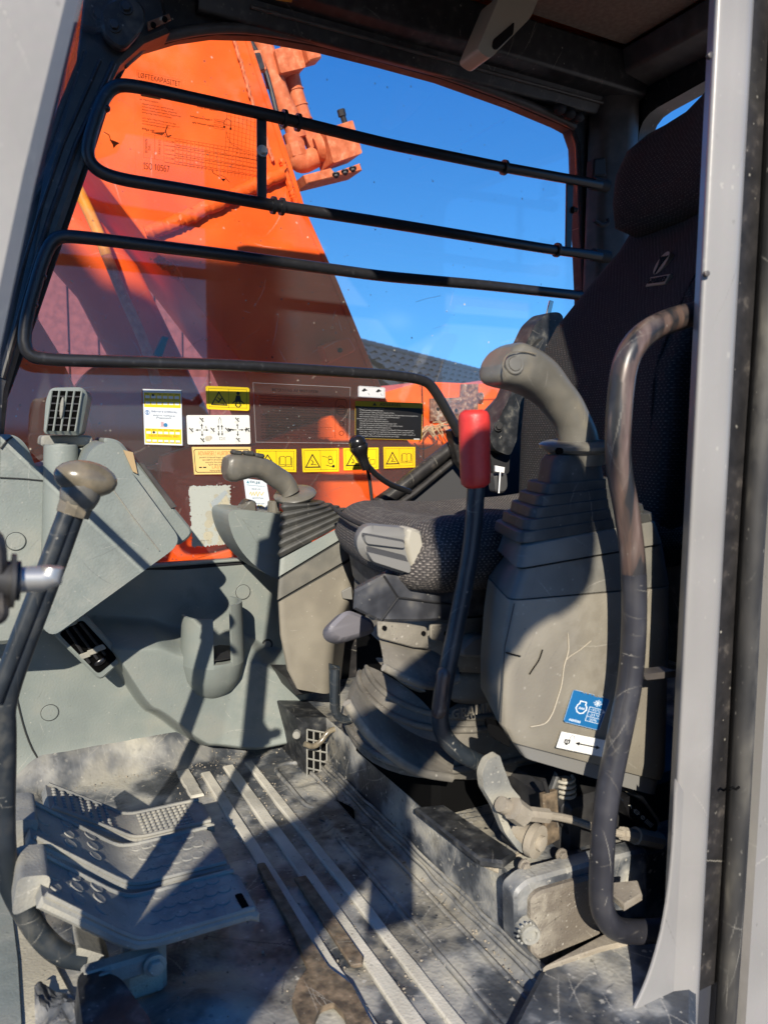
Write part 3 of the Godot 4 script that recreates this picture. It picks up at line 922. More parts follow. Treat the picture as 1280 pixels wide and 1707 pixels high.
	b.slab([r0 + Vector3(0, -0.06, 0), r1 + Vector3(0, -0.06, 0), r1 + far_down * 4.2 + Vector3(0, -0.06, 0), r0 + far_down * 4.2 + Vector3(0, -0.06, 0)], Vector3(0, -0.15, 0))
	var roof := obj("roof", b, M.roof_tile, house)
	var tile := MB.new()
	var ta := along * 0.52; var td := down * 0.40; var tn := -along.cross(down).normalized()
	if tn.y < 0: tn = -tn
	tile.grid(8, 2, func(u, v): return ta * (u - 0.5) + td * v + tn * (0.035 * cos(u * TAU) + 0.045 * v), Vector3.UP)
	tile.slab([ta * -0.5 + td, ta * -0.25 + td, ta * 0.25 + td, ta * 0.5 + td], tn * -0.03)
	var tm := tile.mesh(50.0)
	for j in 8:
		for i in range(0, int(len / 0.5)):
			if j > 5 and i > 20: continue
			var o := MeshInstance3D.new()
			o.name = numbered(roof, "tile"); o.mesh = tm; o.material_override = M.roof_tile
			o.position = r0 + along * (0.25 + i * 0.5) + down * (0.05 + j * 0.38) + tn * 0.01
			roof.add_child(o, true)
	b = MB.new()
	for i in int(len / 0.45):
		b.tube([r0 + along * (i * 0.45) + Vector3(0, 0.03, 0), r0 + along * (i * 0.45 + 0.47) + Vector3(0, 0.045, 0)], 0.09, 10)
	obj("ridge_cap", b, M.roof_tile, house, 60.0)
	b = MB.new(); b.slab([r0 + down * 3.8 + Vector3(0, -0.2, 0), r1 + down * 3.8 + Vector3(0, -0.2, 0), r1 + far_down * 3.8 + Vector3(0, -0.2, 0), r0 + far_down * 3.8 + Vector3(0, -0.2, 0)], Vector3(0, -2.2, 0))
	obj("wall", b, M.red_boards, house)

	# red boarded building seen low through the front of the window
	var barn := thing("barn", "dark red building of upright boards seen through the left of the window", "barn")
	b = MB.new(); b.box(Vector3(-0.8, 1.2, -7.4), Vector3(8.2, 4.9, 0.1))
	obj("wall", b, M.dark_steel, barn)
	var bm := MB.new(); bm.box(Vector3.ZERO, Vector3(0.285, 4.9, 0.04), 0.008)
	var bmesh := bm.mesh()
	for i in 27:
		var o := MeshInstance3D.new()
		o.name = numbered(barn, "board"); o.mesh = bmesh; o.material_override = M.red_boards
		o.position = Vector3(-4.7 + i * 0.3, 1.2, -7.32 + 0.006 * (i % 3))
		barn.add_child(o, true)


func shed() -> void:
	# a boarded shed ahead of the cab on the door side
	var h := thing("shed", "tall red boarded shed standing ahead of the cab on its door side", "shed")
	var b := MB.new(); b.box(Vector3(-6.15, 1.75, 4.3), Vector3(5.9, 6.0, 2.2), 0.02)
	obj("wall", b, M.red_boards, h)
	b = MB.new(); b.box(Vector3(-2.81, 4.4, 5.2), Vector3(0.78, 0.7, 0.4), 0.02)
	obj("eave", b, M.red_boards, h)
	b = MB.new(); b.slab([Vector3(-9.3, 4.75, 3.1), Vector3(-9.3, 5.0, 3.1), Vector3(-9.3, 4.9, 5.5), Vector3(-9.3, 4.75, 5.5)], Vector3(6.2, 0, 0), 0.02)
	obj("roof", b, M.roof_tile, h)


func wobble(pts: Array, a: float, s: int) -> Array:
	var r := RandomNumberGenerator.new(); r.seed = s
	var out := []
	for q in pts: out.append(q + Vector3(r.randf_range(-a, a), r.randf_range(-a, a), r.randf_range(-a * 0.4, a * 0.4)))
	return out


# ---------------------------------------------------------------- the cab shell
const WIN := [Vector3(-0.0049, 0.6308, 0), Vector3(0.0446, 0.7629, 0), Vector3(0.0779, 0.8519, 0), Vector3(0.1403, 1.032, 0), Vector3(0.1978, 1.197, 0), Vector3(0.2364, 1.317, 0), Vector3(0.2615, 1.367, 0), Vector3(0.3067, 1.414, 0), Vector3(0.3698, 1.446, 0), Vector3(0.4411, 1.472, 0), Vector3(0.5279, 1.49, 0), Vector3(0.6736, 1.5, 0), Vector3(0.8172, 1.501, 0), Vector3(0.9732, 1.499, 0), Vector3(1.179, 1.482, 0), Vector3(1.327, 1.463, 0), Vector3(1.364, 1.455, 0), Vector3(1.384, 1.419, 0), Vector3(1.407, 1.184, 0), Vector3(1.421, 1.047, 0), Vector3(1.433, 0.8765, 0), Vector3(1.278, 0.8168, 0), Vector3(1.178, 0.7755, 0), Vector3(1.113, 0.7173, 0), Vector3(1.01, 0.6443, 0), Vector3(0.8439, 0.5318, 0), Vector3(0.7641, 0.4729, 0), Vector3(0.6975, 0.4277, 0), Vector3(0.6155, 0.3988, 0), Vector3(0.4776, 0.4005, 0), Vector3(0.2772, 0.4037, 0), Vector3(0.1198, 0.4144, 0), Vector3(-0.0135, 0.4244, 0)]


func shell() -> void:
	# right side wall with the window opening cut out
	var win := PackedVector2Array()
	for q in WIN: win.append(Vector2(q.x, q.y))
	var left := PackedVector2Array([Vector2(-0.42, -0.06), Vector2(0.7, -0.06), Vector2(0.7, 1.66), Vector2(0.30, 1.66), Vector2(0.0, 0.90), Vector2(-0.1, 0.62), Vector2(-0.2, 0.34)])
	var right := PackedVector2Array([Vector2(0.7, -0.06), Vector2(1.62, -0.06), Vector2(1.62, 1.66), Vector2(0.7, 1.66)])
	var b := MB.new()
	for half in [left, right]:
		for poly in Geometry2D.clip_polygons(half, win):
			var o := []
			for q in poly: o.append(Vector3(q.x, q.y, 0.0))
			b.slab(o, Vector3(0, 0, -0.045))
	struct("wall", b, M.frame_dark)

	# top rail over the window: stepped, with long grooves
	b = MB.new()
	b.slab(rounded([Vector3(0.42, 1.60, 0.0), Vector3(0.42, 1.535, 0.0), Vector3(0.42, 1.525, 0.035), Vector3(0.42, 1.535, 0.085), Vector3(0.42, 1.62, 0.10), Vector3(0.42, 1.62, 0.0)], 0.008), Vector3(1.1, 0, 0))
	b.slab(rounded([Vector3(0.40, 1.54, 0.0), Vector3(0.40, 1.49, 0.0), Vector3(0.40, 1.485, 0.028), Vector3(0.40, 1.54, 0.045)], 0.008), Vector3(1.1, 0, 0))
	struct("top_rail", b, M.frame_dark)
	b = MB.new()
	b.tube(smooth([Vector3(0.2596, 1.364, 0.012), Vector3(0.3044, 1.411, 0.012), Vector3(0.3671, 1.443, 0.012), Vector3(0.4378, 1.469, 0.012), Vector3(0.524, 1.487, 0.012), Vector3(0.6684, 1.498, 0.012), Vector3(0.811, 1.498, 0.012), Vector3(0.9658, 1.496, 0.012), Vector3(1.17, 1.48, 0.012), Vector3(1.316, 1.461, 0.012), Vector3(1.354, 1.452, 0.012)], 4), 0.010, 10)
	struct("window_seal", b, M.frame_brown)
	b = MB.new()
	for y in [1.575, 1.512]:
		b.tube([Vector3(0.5, y, 0.065 if y > 1.55 else 0.04), Vector3(1.42, y, 0.065 if y > 1.55 else 0.04)], 0.004, 8)
	struct("rail_bead", b, M.frame_brown)

	# front pillar on the far side
	b = MB.new()
	b.slab([Vector3(0.3166, 1.53, 0.06), Vector3(0.1999, 1.499, 0.06), Vector3(0.1795, 1.354, 0.06), Vector3(0.155, 1.267, 0.06), Vector3(0.1164, 1.138, 0.06), Vector3(0.084, 0.9874, 0.06), Vector3(0.0536, 0.8647, 0.06), Vector3(0.0025, 0.6957, 0.06), Vector3(-0.0343, 0.591, 0.06), Vector3(0.0219, 0.5898, 0.06), Vector3(0.0425, 0.7492, 0.06), Vector3(0.072, 0.8451, 0.06), Vector3(0.131, 1.018, 0.06), Vector3(0.1862, 1.176, 0.06), Vector3(0.2243, 1.292, 0.06), Vector3(0.2485, 1.343, 0.06), Vector3(0.2919, 1.39, 0.06), Vector3(0.3392, 1.42, 0.06)], Vector3(0, 0, -0.07), 0.008)
	struct("pillar", b, M.frame_dark)
	b = MB.new()
	b.tube([Vector3(0.2357, 1.34, 0.062), Vector3(0.1682, 1.188, 0.062), Vector3(0.1203, 1.055, 0.062), Vector3(0.0677, 0.8863, 0.062), Vector3(0.0337, 0.7697, 0.062)], 0.005, 8)
	b.tube([Vector3(0.2133, 1.341, 0.061), Vector3(0.1463, 1.185, 0.061), Vector3(0.1008, 1.053, 0.061), Vector3(0.0551, 0.9061, 0.061)], 0.003, 8)
	struct("pillar_bead", b, M.frame_dark)
	# header over the windscreen
	b = MB.new()
	b.slab(rounded([Vector3(0.30, 1.50, -0.03), Vector3(0.42, 1.56, -0.03), Vector3(0.42, 1.68, -0.03), Vector3(0.30, 1.68, -0.03), Vector3(0.25, 1.56, -0.03)], 0.02), Vector3(0, 0, 1.05))
	struct("header", b, M.frame_dark)
	b = MB.new()
	b.slab([Vector3(0.31, 1.66, -0.06), Vector3(1.64, 1.66, -0.06), Vector3(1.64, 1.66, 1.03), Vector3(0.31, 1.66, 1.03)], Vector3(0, 0.06, 0), 0.02)
	struct("roof", b, M.orange_paint)
	b = MB.new()
	b.slab([Vector3(0.43, 1.625, 0.1), Vector3(1.43, 1.625, 0.1), Vector3(1.43, 1.625, 1.0), Vector3(0.43, 1.625, 1.0)], Vector3(0, 0.03, 0), 0.006)
	struct("ceiling", b, M.headlining)
	# rear wall with its window, rear corner pillar
	var rw := PackedVector2Array([Vector2(-0.04, -0.06), Vector2(1.02, -0.06), Vector2(1.02, 1.66), Vector2(-0.04, 1.66)])
	var rwin := PackedVector2Array()
	for q in rounded([Vector3(0.045, 0.75, 0), Vector3(0.93, 0.75, 0), Vector3(0.93, 1.545, 0), Vector3(0.055, 1.492, 0)], 0.06): rwin.append(Vector2(q.x, q.y))
	b = MB.new()
	for part in [PackedVector2Array([Vector2(-0.04, -0.06), Vector2(0.5, -0.06), Vector2(0.5, 1.66), Vector2(-0.04, 1.66)]), PackedVector2Array([Vector2(0.5, -0.06), Vector2(1.02, -0.06), Vector2(1.02, 1.66), Vector2(0.5, 1.66)])]:
		for poly in Geometry2D.clip_polygons(part, rwin):
			var o := []
			for q in poly: o.append(Vector3(1.53, q.y, q.x))
			b.slab(o, Vector3(0.05, 0, 0))
	struct("rear_wall", b, M.frame_dark)
	b = MB.new()
	b.slab(rounded([Vector3(1.40, 0.0, 0.003), Vector3(1.53, 0.0, 0.003), Vector3(1.53, 0.0, 0.06), Vector3(1.49, 0.0, 0.075), Vector3(1.42, 0.0, 0.05)], 0.015), Vector3(0, 1.60, 0))
	struct("rear_pillar", b, M.frame_brown)
	b = MB.new()
	b.slab(rounded([Vector3(1.44, 1.57, 0.0), Vector3(1.53, 1.555, 0.0), Vector3(1.53, 1.62, 0.0), Vector3(1.42, 1.62, 0.0)], 0.01), Vector3(0, 0, 1.0))
	struct("rear_rail", b, M.frame_brown)
	# lower body: front panel under the windscreen and left rear side
	b = MB.new()
	b.slab([Vector3(0.73, 0.0, 0.97), Vector3(1.55, 0.0, 0.97), Vector3(1.55, 1.66, 0.97), Vector3(0.73, 1.66, 0.97)], Vector3(0, 0, 0.02))
	struct("side_wall", b, M.frame_dark)
	b = MB.new()
	b.slab([Vector3(-0.40, -0.10, 0.98), Vector3(-0.40, -0.10, -0.03), Vector3(1.55, -0.10, -0.03), Vector3(1.55, -0.10, 0.98)], Vector3(0, 0.04, 0))
	struct("underfloor", b, M.dark_steel)
	# windscreen
	var ws := thing("windscreen", "tinted glass windscreen between the front pillars at the left edge", "windscreen")
	b = MB.new()
	b.slab([Vector3(0.26, 1.50, 0.97), Vector3(0.26, 1.50, 0.0), Vector3(-0.03, 0.75, 0.0), Vector3(-0.03, 0.75, 0.97)], Vector3(-0.004, 0.002, 0))
	obj("pane", b, M.glass, ws)
	b = MB.new()
	b.box(Vector3(-0.035, 0.742, 0.485), Vector3(0.010, 0.012, 0.97), 0.002)
	obj("lower_frame", b, M.frame_dark, ws)
	b = MB.new()
	b.slab([Vector3(-0.045, 0.735, 0.97), Vector3(-0.045, 0.735, 0.0), Vector3(-0.17, 0.10, 0.0), Vector3(-0.17, 0.10, 0.97)], Vector3(-0.004, 0.002, 0))
	obj("lower_pane", b, M.glass, ws)


func front_pillar_details() -> void:
	# hinge plate with bolts in the top corner
	var h := thing("hinge_plate", "black hinge plate with two bolts in the top left corner above the window", "hinge plate")
	var b := MB.new()
	b.slab(rounded([Vector3(0.2118, 1.42, 0.09), Vector3(0.2601, 1.454, 0.09), Vector3(0.2917, 1.434, 0.09), Vector3(0.2846, 1.398, 0.09), Vector3(0.2482, 1.351, 0.09), Vector3(0.2144, 1.369, 0.09)], 0.02), Vector3(0, 0, -0.02), 0.004)
	obj("plate", b, M.frame_dark, h)
	bolt(Vector3(0.235, 1.39, 0.09), Vector3(-0.2, 0, 1), 0.008, 0.010, M.dark_steel, h)
	bolt(Vector3(0.2553, 1.425, 0.09), Vector3(-0.2, 0, 1), 0.008, 0.010, M.dark_steel, h)
	var k := thing("strap_plate", "small brown metal strap with two holes beside the hinge plate", "bracket")
	b = MB.new(); b.slab([Vector3(0.2941, 1.419, 0.075), Vector3(0.3333, 1.443, 0.075), Vector3(0.3374, 1.433, 0.075), Vector3(0.2959, 1.405, 0.075)], Vector3(0, 0, -0.006), 0.001)
	obj("plate", b, M.rusty_plate, k)
	for q in [Vector3(0.3045, 1.415, 0.076), Vector3(0.3252, 1.43, 0.076)]:
		b = MB.new(); b.lathe(q, Vector3(0, 0, 1), [[0.005, -0.002], [0.005, 0.002]], 10)
		obj("hole", b, M.void_black, k)
	# near front pillar: pale outer skin
	var p := MB.new()
	p.slab([Vector3(0.0721, 0.9799, 1), Vector3(0.0106, 0.9638, 1), Vector3(-0.018, 0.7706, 1), Vector3(-0.0461, 0.5271, 1), Vector3(-0.0673, 0.232, 1), Vector3(-0.0315, 0.217, 1), Vector3(-0.0076, 0.522, 1), Vector3(0.0118, 0.7321, 1), Vector3(0.0379, 0.8464, 1)], Vector3(0, 0, -0.03), 0.008)
	struct("door_pillar", p, M.post_grey)
	p = MB.new()
	p.slab([Vector3(0.0789, 0.9987, 0.965), Vector3(0.0684, 0.9959, 0.965), Vector3(0.0324, 0.8553, 0.965), Vector3(0.0068, 0.735, 0.965), Vector3(-0.0119, 0.513, 0.965), Vector3(-0.0335, 0.1891, 0.965), Vector3(-0.0176, 0.1824, 0.965), Vector3(0.0005, 0.5113, 0.965), Vector3(0.0138, 0.729, 0.965), Vector3(0.0425, 0.8568, 0.965)], Vector3(0, 0, -0.03), 0.006)
	struct("door_pillar_inner", p, M.post_blue)
	var s := thing("door_striker", "black door striker plate with a worn bright pin at the left edge", "door striker")
	b = MB.new(); b.slab(rounded([Vector3(-0.0039, 0.6116, 0.985), Vector3(0.0115, 0.6044, 0.985), Vector3(0.0114, 0.5417, 0.985), Vector3(-0.0069, 0.5394, 0.985)], 0.01), Vector3(0, 0, -0.03), 0.004)
	obj("plate", b, M.frame_dark, s)
	b = MB.new(); b.tube([Vector3(0.002, 0.5715, 0.972), Vector3(0.0195, 0.57, 0.972)], 0.0145, 14); b.tube([Vector3(0.0129, 0.5706, 0.972), Vector3(0.016, 0.5703, 0.972)], 0.02, 16)
	obj("collar", b, M.dark_steel, s)
	b = MB.new(); b.tube([Vector3(0.0176, 0.5706, 0.972), Vector3(0.0336, 0.5706, 0.972), Vector3(0.0402, 0.5719, 0.972), Vector3(0.0412, 0.5786, 0.972)], [0.0095, 0.0095, 0.0095, 0.008], 14)
	obj("pin", b, M.zinc, s)


# ---------------------------------------------------------------- window glass, guard, prints on the glass
func window_and_guard() -> void:
	var w := thing("side_window", "large clear side window of the cab facing the orange boom", "window")
	var o := []
	for q in WIN: o.append(Vector3(q.x, q.y, -0.016))
	var b := MB.new(); b.slab(o, Vector3(0, 0, -0.005))
	obj("pane", b, M.glass, w)
	# dried specks and wiped smears on the inside of the glass
	var rr := RandomNumberGenerator.new(); rr.seed = 31
	var dc := Canvas.new(480, 330, Color(0.8, 0.78, 0.72, 0.0))
	for i in 420: dc.disc(Vector2(rr.randf() * 480, 330 - 330 * pow(rr.randf(), 1.6)), rr.randf_range(0.15, 0.75), Color(0.75, 0.72, 0.65, rr.randf_range(0.15, 0.75)))
	for i in 26: dc.disc(Vector2(rr.randf() * 480, rr.randf() * 330), rr.randf_range(0.25, 0.8), Color(0.05, 0.04, 0.04, 0.7))
	for i in 24:
		var a := Vector2(rr.randf_range(60, 400), rr.randf_range(150, 320)); var d := Vector2.from_angle(rr.randf_range(-1.3, -0.2)) * rr.randf_range(6, 26)
		dc.path([a, a + d * 0.5 + Vector2(rr.randf_range(-2, 2), 0), a + d], rr.randf_range(0.4, 1.0), Color(0.75, 0.68, 0.6, rr.randf_range(0.08, 0.35)))
	var sp := obj("dust_specks", sheet([Vector3(0.0, 1.47, -0.0145), Vector3(1.40, 1.47, -0.0145), Vector3(1.40, 0.41, -0.0145), Vector3(0.0, 0.41, -0.0145)]), print_mat("print_specks", dc, 2, 0.9), w)
	b = MB.new()
	var e := []
	for q in WIN: e.append(Vector3(q.x, q.y, -0.006))
	e.append(e[0])
	b.tube(e, 0.007, 8)
	obj("gasket", b, M.black_matt, w)
	b = MB.new(); b.tube([Vector3(0.7431, 0.4779, 0.012), Vector3(0.8375, 0.5329, 0.012), Vector3(1.003, 0.6446, 0.012), Vector3(1.105, 0.717, 0.012), Vector3(1.175, 0.7809, 0.012)], 0.017, 10)
	b.tube([Vector3(0.793, 0.4765, 0.02), Vector3(0.8959, 0.5374, 0.02), Vector3(1.029, 0.6302, 0.02), Vector3(1.116, 0.6949, 0.02)], 0.008, 8)
	obj("sill_gasket", b, M.frame_dark, w)
	b = MB.new(); b.tube([Vector3(0.2641, 0.4048, 0.008), Vector3(0.3478, 0.3985, 0.008), Vector3(0.4751, 0.3993, 0.008), Vector3(0.5288, 0.4007, 0.008)], 0.006, 8)
	obj("sill_lip", b, M.black_matt, w)

	var g := thing("window_guard", "two black tube guards with rounded ends across the upper side window", "window guard")
	b = MB.new()
	b.tube(bend([Vector3(1.379, 1.295, 0.085), Vector3(1.087, 1.289, 0.085), Vector3(0.7749, 1.288, 0.085), Vector3(0.5474, 1.296, 0.085), Vector3(0.3701, 1.298, 0.085), Vector3(0.2643, 1.299, 0.085), Vector3(0.2311, 1.292, 0.085), Vector3(0.2099, 1.262, 0.085), Vector3(0.1836, 1.184, 0.085), Vector3(0.1846, 1.151, 0.085), Vector3(0.2185, 1.132, 0.085), Vector3(0.3671, 1.131, 0.085), Vector3(0.5213, 1.127, 0.085), Vector3(0.7764, 1.126, 0.085), Vector3(1.244, 1.122, 0.085), Vector3(1.387, 1.124, 0.085)], 0.05, 6), 0.0115, 14)
	obj("upper_rail", b, M.black_steel, g, 60.0)
	b = MB.new()
	b.tube(bend([Vector3(1.329, 1.022, 0.085), Vector3(1.027, 1.02, 0.085), Vector3(0.7774, 1.014, 0.085), Vector3(0.3997, 1.021, 0.085), Vector3(0.1607, 1.022, 0.085), Vector3(0.1251, 1.018, 0.085), Vector3(0.1044, 0.9767, 0.085), Vector3(0.0694, 0.8547, 0.085), Vector3(0.0715, 0.8073, 0.085), Vector3(0.1159, 0.8033, 0.085), Vector3(0.4322, 0.81, 0.085), Vector3(0.7794, 0.8058, 0.085), Vector3(0.8797, 0.7994, 0.085), Vector3(0.9084, 0.7791, 0.085), Vector3(0.9786, 0.6767, 0.085)], 0.05, 6), 0.0115, 14)
	obj("lower_rail", b, M.black_steel, g, 60.0)
	b = MB.new(); b.slab([Vector3(0.4979, 1.295, 0.082), Vector3(0.5175, 1.296, 0.082), Vector3(0.5161, 1.126, 0.082), Vector3(0.4976, 1.127, 0.082)], Vector3(0, 0, -0.006), 0.001)
	var up := obj("upright", b, M.black_steel, g)
	bolt(Vector3(0.5071, 1.227, 0.082), Vector3(0, 0, 1), 0.0078, 0.012, M.zinc, up)
	b = MB.new(); b.slab([Vector3(1.276, 1.291, 0.082), Vector3(1.297, 1.292, 0.082), Vector3(1.297, 1.124, 0.082), Vector3(1.28, 1.125, 0.082)], Vector3(0, 0, -0.006), 0.001)
	up = obj("upright", b, M.black_steel, g)
	bolt(Vector3(1.296, 1.224, 0.082), Vector3(1, 0, 0.3), 0.006, 0.012, M.black_steel, up)
	for q in [Vector3(0.5524, 1.296, 0.085), Vector3(0.5815, 1.294, 0.085), Vector3(0.5288, 1.127, 0.085), Vector3(0.5464, 1.127, 0.085), Vector3(1.087, 1.289, 0.085), Vector3(1.249, 1.123, 0.085)]:
		b = MB.new(); b.tube([q - Vector3(0.0035, 0, 0), q + Vector3(0.0035, 0, 0)], 0.017, 14)
		obj("clip", b, M.black_steel, g)
	for q in [Vector3(0.2157, 1.25, 0.085), Vector3(0.1944, 1.212, 0.085), Vector3(0.1014, 0.9477, 0.085), Vector3(0.0862, 0.8971, 0.085)]:
		b = MB.new(); b.ball(q, Vector3(0.009, 0.007, 0.010))
		obj("mount_bolt", b, M.black_steel, g)
	b = MB.new(); b.slab([Vector3(0.2275, 1.285, 0.08), Vector3(0.2224, 1.286, 0.08), Vector3(0.1795, 1.162, 0.08), Vector3(0.1845, 1.161, 0.08)], Vector3(0, 0, -0.02), 0.001)
	b.slab([Vector3(0.1136, 1.009, 0.08), Vector3(0.1088, 1.011, 0.08), Vector3(0.0654, 0.8426, 0.08), Vector3(0.0701, 0.8408, 0.08)], Vector3(0, 0, -0.02), 0.001)
	obj("mount_strip", b, M.black_steel, g)
	for q in [Vector3(1.376, 1.297, 0.08), Vector3(1.388, 1.126, 0.08)]:
		b = MB.new(); b.tube([q - Vector3(0.02, 0, 0), q + Vector3(0.03, 0, 0)], 0.016, 12)
		obj("end_boss", b, M.black_matt, g)
	b = MB.new(); b.slab([Vector3(0.9714, 0.6849, 0.06), Vector3(1.018, 0.7023, 0.06), Vector3(1.021, 0.5827, 0.06), Vector3(0.993, 0.6116, 0.06)], Vector3(0, 0, -0.03), 0.003)
	obj("end_bracket", b, M.frame_dark, g)


func tri_mark(c: Canvas, x: float, y: float, s: float, k: Color) -> void:
	c.path([Vector2(x, y - s * 0.55), Vector2(x + s * 0.62, y + s * 0.5), Vector2(x - s * 0.62, y + s * 0.5)], s * 0.09, k, true)


func stickers() -> void:
	var r := RandomNumberGenerator.new(); r.seed = 77
	var ink := lin(0.012, 0.012, 0.012)
	var yel := lin(0.80, 0.58, 0.01)
	var grp := "yellow pictogram stickers in a row on the window"
	# white service tag with yellow strips
	var c := Canvas.new(130, 190, lin(0.72, 0.76, 0.78))
	c.rect(4, 12, 122, 50, yel); c.rect(4, 134, 122, 50, yel)
	for i in 6:
		for y in [18, 39, 140, 168]:
			var hh := 9 if y < 100 else 8
			c.rect(8 + i * 19.6, y + 4, 15, hh, lin(0.75, 0.75, 0.72))
		c.scrawl(9 + i * 19.6, 14, 12, 4, ink, r); c.scrawl(9 + i * 19.6, 136, 12, 4, ink, r); c.scrawl(9 + i * 19.6, 178, 12, 4, ink, r)
	c.text("NESTE KONTROLL 2020", 8, 31, 112, 7, lin(0.25, 0.15, 0.01)); c.text("NESTE KONTROLL 2021", 16, 155, 100, 7, lin(0.45, 0.16, 0.02), true)
	c.disc(Vector2(34, 20), 4, ink); c.disc(Vector2(33, 147), 4, ink)
	c.text("Sikkerhet & Sertifisering", 26, 72, 86, 9, lin(0.10, 0.13, 0.2), true)
	c.scrawl(32, 86, 74, 6, lin(0.12, 0.15, 0.2), r); c.scrawl(42, 94, 52, 6, lin(0.12, 0.15, 0.2), r)
	c.hoop(Vector2(13, 80), 7, 2, lin(0.05, 0.15, 0.35)); c.rect(11, 73, 4, 14, lin(0.05, 0.15, 0.35))
	c.rect(57, 110, 10, 16, lin(0.55, 0.35, 0.36)); c.disc(Vector2(73, 121), 7, lin(0.03, 0.2, 0.4)); c.line(Vector2(54, 128), Vector2(80, 128), 2, lin(0.5, 0.3, 0.3))
	c.frame(0, 0, 130, 190, 1.5, lin(0.35, 0.36, 0.36))
	sticker("service_tag", [Vector3(0.2857, 0.7628, -0.013), Vector3(0.3632, 0.7629, -0.013), Vector3(0.3635, 0.6489, -0.013), Vector3(0.2866, 0.6514, -0.013)], print_mat("print_service", c), "white inspection tag with two yellow date strips beside the air vent")
	# yellow seat belt warning
	c = Canvas.new(150, 82, yel)
	c.frame(9, 8, 132, 66, 1.2, ink); c.line(Vector2(77, 8), Vector2(77, 74), 1.2, ink)
	tri_mark(c, 44, 44, 42, ink)
	c.path([Vector2(34, 48), Vector2(42, 56), Vector2(54, 40)], 4, ink); c.line(Vector2(50, 60), Vector2(62, 62), 2, ink); c.line(Vector2(40, 40), Vector2(50, 48), 3, ink)
	c.disc(Vector2(110, 22), 6, ink); c.poly([Vector2(103, 29), Vector2(117, 29), Vector2(122, 52), Vector2(98, 52)], ink)
	c.path([Vector2(90, 58), Vector2(98, 50), Vector2(122, 50), Vector2(131, 58)], 3.5, ink); c.path([Vector2(104, 54), Vector2(101, 64), Vector2(107, 70)], 4, ink); c.path([Vector2(116, 54), Vector2(119, 64), Vector2(113, 70)], 4, ink)
	c.round_off(6)
	sticker("warning_label", [Vector3(0.4128, 0.7732, -0.013), Vector3(0.507, 0.7727, -0.013), Vector3(0.5064, 0.7231, -0.013), Vector3(0.4146, 0.725, -0.013)], print_mat("print_belt", c), "yellow warning sticker of a tipping triangle and a belted figure")
	# white control pattern plate
	c = Canvas.new(216, 98, lin(0.74, 0.74, 0.68))
	for o in [Vector2(50, 50), Vector2(172, 50)]:
		for a in 4:
			var d := Vector2.from_angle(a * PI / 2)
			c.line(o + d * 5, o + d * 17, 2.5, ink); var tip: Vector2 = o + d * 22
			var nn := Vector2(-d.y, d.x)
			c.poly([tip, tip - d * 8 + nn * 4, tip - d * 8 - nn * 4], ink)
			var f: Vector2 = o + d * Vector2(36, 34)
			c.line(f + Vector2(-5, -6), f + Vector2(5, 5), 3.5, ink); c.disc(f + Vector2(4, -4), 2.6, ink)
			c.frame(f.x - 8, f.y + 5, 11, 6, 1, lin(0.4, 0.4, 0.38))
	c.poly([Vector2(137, 46), Vector2(154, 46), Vector2(146, 57)], ink); c.poly([Vector2(196, 48), Vector2(209, 44), Vector2(202, 57)], ink)
	for x in [106, 118]:
		c.line(Vector2(x, 36), Vector2(x, 66), 2.5, ink); c.poly([Vector2(x, 32), Vector2(x - 4, 40), Vector2(x + 4, 40)], ink); c.poly([Vector2(x, 70), Vector2(x - 4, 62), Vector2(x + 4, 62)], ink); c.rect(x - 3, 49, 6, 4, lin(0.74, 0.74, 0.68))
	c.path([Vector2(108, 28), Vector2(108, 16), Vector2(112, 8), Vector2(116, 16), Vector2(116, 28)], 1.2, ink); c.frame(108, 74, 10, 10, 1, ink); c.text("R", 121, 74, 8, 11, lin(0.3, 0.3, 0.3)); c.text("A", 60, 36, 7, 9, ink)
	c.disc(Vector2(68, 79), 9, lin(0.5, 0.47, 0.38)); c.disc(Vector2(76, 76), 7, lin(0.42, 0.37, 0.28)); c.poly([Vector2(66, 70), Vector2(79, 70), Vector2(76, 90)], lin(0.55, 0.5, 0.4))
	c.round_off(4)
	sticker("control_pattern_label", [Vector3(0.372, 0.7118, -0.013), Vector3(0.5063, 0.7142, -0.013), Vector3(0.5084, 0.6527, -0.013), Vector3(0.3734, 0.6514, -0.013)], print_mat("print_pattern", c), "white sticker of black arrows showing the joystick pattern")
	# pale orange quick coupler warning
	c = Canvas.new(190, 90, lin(0.78, 0.55, 0.20))
	c.path([Vector2(10, 8), Vector2(180, 8), Vector2(184, 13), Vector2(184, 78), Vector2(179, 83), Vector2(11, 83), Vector2(6, 78), Vector2(6, 13)], 2.2, ink, true)
	c.text("ADVARSEL! HURTIGKOBLING", 18, 14, 152, 14, lin(0.62, 0.12, 0.02))
	for i in 4: c.scrawl(22 + i * 9, 32 + i * 8, 142 - i * 20, 5, lin(0.1, 0.07, 0.03), r)
	c.text("LÅST", 60, 62, 32, 9, lin(0.62, 0.12, 0.02)); c.scrawl(52, 75, 70, 5, lin(0.1, 0.07, 0.03), r)
	c.rect(18, 65, 9, 4, ink); c.rect(31, 65, 10, 4, ink)
	sticker("coupler_label", [Vector3(0.382, 0.6464, -0.013), Vector3(0.5083, 0.6462, -0.013), Vector3(0.5091, 0.588, -0.013), Vector3(0.3859, 0.589, -0.013)], print_mat("print_coupler", c), "pale orange sticker with red heading partly behind the far joystick")
	# clear engine start label
	c = Canvas.new(330, 205, Color(0.35, 0.33, 0.33, 0.10))
	var faint := Color(0.03, 0.02, 0.02, 0.72)
	c.text("BETJENING AV MOTOREN", 62, 17, 152, 12, faint, true)
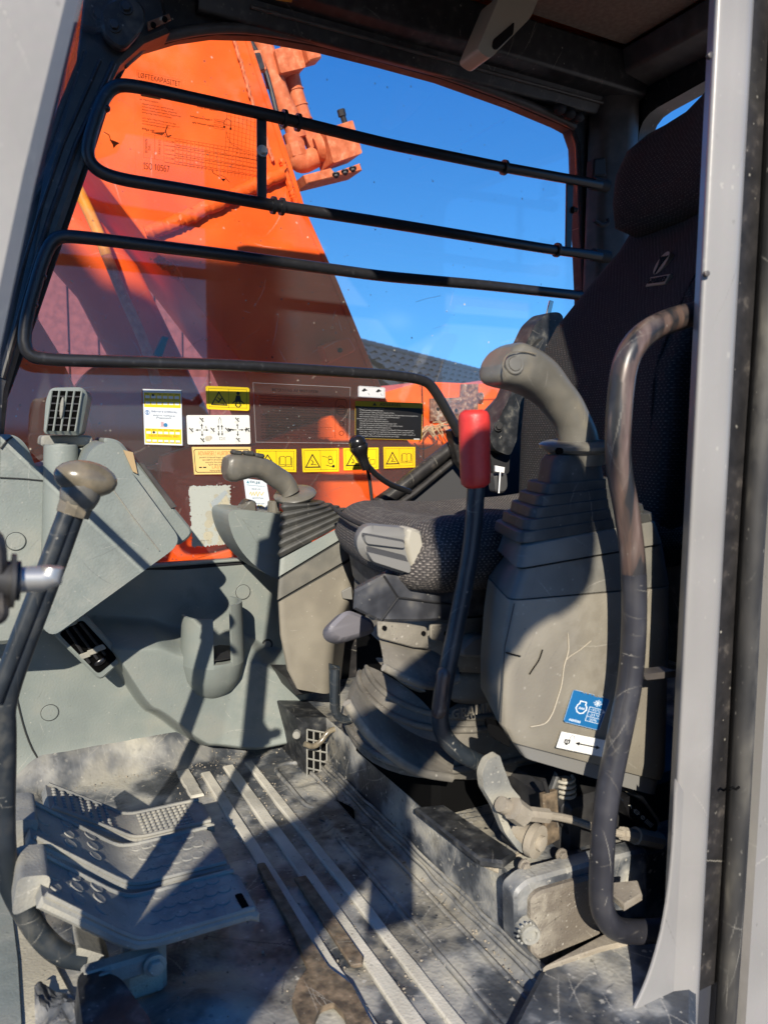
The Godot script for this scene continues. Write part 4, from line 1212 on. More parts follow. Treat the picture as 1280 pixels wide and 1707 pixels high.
	for i in 17:
		c.scrawl(22 + (34 if i in [4, 5, 6] else 0), 42 + i * 9.0, 200 - 70 * float(i % 4 == 3), 4, faint, r)
		if i % 4 == 0: c.line(Vector2(18, 39 + i * 9), Vector2(268, 39 + i * 9), 0.8, faint)
	c.path([Vector2(276, 60), Vector2(284, 46), Vector2(310, 46), Vector2(318, 60), Vector2(318, 185)], 1.5, faint); c.line(Vector2(276, 60), Vector2(276, 185), 1.5, faint)
	c.hoop(Vector2(297, 85), 16, 2, faint); c.line(Vector2(285, 82), Vector2(309, 82), 2, faint); c.line(Vector2(285, 89), Vector2(309, 89), 2, faint)
	c.hoop(Vector2(299, 133), 8, 2.5, faint); c.hoop(Vector2(299, 167), 8, 2.5, faint)
	c.frame(1, 1, 328, 203, 1.6, Color(0.75, 0.72, 0.7, 0.55))
	c.speckle(40, Color(0.7, 0.68, 0.62, 0.6), r, 1.6)
	sticker("engine_start_label", [Vector3(0.5137, 0.7843, -0.013), Vector3(0.7459, 0.7822, -0.013), Vector3(0.7434, 0.6528, -0.013), Vector3(0.5191, 0.6552, -0.013)], print_mat("print_engine", c, 2, 0.5), "large clear sticker with faint black engine instructions and key symbol")
	# four yellow pictograms in a row
	var spots := [[Vector3(0.5203, 0.641, -0.013), Vector3(0.6129, 0.6408, -0.013), Vector3(0.6127, 0.5902, -0.013), Vector3(0.5226, 0.5943, -0.013)], [Vector3(0.6257, 0.6421, -0.013), Vector3(0.7163, 0.6432, -0.013), Vector3(0.7164, 0.5898, -0.013), Vector3(0.6284, 0.5899, -0.013)], [Vector3(0.7268, 0.6432, -0.013), Vector3(0.8178, 0.6444, -0.013), Vector3(0.8182, 0.5938, -0.013), Vector3(0.7285, 0.5924, -0.013)], [Vector3(0.8305, 0.6458, -0.013), Vector3(0.9166, 0.6456, -0.013), Vector3(0.9173, 0.5967, -0.013), Vector3(0.8325, 0.595, -0.013)]]
	var says := ["yellow book pictogram sticker tucked behind the far joystick grip", "yellow pictogram sticker with a figure and wheel, second in the row", "yellow pictogram sticker behind the black knob lever", "yellow book pictogram sticker under the black warning sticker, rightmost in the row"]
	for i in 4:
		c = Canvas.new(130, 78, yel if i < 3 else lin(0.74, 0.48, 0.01))
		c.frame(7, 6, 116, 66, 1.2, ink); c.line(Vector2(64, 6), Vector2(64, 72), 1.2, ink)
		tri_mark(c, 36, 42, 40, ink)
		if i == 0: c.rect(34.5, 34, 3, 16, ink); c.rect(34.5, 53, 3, 4, ink)
		else: c.path([Vector2(32, 38), Vector2(38, 46), Vector2(32, 54)], 2.5, ink); c.line(Vector2(30, 52), Vector2(48, 54), 2, ink)
		if i == 0 or i == 3:
			c.path([Vector2(94, 28), Vector2(88, 24), Vector2(76, 26), Vector2(76, 54), Vector2(88, 53), Vector2(94, 56), Vector2(100, 53), Vector2(112, 54), Vector2(112, 26), Vector2(100, 24), Vector2(94, 28), Vector2(94, 56)], 1.6, ink)
			c.path([Vector2(73, 30), Vector2(72, 59), Vector2(94, 60), Vector2(116, 59), Vector2(115, 30)], 1.6, ink)
		elif i == 1:
			c.hoop(Vector2(98, 32), 6, 2, ink); c.hoop(Vector2(100, 44), 8, 2, ink); c.line(Vector2(70, 26), Vector2(88, 30), 1.5, ink); c.line(Vector2(84, 56), Vector2(106, 62), 2, ink); c.disc(Vector2(110, 60), 5, ink)
		else:
			c.frame(98, 42, 18, 18, 1.5, ink); c.line(Vector2(78, 52), Vector2(94, 36), 3, ink); c.disc(Vector2(76, 34), 4, ink)
		c.speckle(10, lin(0.3, 0.25, 0.1), r, 0.8)
		sticker("pictogram_label", spots[i], print_mat("print_picto_%d" % i, c), says[i], grp)
	# small white arrow label
	c = Canvas.new(96, 44, lin(0.55, 0.56, 0.58))
	c.frame(2, 2, 92, 40, 1.2, lin(0.1, 0.1, 0.1))
	for x in [24.0, 74.0]:
		c.poly([Vector2(x - 12, 20), Vector2(x - 4, 9), Vector2(x + 2, 8), Vector2(x - 3, 22)], ink); c.poly([Vector2(x + 10, 15), Vector2(x - 1, 10), Vector2(x - 1, 20)], ink)
		c.path([Vector2(x + 14 - x * 0.1, 26), Vector2(x + 18 - x * 0.1, 34)], 1.2, ink)
	c.round_off(4)
	sticker("arrow_label", [Vector3(0.7641, 0.7855, -0.013), Vector3(0.8339, 0.7838, -0.013), Vector3(0.8342, 0.7589, -0.013), Vector3(0.7642, 0.7597, -0.013)], print_mat("print_arrow", c), "small white sticker of two black arrow symbols above the black warning sticker")
	# black warning
	c = Canvas.new(236, 136, lin(0.008, 0.008, 0.009))
	c.rect(0, 0, 236, 19, lin(0.66, 0.42, 0.012)); c.frame(0, 0, 236, 136, 1.5, lin(0.4, 0.26, 0.02))
	c.text("ADVARSEL", 84, 4, 74, 11, ink, true); c.poly([Vector2(66, 3), Vector2(73, 15), Vector2(59, 15)], ink)
	for i in 14:
		c.scrawl(6 + (9 if i % 5 else 0), 23 + i * 7.7, [92, 80, 118, 205, 140, 104, 100, 130, 150, 110, 200, 190, 196, 140][i], 4.4, lin(0.42, 0.42, 0.42), r)
	c.rect(206, 130, 22, 4, lin(0.5, 0.5, 0.5))
	sticker("safety_label", [Vector3(0.7567, 0.7513, -0.013), Vector3(0.935, 0.7503, -0.013), Vector3(0.9347, 0.6615, -0.013), Vector3(0.7571, 0.6651, -0.013)], print_mat("print_safety", c), "black text sticker headed ADVARSEL on a dark yellow band")
	# torn grey backing
	c = Canvas.new(140, 210, lin(0.40, 0.42, 0.38))
	for i in 60:
		var o := Vector2(r.randf_range(20, 140), r.randf_range(20, 205))
		if o.x + o.y * 0.25 > 85: c.disc(o, r.randf_range(5, 16), lin(0.46, 0.42, 0.30).lerp(lin(0.36, 0.35, 0.28), r.randf()))
	c.poly([Vector2(70, 60), Vector2(120, 20), Vector2(130, 30), Vector2(78, 84)], lin(0.33, 0.37, 0.38))
	c.speckle(160, lin(0.28, 0.27, 0.22), r, 1.4); c.speckle(90, lin(0.55, 0.53, 0.45), r, 1.2)
	c.scrawl(20, 185, 40, 4, lin(0.1, 0.1, 0.1), r)
	for i in 70:
		var t := r.randf()
		for q in [Vector2(t * 140, 0), Vector2(0, t * 210), Vector2(140, t * 210), Vector2(t * 140, 210)]: c.disc(q + Vector2(r.randf_range(-2, 2), r.randf_range(-2, 2)), r.randf_range(1, 4), Color(0, 0, 0, 0))
	sticker("torn_label", [Vector3(0.3731, 0.5667, -0.013), Vector3(0.4637, 0.567, -0.013), Vector3(0.4647, 0.4361, -0.013), Vector3(0.3782, 0.4337, -0.013)], print_mat("print_torn", c, 1, 0.85), "bare grey backing of a torn-off sticker left of the far console")
	# white oil ticket
	c = Canvas.new(90, 125, lin(0.66, 0.72, 0.76))
	c.text("OLJE", 24, 6, 40, 10, lin(0.02, 0.10, 0.16), true); c.poly([Vector2(10, 16), Vector2(16, 6), Vector2(21, 16)], lin(0.05, 0.25, 0.35)); c.scrawl(10, 20, 70, 4, lin(0.1, 0.2, 0.3), r)
	c.scrawl(28, 32, 34, 5, lin(0.1, 0.15, 0.2), r)
	c.path([Vector2(16, 54), Vector2(22, 46), Vector2(24, 58), Vector2(32, 46), Vector2(34, 58), Vector2(44, 44), Vector2(46, 60), Vector2(56, 44), Vector2(62, 56), Vector2(72, 44)], 2, lin(0.6, 0.45, 0.05))
	c.scrawl(26, 64, 40, 5, lin(0.1, 0.15, 0.2), r); c.scrawl(36, 84, 34, 5, lin(0.1, 0.15, 0.2), r)
	c.path([Vector2(38, 98), Vector2(46, 92), Vector2(46, 106), Vector2(54, 92), Vector2(64, 100), Vector2(58, 106)], 2.5, lin(0.6, 0.45, 0.05)); c.scrawl(40, 112, 30, 4, lin(0.1, 0.15, 0.2), r)
	sticker("oil_ticket", [Vector3(0.4916, 0.5793, -0.013), Vector3(0.5428, 0.5717, -0.013), Vector3(0.5547, 0.5, -0.013), Vector3(0.5014, 0.4996, -0.013)], print_mat("print_oil", c), "white oil change ticket with yellow handwriting behind the far joystick")
	# lifting capacity chart printed on the glass
	c = Canvas.new(430, 380, Color(0, 0, 0, 0))
	var k := Color(0.05, 0.012, 0.01, 1.0); var kf := Color(0.10, 0.025, 0.015, 0.8)
	c.frame(1, 1, 428, 378, 0.8, Color(0.3, 0.1, 0.05, 0.22))
	c.frame(8, 4, 142, 30, 0.8, kf)
	c.text("LØFTEKAPASITET", 12, 9, 132, 18, k)
	c.rect(20, 36, 62, 50, lin(0.06, 0.03, 0.005)); c.rect(22, 66, 58, 18, lin(0.42, 0.17, 0.01)); c.rect(30, 44, 42, 18, lin(0.30, 0.12, 0.01)); c.rect(34, 48, 34, 10, lin(0.06, 0.03, 0.005))
	c.scrawl(17, 94, 60, 5, kf, r)
	for i in 8:
		if i != 4: c.scrawl(24, 108 + i * 9.5, [98, 110, 122, 92, 0, 108, 118, 90][i], 4.5, kf, r)
	for i in 2:
		c.scrawl(178 + i * 8, 118 + i * 20, 72, 6, k, r); c.frame(258, 114 + i * 20, 36, 14, 1, k); c.scrawl(262, 118 + i * 20, 28, 5, k, r)
	c.scrawl(200, 80, 66, 6, k, r)
	c.scrawl(24, 190, 40, 8, k, r)
	# reach diagram
	for i in 9: c.line(Vector2(300 + i * 14, 60 + i * 3), Vector2(300 + i * 14, 216 + i * 4), 0.8, kf); c.line(Vector2(300, 76 + i * 16), Vector2(414, 84 + i * 17), 0.8, kf)
	c.path([Vector2(300, 150), Vector2(308, 176), Vector2(322, 196), Vector2(350, 206)], 1.2, k); c.path([Vector2(302, 70), Vector2(330, 40), Vector2(352, 56)], 1.4, k); c.path([Vector2(290, 120), Vector2(300, 104), Vector2(316, 112), Vector2(316, 130), Vector2(290, 126)], 1.5, k, true)
	c.rect(290, 132, 6, 9, k); c.rect(312, 134, 6, 9, k); c.hoop(Vector2(302, 226), 6, 1, kf)
	# table
	c.frame(28, 208, 66, 82, 0.9, kf); c.line(Vector2(64, 208), Vector2(64, 290), 0.9, kf)
	c.text("BOMMEN", 32, 226, 46, 8, k, false, 1); c.text("DEL", 43, 240, 22, 7, k, false, 1); c.text("ARM (LC)", 76, 222, 50, 7, k, false, 1)
	for i in 4: c.line(Vector2(94, 208 + i * 29), Vector2(418, 208 + i * 31), 1.4, k)
	for i in 23: c.line(Vector2(130 + i * 13, 208), Vector2(130 + i * 13, 296 + i), 0.8, kf)
	for i in 3: c.text("LD=2,0M", 97, 219 + i * 29, 30, 7, k)
	for j in 6: for i in 22: c.scrawl(132 + i * 13, 213 + j * 14.5 + i * 0.4, 9, 4.5, kf, r)
	c.text("ISO 10567", 28, 306, 84, 22, k)
	c.path([Vector2(90, 196), Vector2(100, 206), Vector2(112, 200)], 1.5, kf); c.path([Vector2(104, 170), Vector2(98, 190), Vector2(106, 208), Vector2(116, 200)], 3, k); c.poly([Vector2(50, 202), Vector2(98, 192), Vector2(88, 206)], kf)
	c.path([Vector2(256, 300), Vector2(262, 310), Vector2(282, 318), Vector2(296, 332)], 2, k); c.poly([Vector2(290, 326), Vector2(306, 324), Vector2(298, 336)], k); c.path([Vector2(282, 312), Vector2(302, 318), Vector2(320, 336)], 1.5, k)
	sticker("lifting_chart", [Vector3(0.2846, 1.371, -0.013), Vector3(0.5479, 1.369, -0.013), Vector3(0.5318, 1.167, -0.013), Vector3(0.2815, 1.158, -0.013)], print_mat("print_chart", c, 2, 0.5), "faint black lifting capacity chart printed on the upper window")
	# dead leaf marks
	c = Canvas.new(60, 60, Color(0, 0, 0, 0))
	c.path([Vector2(4, 8), Vector2(20, 14), Vector2(26, 30)], 2.5, k); c.poly([Vector2(22, 30), Vector2(34, 30), Vector2(56, 36), Vector2(44, 46), Vector2(36, 58), Vector2(32, 44)], Color(0.06, 0.03, 0.02, 0.95))
	sticker("dirt_mark", [Vector3(0.2244, 1.248, -0.013), Vector3(0.2571, 1.247, -0.013), Vector3(0.2563, 1.216, -0.013), Vector3(0.2234, 1.215, -0.013)], print_mat("print_dirt", c, 2, 0.8), "small black squashed dirt mark on the glass left of the chart")


# ---------------------------------------------------------------- moulded grey trim under the window
func along_curve(c: Array, x: float) -> float:
	if x <= c[0].x: return c[0].y
	for i in c.size() - 1:
		if x <= c[i + 1].x:
			var t: float = (x - c[i].x) / (c[i + 1].x - c[i].x)
			return lerpf(c[i].y, c[i + 1].y, t * t * (3.0 - 2.0 * t) * 0.4 + t * 0.6)
	return c[-1].y


func trim_depth(x: float, y: float) -> float:
	var low := [Vector3(0.0741, 0.4119, 0.06), Vector3(0.1429, 0.3083, 0.06), Vector3(0.1946, 0.2253, 0.06), Vector3(0.2709, 0.1038, 0.06), Vector3(0.378, 0.0105, 0.06), Vector3(0.4809, -0.0149, 0.06), Vector3(0.5907, -0.0145, 0.06)]
	var s := smoothstep(0.0, 0.045, y - along_curve(low, x))
	var top := [Vector3(0.0713, 0.3334, 0.06), Vector3(0.184, 0.3166, 0.06), Vector3(0.2813, 0.3036, 0.06), Vector3(0.329, 0.2812, 0.06), Vector3(0.3944, 0.2586, 0.06), Vector3(0.4836, 0.2479, 0.06), Vector3(0.5365, 0.2113, 0.06), Vector3(0.6195, 0.1804, 0.06)]
	var upper := smoothstep(0.0, 0.045, along_curve(top, x) - y)
	var side := smoothstep(0.12, 0.22, x) * smoothstep(0.66, 0.58, x)
	return 0.012 + 0.10 * s * upper * side + 0.012 * smoothstep(0.06, 0.0, y)


func side_trim() -> void:
	var t := thing("side_trim", "grey moulded plastic trim panel below the side window with a swollen duct", "trim panel")
	var b := MB.new()
	var low := [Vector3(0.0741, 0.4119, 0.06), Vector3(0.1429, 0.3083, 0.06), Vector3(0.1946, 0.2253, 0.06), Vector3(0.2709, 0.1038, 0.06), Vector3(0.378, 0.0105, 0.06), Vector3(0.4809, -0.0149, 0.06), Vector3(0.5907, -0.0145, 0.06)]
	var high := [Vector3(0.0713, 0.3334, 0.06), Vector3(0.184, 0.3166, 0.06), Vector3(0.2813, 0.3036, 0.06), Vector3(0.329, 0.2812, 0.06), Vector3(0.3944, 0.2586, 0.06), Vector3(0.4836, 0.2479, 0.06), Vector3(0.5365, 0.2113, 0.06), Vector3(0.6195, 0.1804, 0.06)]
	b.grid(200, 100, func(u, v):
		# rows run along the two moulded edges so that these stay crisp
		var x := -0.30 + 0.96 * float(u)
		var l := clampf(along_curve(low, x), 0.012, 0.26)
		var h := clampf(along_curve(high, x), l + 0.10, 0.400)
		var stops := [[0.0, 0.008], [0.16, l], [0.36, l + 0.045], [0.56, h - 0.045], [0.76, h], [1.0, 0.406]]
		var y := 0.406
		for k in 5:
			if v <= stops[k + 1][0]:
				y = lerpf(stops[k][1], stops[k + 1][1], (v - stops[k][0]) / (stops[k + 1][0] - stops[k][0]))
				break
		return Vector3(x, y, trim_depth(x, y)), Vector3(0, 0, 1))
	b.slab([Vector3(-0.30, 0.404, 0.001), Vector3(0.66, 0.404, 0.001), Vector3(0.66, 0.404, 0.022), Vector3(-0.30, 0.404, 0.022)], Vector3(0, 0.006, 0), 0.002)
	obj("panel", b, M.grey_trim, t)
	# round blanking plugs: a groove ring and a cap
	for q in [Vector3(0.48, 0.3358, 0.02), Vector3(0.0917, 0.1328, 0.02)]:
		b = MB.new(); b.lathe(Vector3(q.x, q.y, trim_depth(q.x, q.y) - 0.004), Vector3(0, 0, 1), [[0.0165, 0.0], [0.0165, 0.0055]], 28)
		var gr := obj("plug_groove", b, M.groove, t)
		b = MB.new(); b.lathe(Vector3(q.x, q.y, trim_depth(q.x, q.y) - 0.004), Vector3(0, 0, 1), [[0.0155, 0.0], [0.0155, 0.0055], [0.0145, 0.0065]], 28)
		obj("plug", b, M.grey_trim, gr)
	var sc: Vector3 = Vector3(0.5334, 0.2132, 0.03)
	sc.z = trim_depth(sc.x, sc.y)
	b = MB.new(); b.lathe(sc, Vector3(0, 0, 1), [[0.013, -0.003], [0.013, 0.001]], 20)
	obj("screw_recess", b, M.groove, t)
	bolt(sc, Vector3(0, 0, 1), 0.006, 0.005, M.dusty_cast, t, "screw")
	b = MB.new(); b.tube([sc + Vector3(-0.014, 0, 0.002), sc + Vector3(0, 0.014, 0.002)], 0.002, 5)
	# seam up the left of the panel
	b = MB.new(); b.tube(smooth([Vector3(0.0261, 0.2934, 0.014), Vector3(0.0365, 0.1637, 0.014), Vector3(0.0589, 0.0644, 0.014), Vector3(0.0993, -0.0046, 0.014)], 5), 0.0016, 5)
	obj("seam", b, M.groove, t)
	# dark recess beneath the sill
	b = MB.new(); b.slab(rounded([Vector3(0.2748, 0.3916, 0.05), Vector3(0.5793, 0.3721, 0.05), Vector3(0.576, 0.2478, 0.05), Vector3(0.3505, 0.2763, 0.05), Vector3(0.3011, 0.3188, 0.05)], 0.02), Vector3(0, 0, -0.06), 0.002)

	# lower air vent, tilted
	var v := thing("floor_vent", "black tilted air vent with sliding levers set in the lower grey trim", "air vent")
	b = MB.new(); b.slab(rounded([Vector3(0.0942, 0.3104, 0.098), Vector3(0.1505, 0.3424, 0.098), Vector3(0.2226, 0.2462, 0.098), Vector3(0.176, 0.2083, 0.098)], 0.012), Vector3(0, 0, -0.03), 0.004)
	obj("surround", b, M.grey_trim, v)
	b = MB.new(); b.slab(rounded([Vector3(0.1061, 0.3096, 0.1005), Vector3(0.1478, 0.3308, 0.1005), Vector3(0.2081, 0.25, 0.1005), Vector3(0.1719, 0.2236, 0.1005)], 0.008), Vector3(0, 0, -0.01), 0.001)
	obj("recess", b, M.louvre_black, v)
	for i in 3:
		var a: Vector3 = Vector3(0.1202, 0.3156, 0.104).lerp(Vector3(0.1431, 0.3254, 0.104), i / 2.0)
		var e: Vector3 = Vector3(0.1574, 0.2485, 0.104).lerp(Vector3(0.1853, 0.2598, 0.104), i / 2.0)
		b = MB.new(); b.tube([a, e], 0.0028, 6)
		var sl := obj("slat", b, M.black_matt, v)
		b = MB.new(); b.slab(rounded([a.lerp(e, 0.72) + Vector3(-0.008, 0, 0.001), a.lerp(e, 0.86) + Vector3(-0.008, 0, 0.001), a.lerp(e, 0.86) + Vector3(0.008, 0.004, 0.001), a.lerp(e, 0.72) + Vector3(0.008, 0.004, 0.001)], 0.003), Vector3(0, 0, 0.004), 0.001)
		obj("tab", b, M.dusty_cast, sl)
	b = MB.new(); b.ball(Vector3(0.1765, 0.248, 0.103), Vector3(0.012, 0.006, 0.004), Basis(Vector3(0, 0, 1), 0.5))
	obj("thumb_wheel", b, M.black_gloss, v)

	# cup holder moulded on the duct
	var c := thing("cup_holder", "grey plastic cup holder with a notched front on the lower side trim", "cup holder")
	var o: Vector3 = Vector3(0.3896, 0.2331, 0.095)
	var rings: Array[PackedVector3Array] = []
	for s in [[-0.100, 0.006, -0.035], [-0.095, 0.028, -0.022], [-0.072, 0.046, -0.008], [-0.044, 0.058, 0.0], [-0.012, 0.0635, 0.004], [-0.004, 0.063, 0.004]]:
		var rg := PackedVector3Array()
		for k in 28: rg.append(o + Vector3(cos(TAU * k / 28) * s[1], s[0], s[2] + sin(TAU * k / 28) * s[1]))
		rings.append(rg)
	b = MB.new(); b.loft(rings)
	obj("bowl", b, M.grey_trim, c, 50.0)
	for part in [[3.3, 1.80, 0.086, 0.06], [1.18, -0.6, 0.108, 0.03]]:
		b = MB.new()
		var n := 14
		for k in n:
			var a0: float = lerpf(part[0], part[1], float(k) / n); var a1: float = lerpf(part[0], part[1], float(k + 1) / n)
			var top: float = part[2]
			var at := func(a: float, rr: float, y: float) -> Vector3: return o + Vector3(cos(a) * rr, y, 0.004 + sin(a) * rr)
			var sh := 0.93
			b.quad(at.call(a0, 0.0635, -0.012), at.call(a1, 0.0635, -0.012), at.call(a1, 0.0635 * sh, top), at.call(a0, 0.0635 * sh, top))
			b.quad(at.call(a1, 0.057, -0.012), at.call(a0, 0.057, -0.012), at.call(a0, 0.057 * sh, top), at.call(a1, 0.057 * sh, top))
			b.quad(at.call(a0, 0.0635 * sh, top), at.call(a1, 0.0635 * sh, top), at.call(a1, 0.057 * sh, top), at.call(a0, 0.057 * sh, top))
			if k == 0: b.quad(at.call(a0, 0.057, -0.012), at.call(a0, 0.0635, -0.012), at.call(a0, 0.0635 * sh, top), at.call(a0, 0.057 * sh, top))
			if k == n - 1: b.quad(at.call(a1, 0.0635, -0.012), at.call(a1, 0.057, -0.012), at.call(a1, 0.057 * sh, top), at.call(a1, 0.0635 * sh, top))
		b.face(0, o + Vector3(0, 0, 10) - o)
		obj("rim_wall", b, M.grey_trim, c, 50.0)
	b = MB.new(); b.lathe(o + Vector3(0, 0.002, 0.004), Vector3.UP, [[0.055, 0.0], [0.055, 0.002]], 24)
	obj("well", b, M.black_matt, c)


# ---------------------------------------------------------------- front console with its air vent
func dash() -> void:
	var d := thing("front_console", "grey plastic front console with a tilted monitor housing below the window", "console")
	var b := MB.new()
	b.slab(rounded([Vector3(-0.053, 0.6674, 0.2), Vector3(0.0454, 0.6717, 0.2), Vector3(0.0625, 0.6542, 0.2), Vector3(0.0754, 0.6147, 0.2), Vector3(0.1031, 0.6243, 0.2), Vector3(0.1586, 0.6582, 0.2), Vector3(0.1681, 0.6542, 0.2), Vector3(0.1663, 0.595, 0.2), Vector3(0.1536, 0.4922, 0.2), Vector3(0.1293, 0.3899, 0.2), Vector3(0.0824, 0.3427, 0.2), Vector3(0.0269, 0.3236, 0.2), Vector3(-0.068, 0.3305, 0.2)], 0.012), Vector3(0, 0, -0.19), 0.008)
	obj("body", b, M.grey_trim, d)
	b = MB.new()
	var col: Array[PackedVector3Array] = []
	for s in [[741, 0.024], [744, 0.0265], [800, 0.027], [900, 0.029], [980, 0.031], [1040, 0.028]]:
		var q: Vector3 = Vector3(0.113, 0.6553, 0.205).lerp(Vector3(0.1011, 0.3521, 0.205), (s[0] - 741.0) / 299.0)
		var rg := PackedVector3Array()
		for k in 24: rg.append(q + Vector3(cos(TAU * k / 24) * s[1], 0, sin(TAU * k / 24) * s[1]))
		col.append(rg)
	b.loft(col)
	b.lathe(Vector3(0.113, 0.6553, 0.205), Vector3.UP, [[0.012, -0.001], [0.011, 0.0015]], 16)
	obj("column", b, M.grey_trim, d, 50.0)
	# tilted housing of the monitor: rounded block
	b = MB.new()
	b.slab(rounded([Vector3(0.1457, 0.651, 0.325), Vector3(0.1671, 0.6621, 0.325), Vector3(0.1775, 0.6546, 0.325), Vector3(0.2776, 0.5052, 0.325), Vector3(0.2705, 0.4877, 0.325), Vector3(0.0813, 0.3612, 0.325), Vector3(0.0634, 0.3821, 0.325), Vector3(0.0768, 0.476, 0.325), Vector3(0.1049, 0.5577, 0.325)], 0.014), Vector3(0.004, 0.004, -0.24), 0.014)
	obj("housing", b, M.grey_trim, d, 50.0)
	b = MB.new()
	b.slab(rounded([Vector3(0.1748, 0.6688, 0.24), Vector3(0.2013, 0.6629, 0.24), Vector3(0.3208, 0.5048, 0.24), Vector3(0.3163, 0.4922, 0.24), Vector3(0.293, 0.4766, 0.24), Vector3(0.1815, 0.637, 0.24)], 0.01), Vector3(0, 0, -0.12), 0.004)
	var sc := obj("screen_side", b, M.grey_trim, d)
	b = MB.new()
	b.slab([Vector3(0.2309, 0.6246, 0.243), Vector3(0.2388, 0.6245, 0.243), Vector3(0.2937, 0.5477, 0.243), Vector3(0.2833, 0.5449, 0.243)], Vector3(0, 0, -0.02), 0.001)
	obj("screen_glass", b, M.frame_brown, sc)
	b = MB.new()
	b.slab([Vector3(0.2057, 0.647, 0.246), Vector3(0.2211, 0.643, 0.246), Vector3(0.228, 0.6065, 0.246), Vector3(0.2203, 0.6107, 0.246)], Vector3(0, 0, -0.003), 0.0)
	obj("yellow_mark", b, M.straw, sc)
	# scribed lines and plug on the near face
	b = MB.new(); b.tube([Vector3(0.1737, 0.591, 0.327), Vector3(0.2051, 0.5423, 0.327), Vector3(0.245, 0.4857, 0.327)], 0.0010, 5)
	obj("edge_scratch", b, M.dusty_cast, d)
	b = MB.new(); b.tube(smooth([Vector3(0.02, 0.6021, 0.202), Vector3(0.055, 0.5994, 0.202), Vector3(0.0729, 0.5971, 0.202), Vector3(0.1167, 0.5921, 0.202)], 3), 0.0012, 5)
	obj("seam", b, M.groove, d)
	b = MB.new(); b.tube(smooth([Vector3(0.0236, 0.6485, 0.202), Vector3(0.0327, 0.661, 0.202), Vector3(0.0417, 0.6678, 0.202)], 3), 0.0016, 5)
	obj("seam", b, M.groove, d)
	b = MB.new(); b.lathe(Vector3(0.0398, 0.4966, 0.198), Vector3(0, 0, 1), [[0.0155, 0.0], [0.0155, 0.0035]], 28)
	var gr := obj("plug_groove", b, M.groove, d)
	b = MB.new(); b.lathe(Vector3(0.0398, 0.4966, 0.198), Vector3(0, 0, 1), [[0.0145, 0.0], [0.0145, 0.004], [0.0135, 0.005]], 28)
	obj("plug", b, M.grey_trim, gr)

	var v := thing("air_vent", "grey upright air vent head with a black louvre grid on the front console", "air vent")
	b = MB.new()
	b.slab(rounded([Vector3(0.0975, 0.747, 0.235), Vector3(0.1462, 0.7496, 0.235), Vector3(0.1541, 0.7372, 0.235), Vector3(0.1401, 0.6705, 0.235), Vector3(0.0843, 0.6722, 0.235), Vector3(0.0897, 0.7258, 0.235)], 0.008), Vector3(0.018, 0.0, -0.09), 0.006)
	obj("head", b, M.grey_trim, v)
	b = MB.new()
	b.slab(rounded([Vector3(0.0846, 0.67, 0.2), Vector3(0.1628, 0.6704, 0.2), Vector3(0.1642, 0.6522, 0.2), Vector3(0.0822, 0.6522, 0.2)], 0.006), Vector3(0, 0, -0.09), 0.003)
	obj("neck", b, M.dusty_cast, v)
	b = MB.new(); b.slab([Vector3(0.0999, 0.7422, 0.2365), Vector3(0.1449, 0.7427, 0.2365), Vector3(0.1328, 0.6773, 0.2365), Vector3(0.0888, 0.678, 0.2365)], Vector3(0, 0, -0.012), 0.001)
	obj("grid_recess", b, M.louvre_black, v)
	for i in 5:
		b = MB.new()
		b.tube([Vector3(0.0997, 0.7421, 0.239).lerp(Vector3(0.1447, 0.7426, 0.239), i / 4.0), Vector3(0.0886, 0.678, 0.239).lerp(Vector3(0.1326, 0.6774, 0.239), i / 4.0)], 0.0016, 5)
		obj("upright_slat", b, M.grey_trim, v)
	for j in 5:
		var f := (j + 0.8) / 5.6
		b = MB.new()
		b.tube([Vector3(0.0998, 0.7422, 0.238).lerp(Vector3(0.0887, 0.678, 0.238), f), Vector3(0.1448, 0.7427, 0.238).lerp(Vector3(0.1327, 0.6774, 0.238), f)], 0.0012, 5)
		obj("cross_slat", b, M.trim_black_panel, v)
	b = MB.new(); b.ball(Vector3(0.1138, 0.7148, 0.24), Vector3(0.0035, 0.018, 0.006), Basis(Vector3(0, 0, 1), -0.12))
	obj("thumb_wheel", b, M.dusty_cast, v)


# ---------------------------------------------------------------- floor
var n0 := FastNoiseLite.new()


func floor_height(x: float, z: float) -> float:
	var y := 0.0
	y += 0.055 * smoothstep(0.075, 0.0, z) * smoothstep(-0.02, 0.08, x)
	y += 0.018 * smoothstep(0.565, 0.592, x)
	# raised boss round the pedal shafts, low in front
	var d := Vector2((x - 0.19) / 0.11, (z - 0.79) / 0.13).length()
	y += 0.022 * smoothstep(1.0, 0.35, d + n0.get_noise_2d(x * 60.0, z * 60.0) * 0.25)
	# embossed panel along the seat base
	if x > 0.495 and x < 0.555 and z > 0.26: y += 0.006 * smoothstep(0.26, 0.28, z) * smoothstep(0.495, 0.503, x) * smoothstep(0.555, 0.547, x)
	if z < 0.03: y += 0.0
	return y


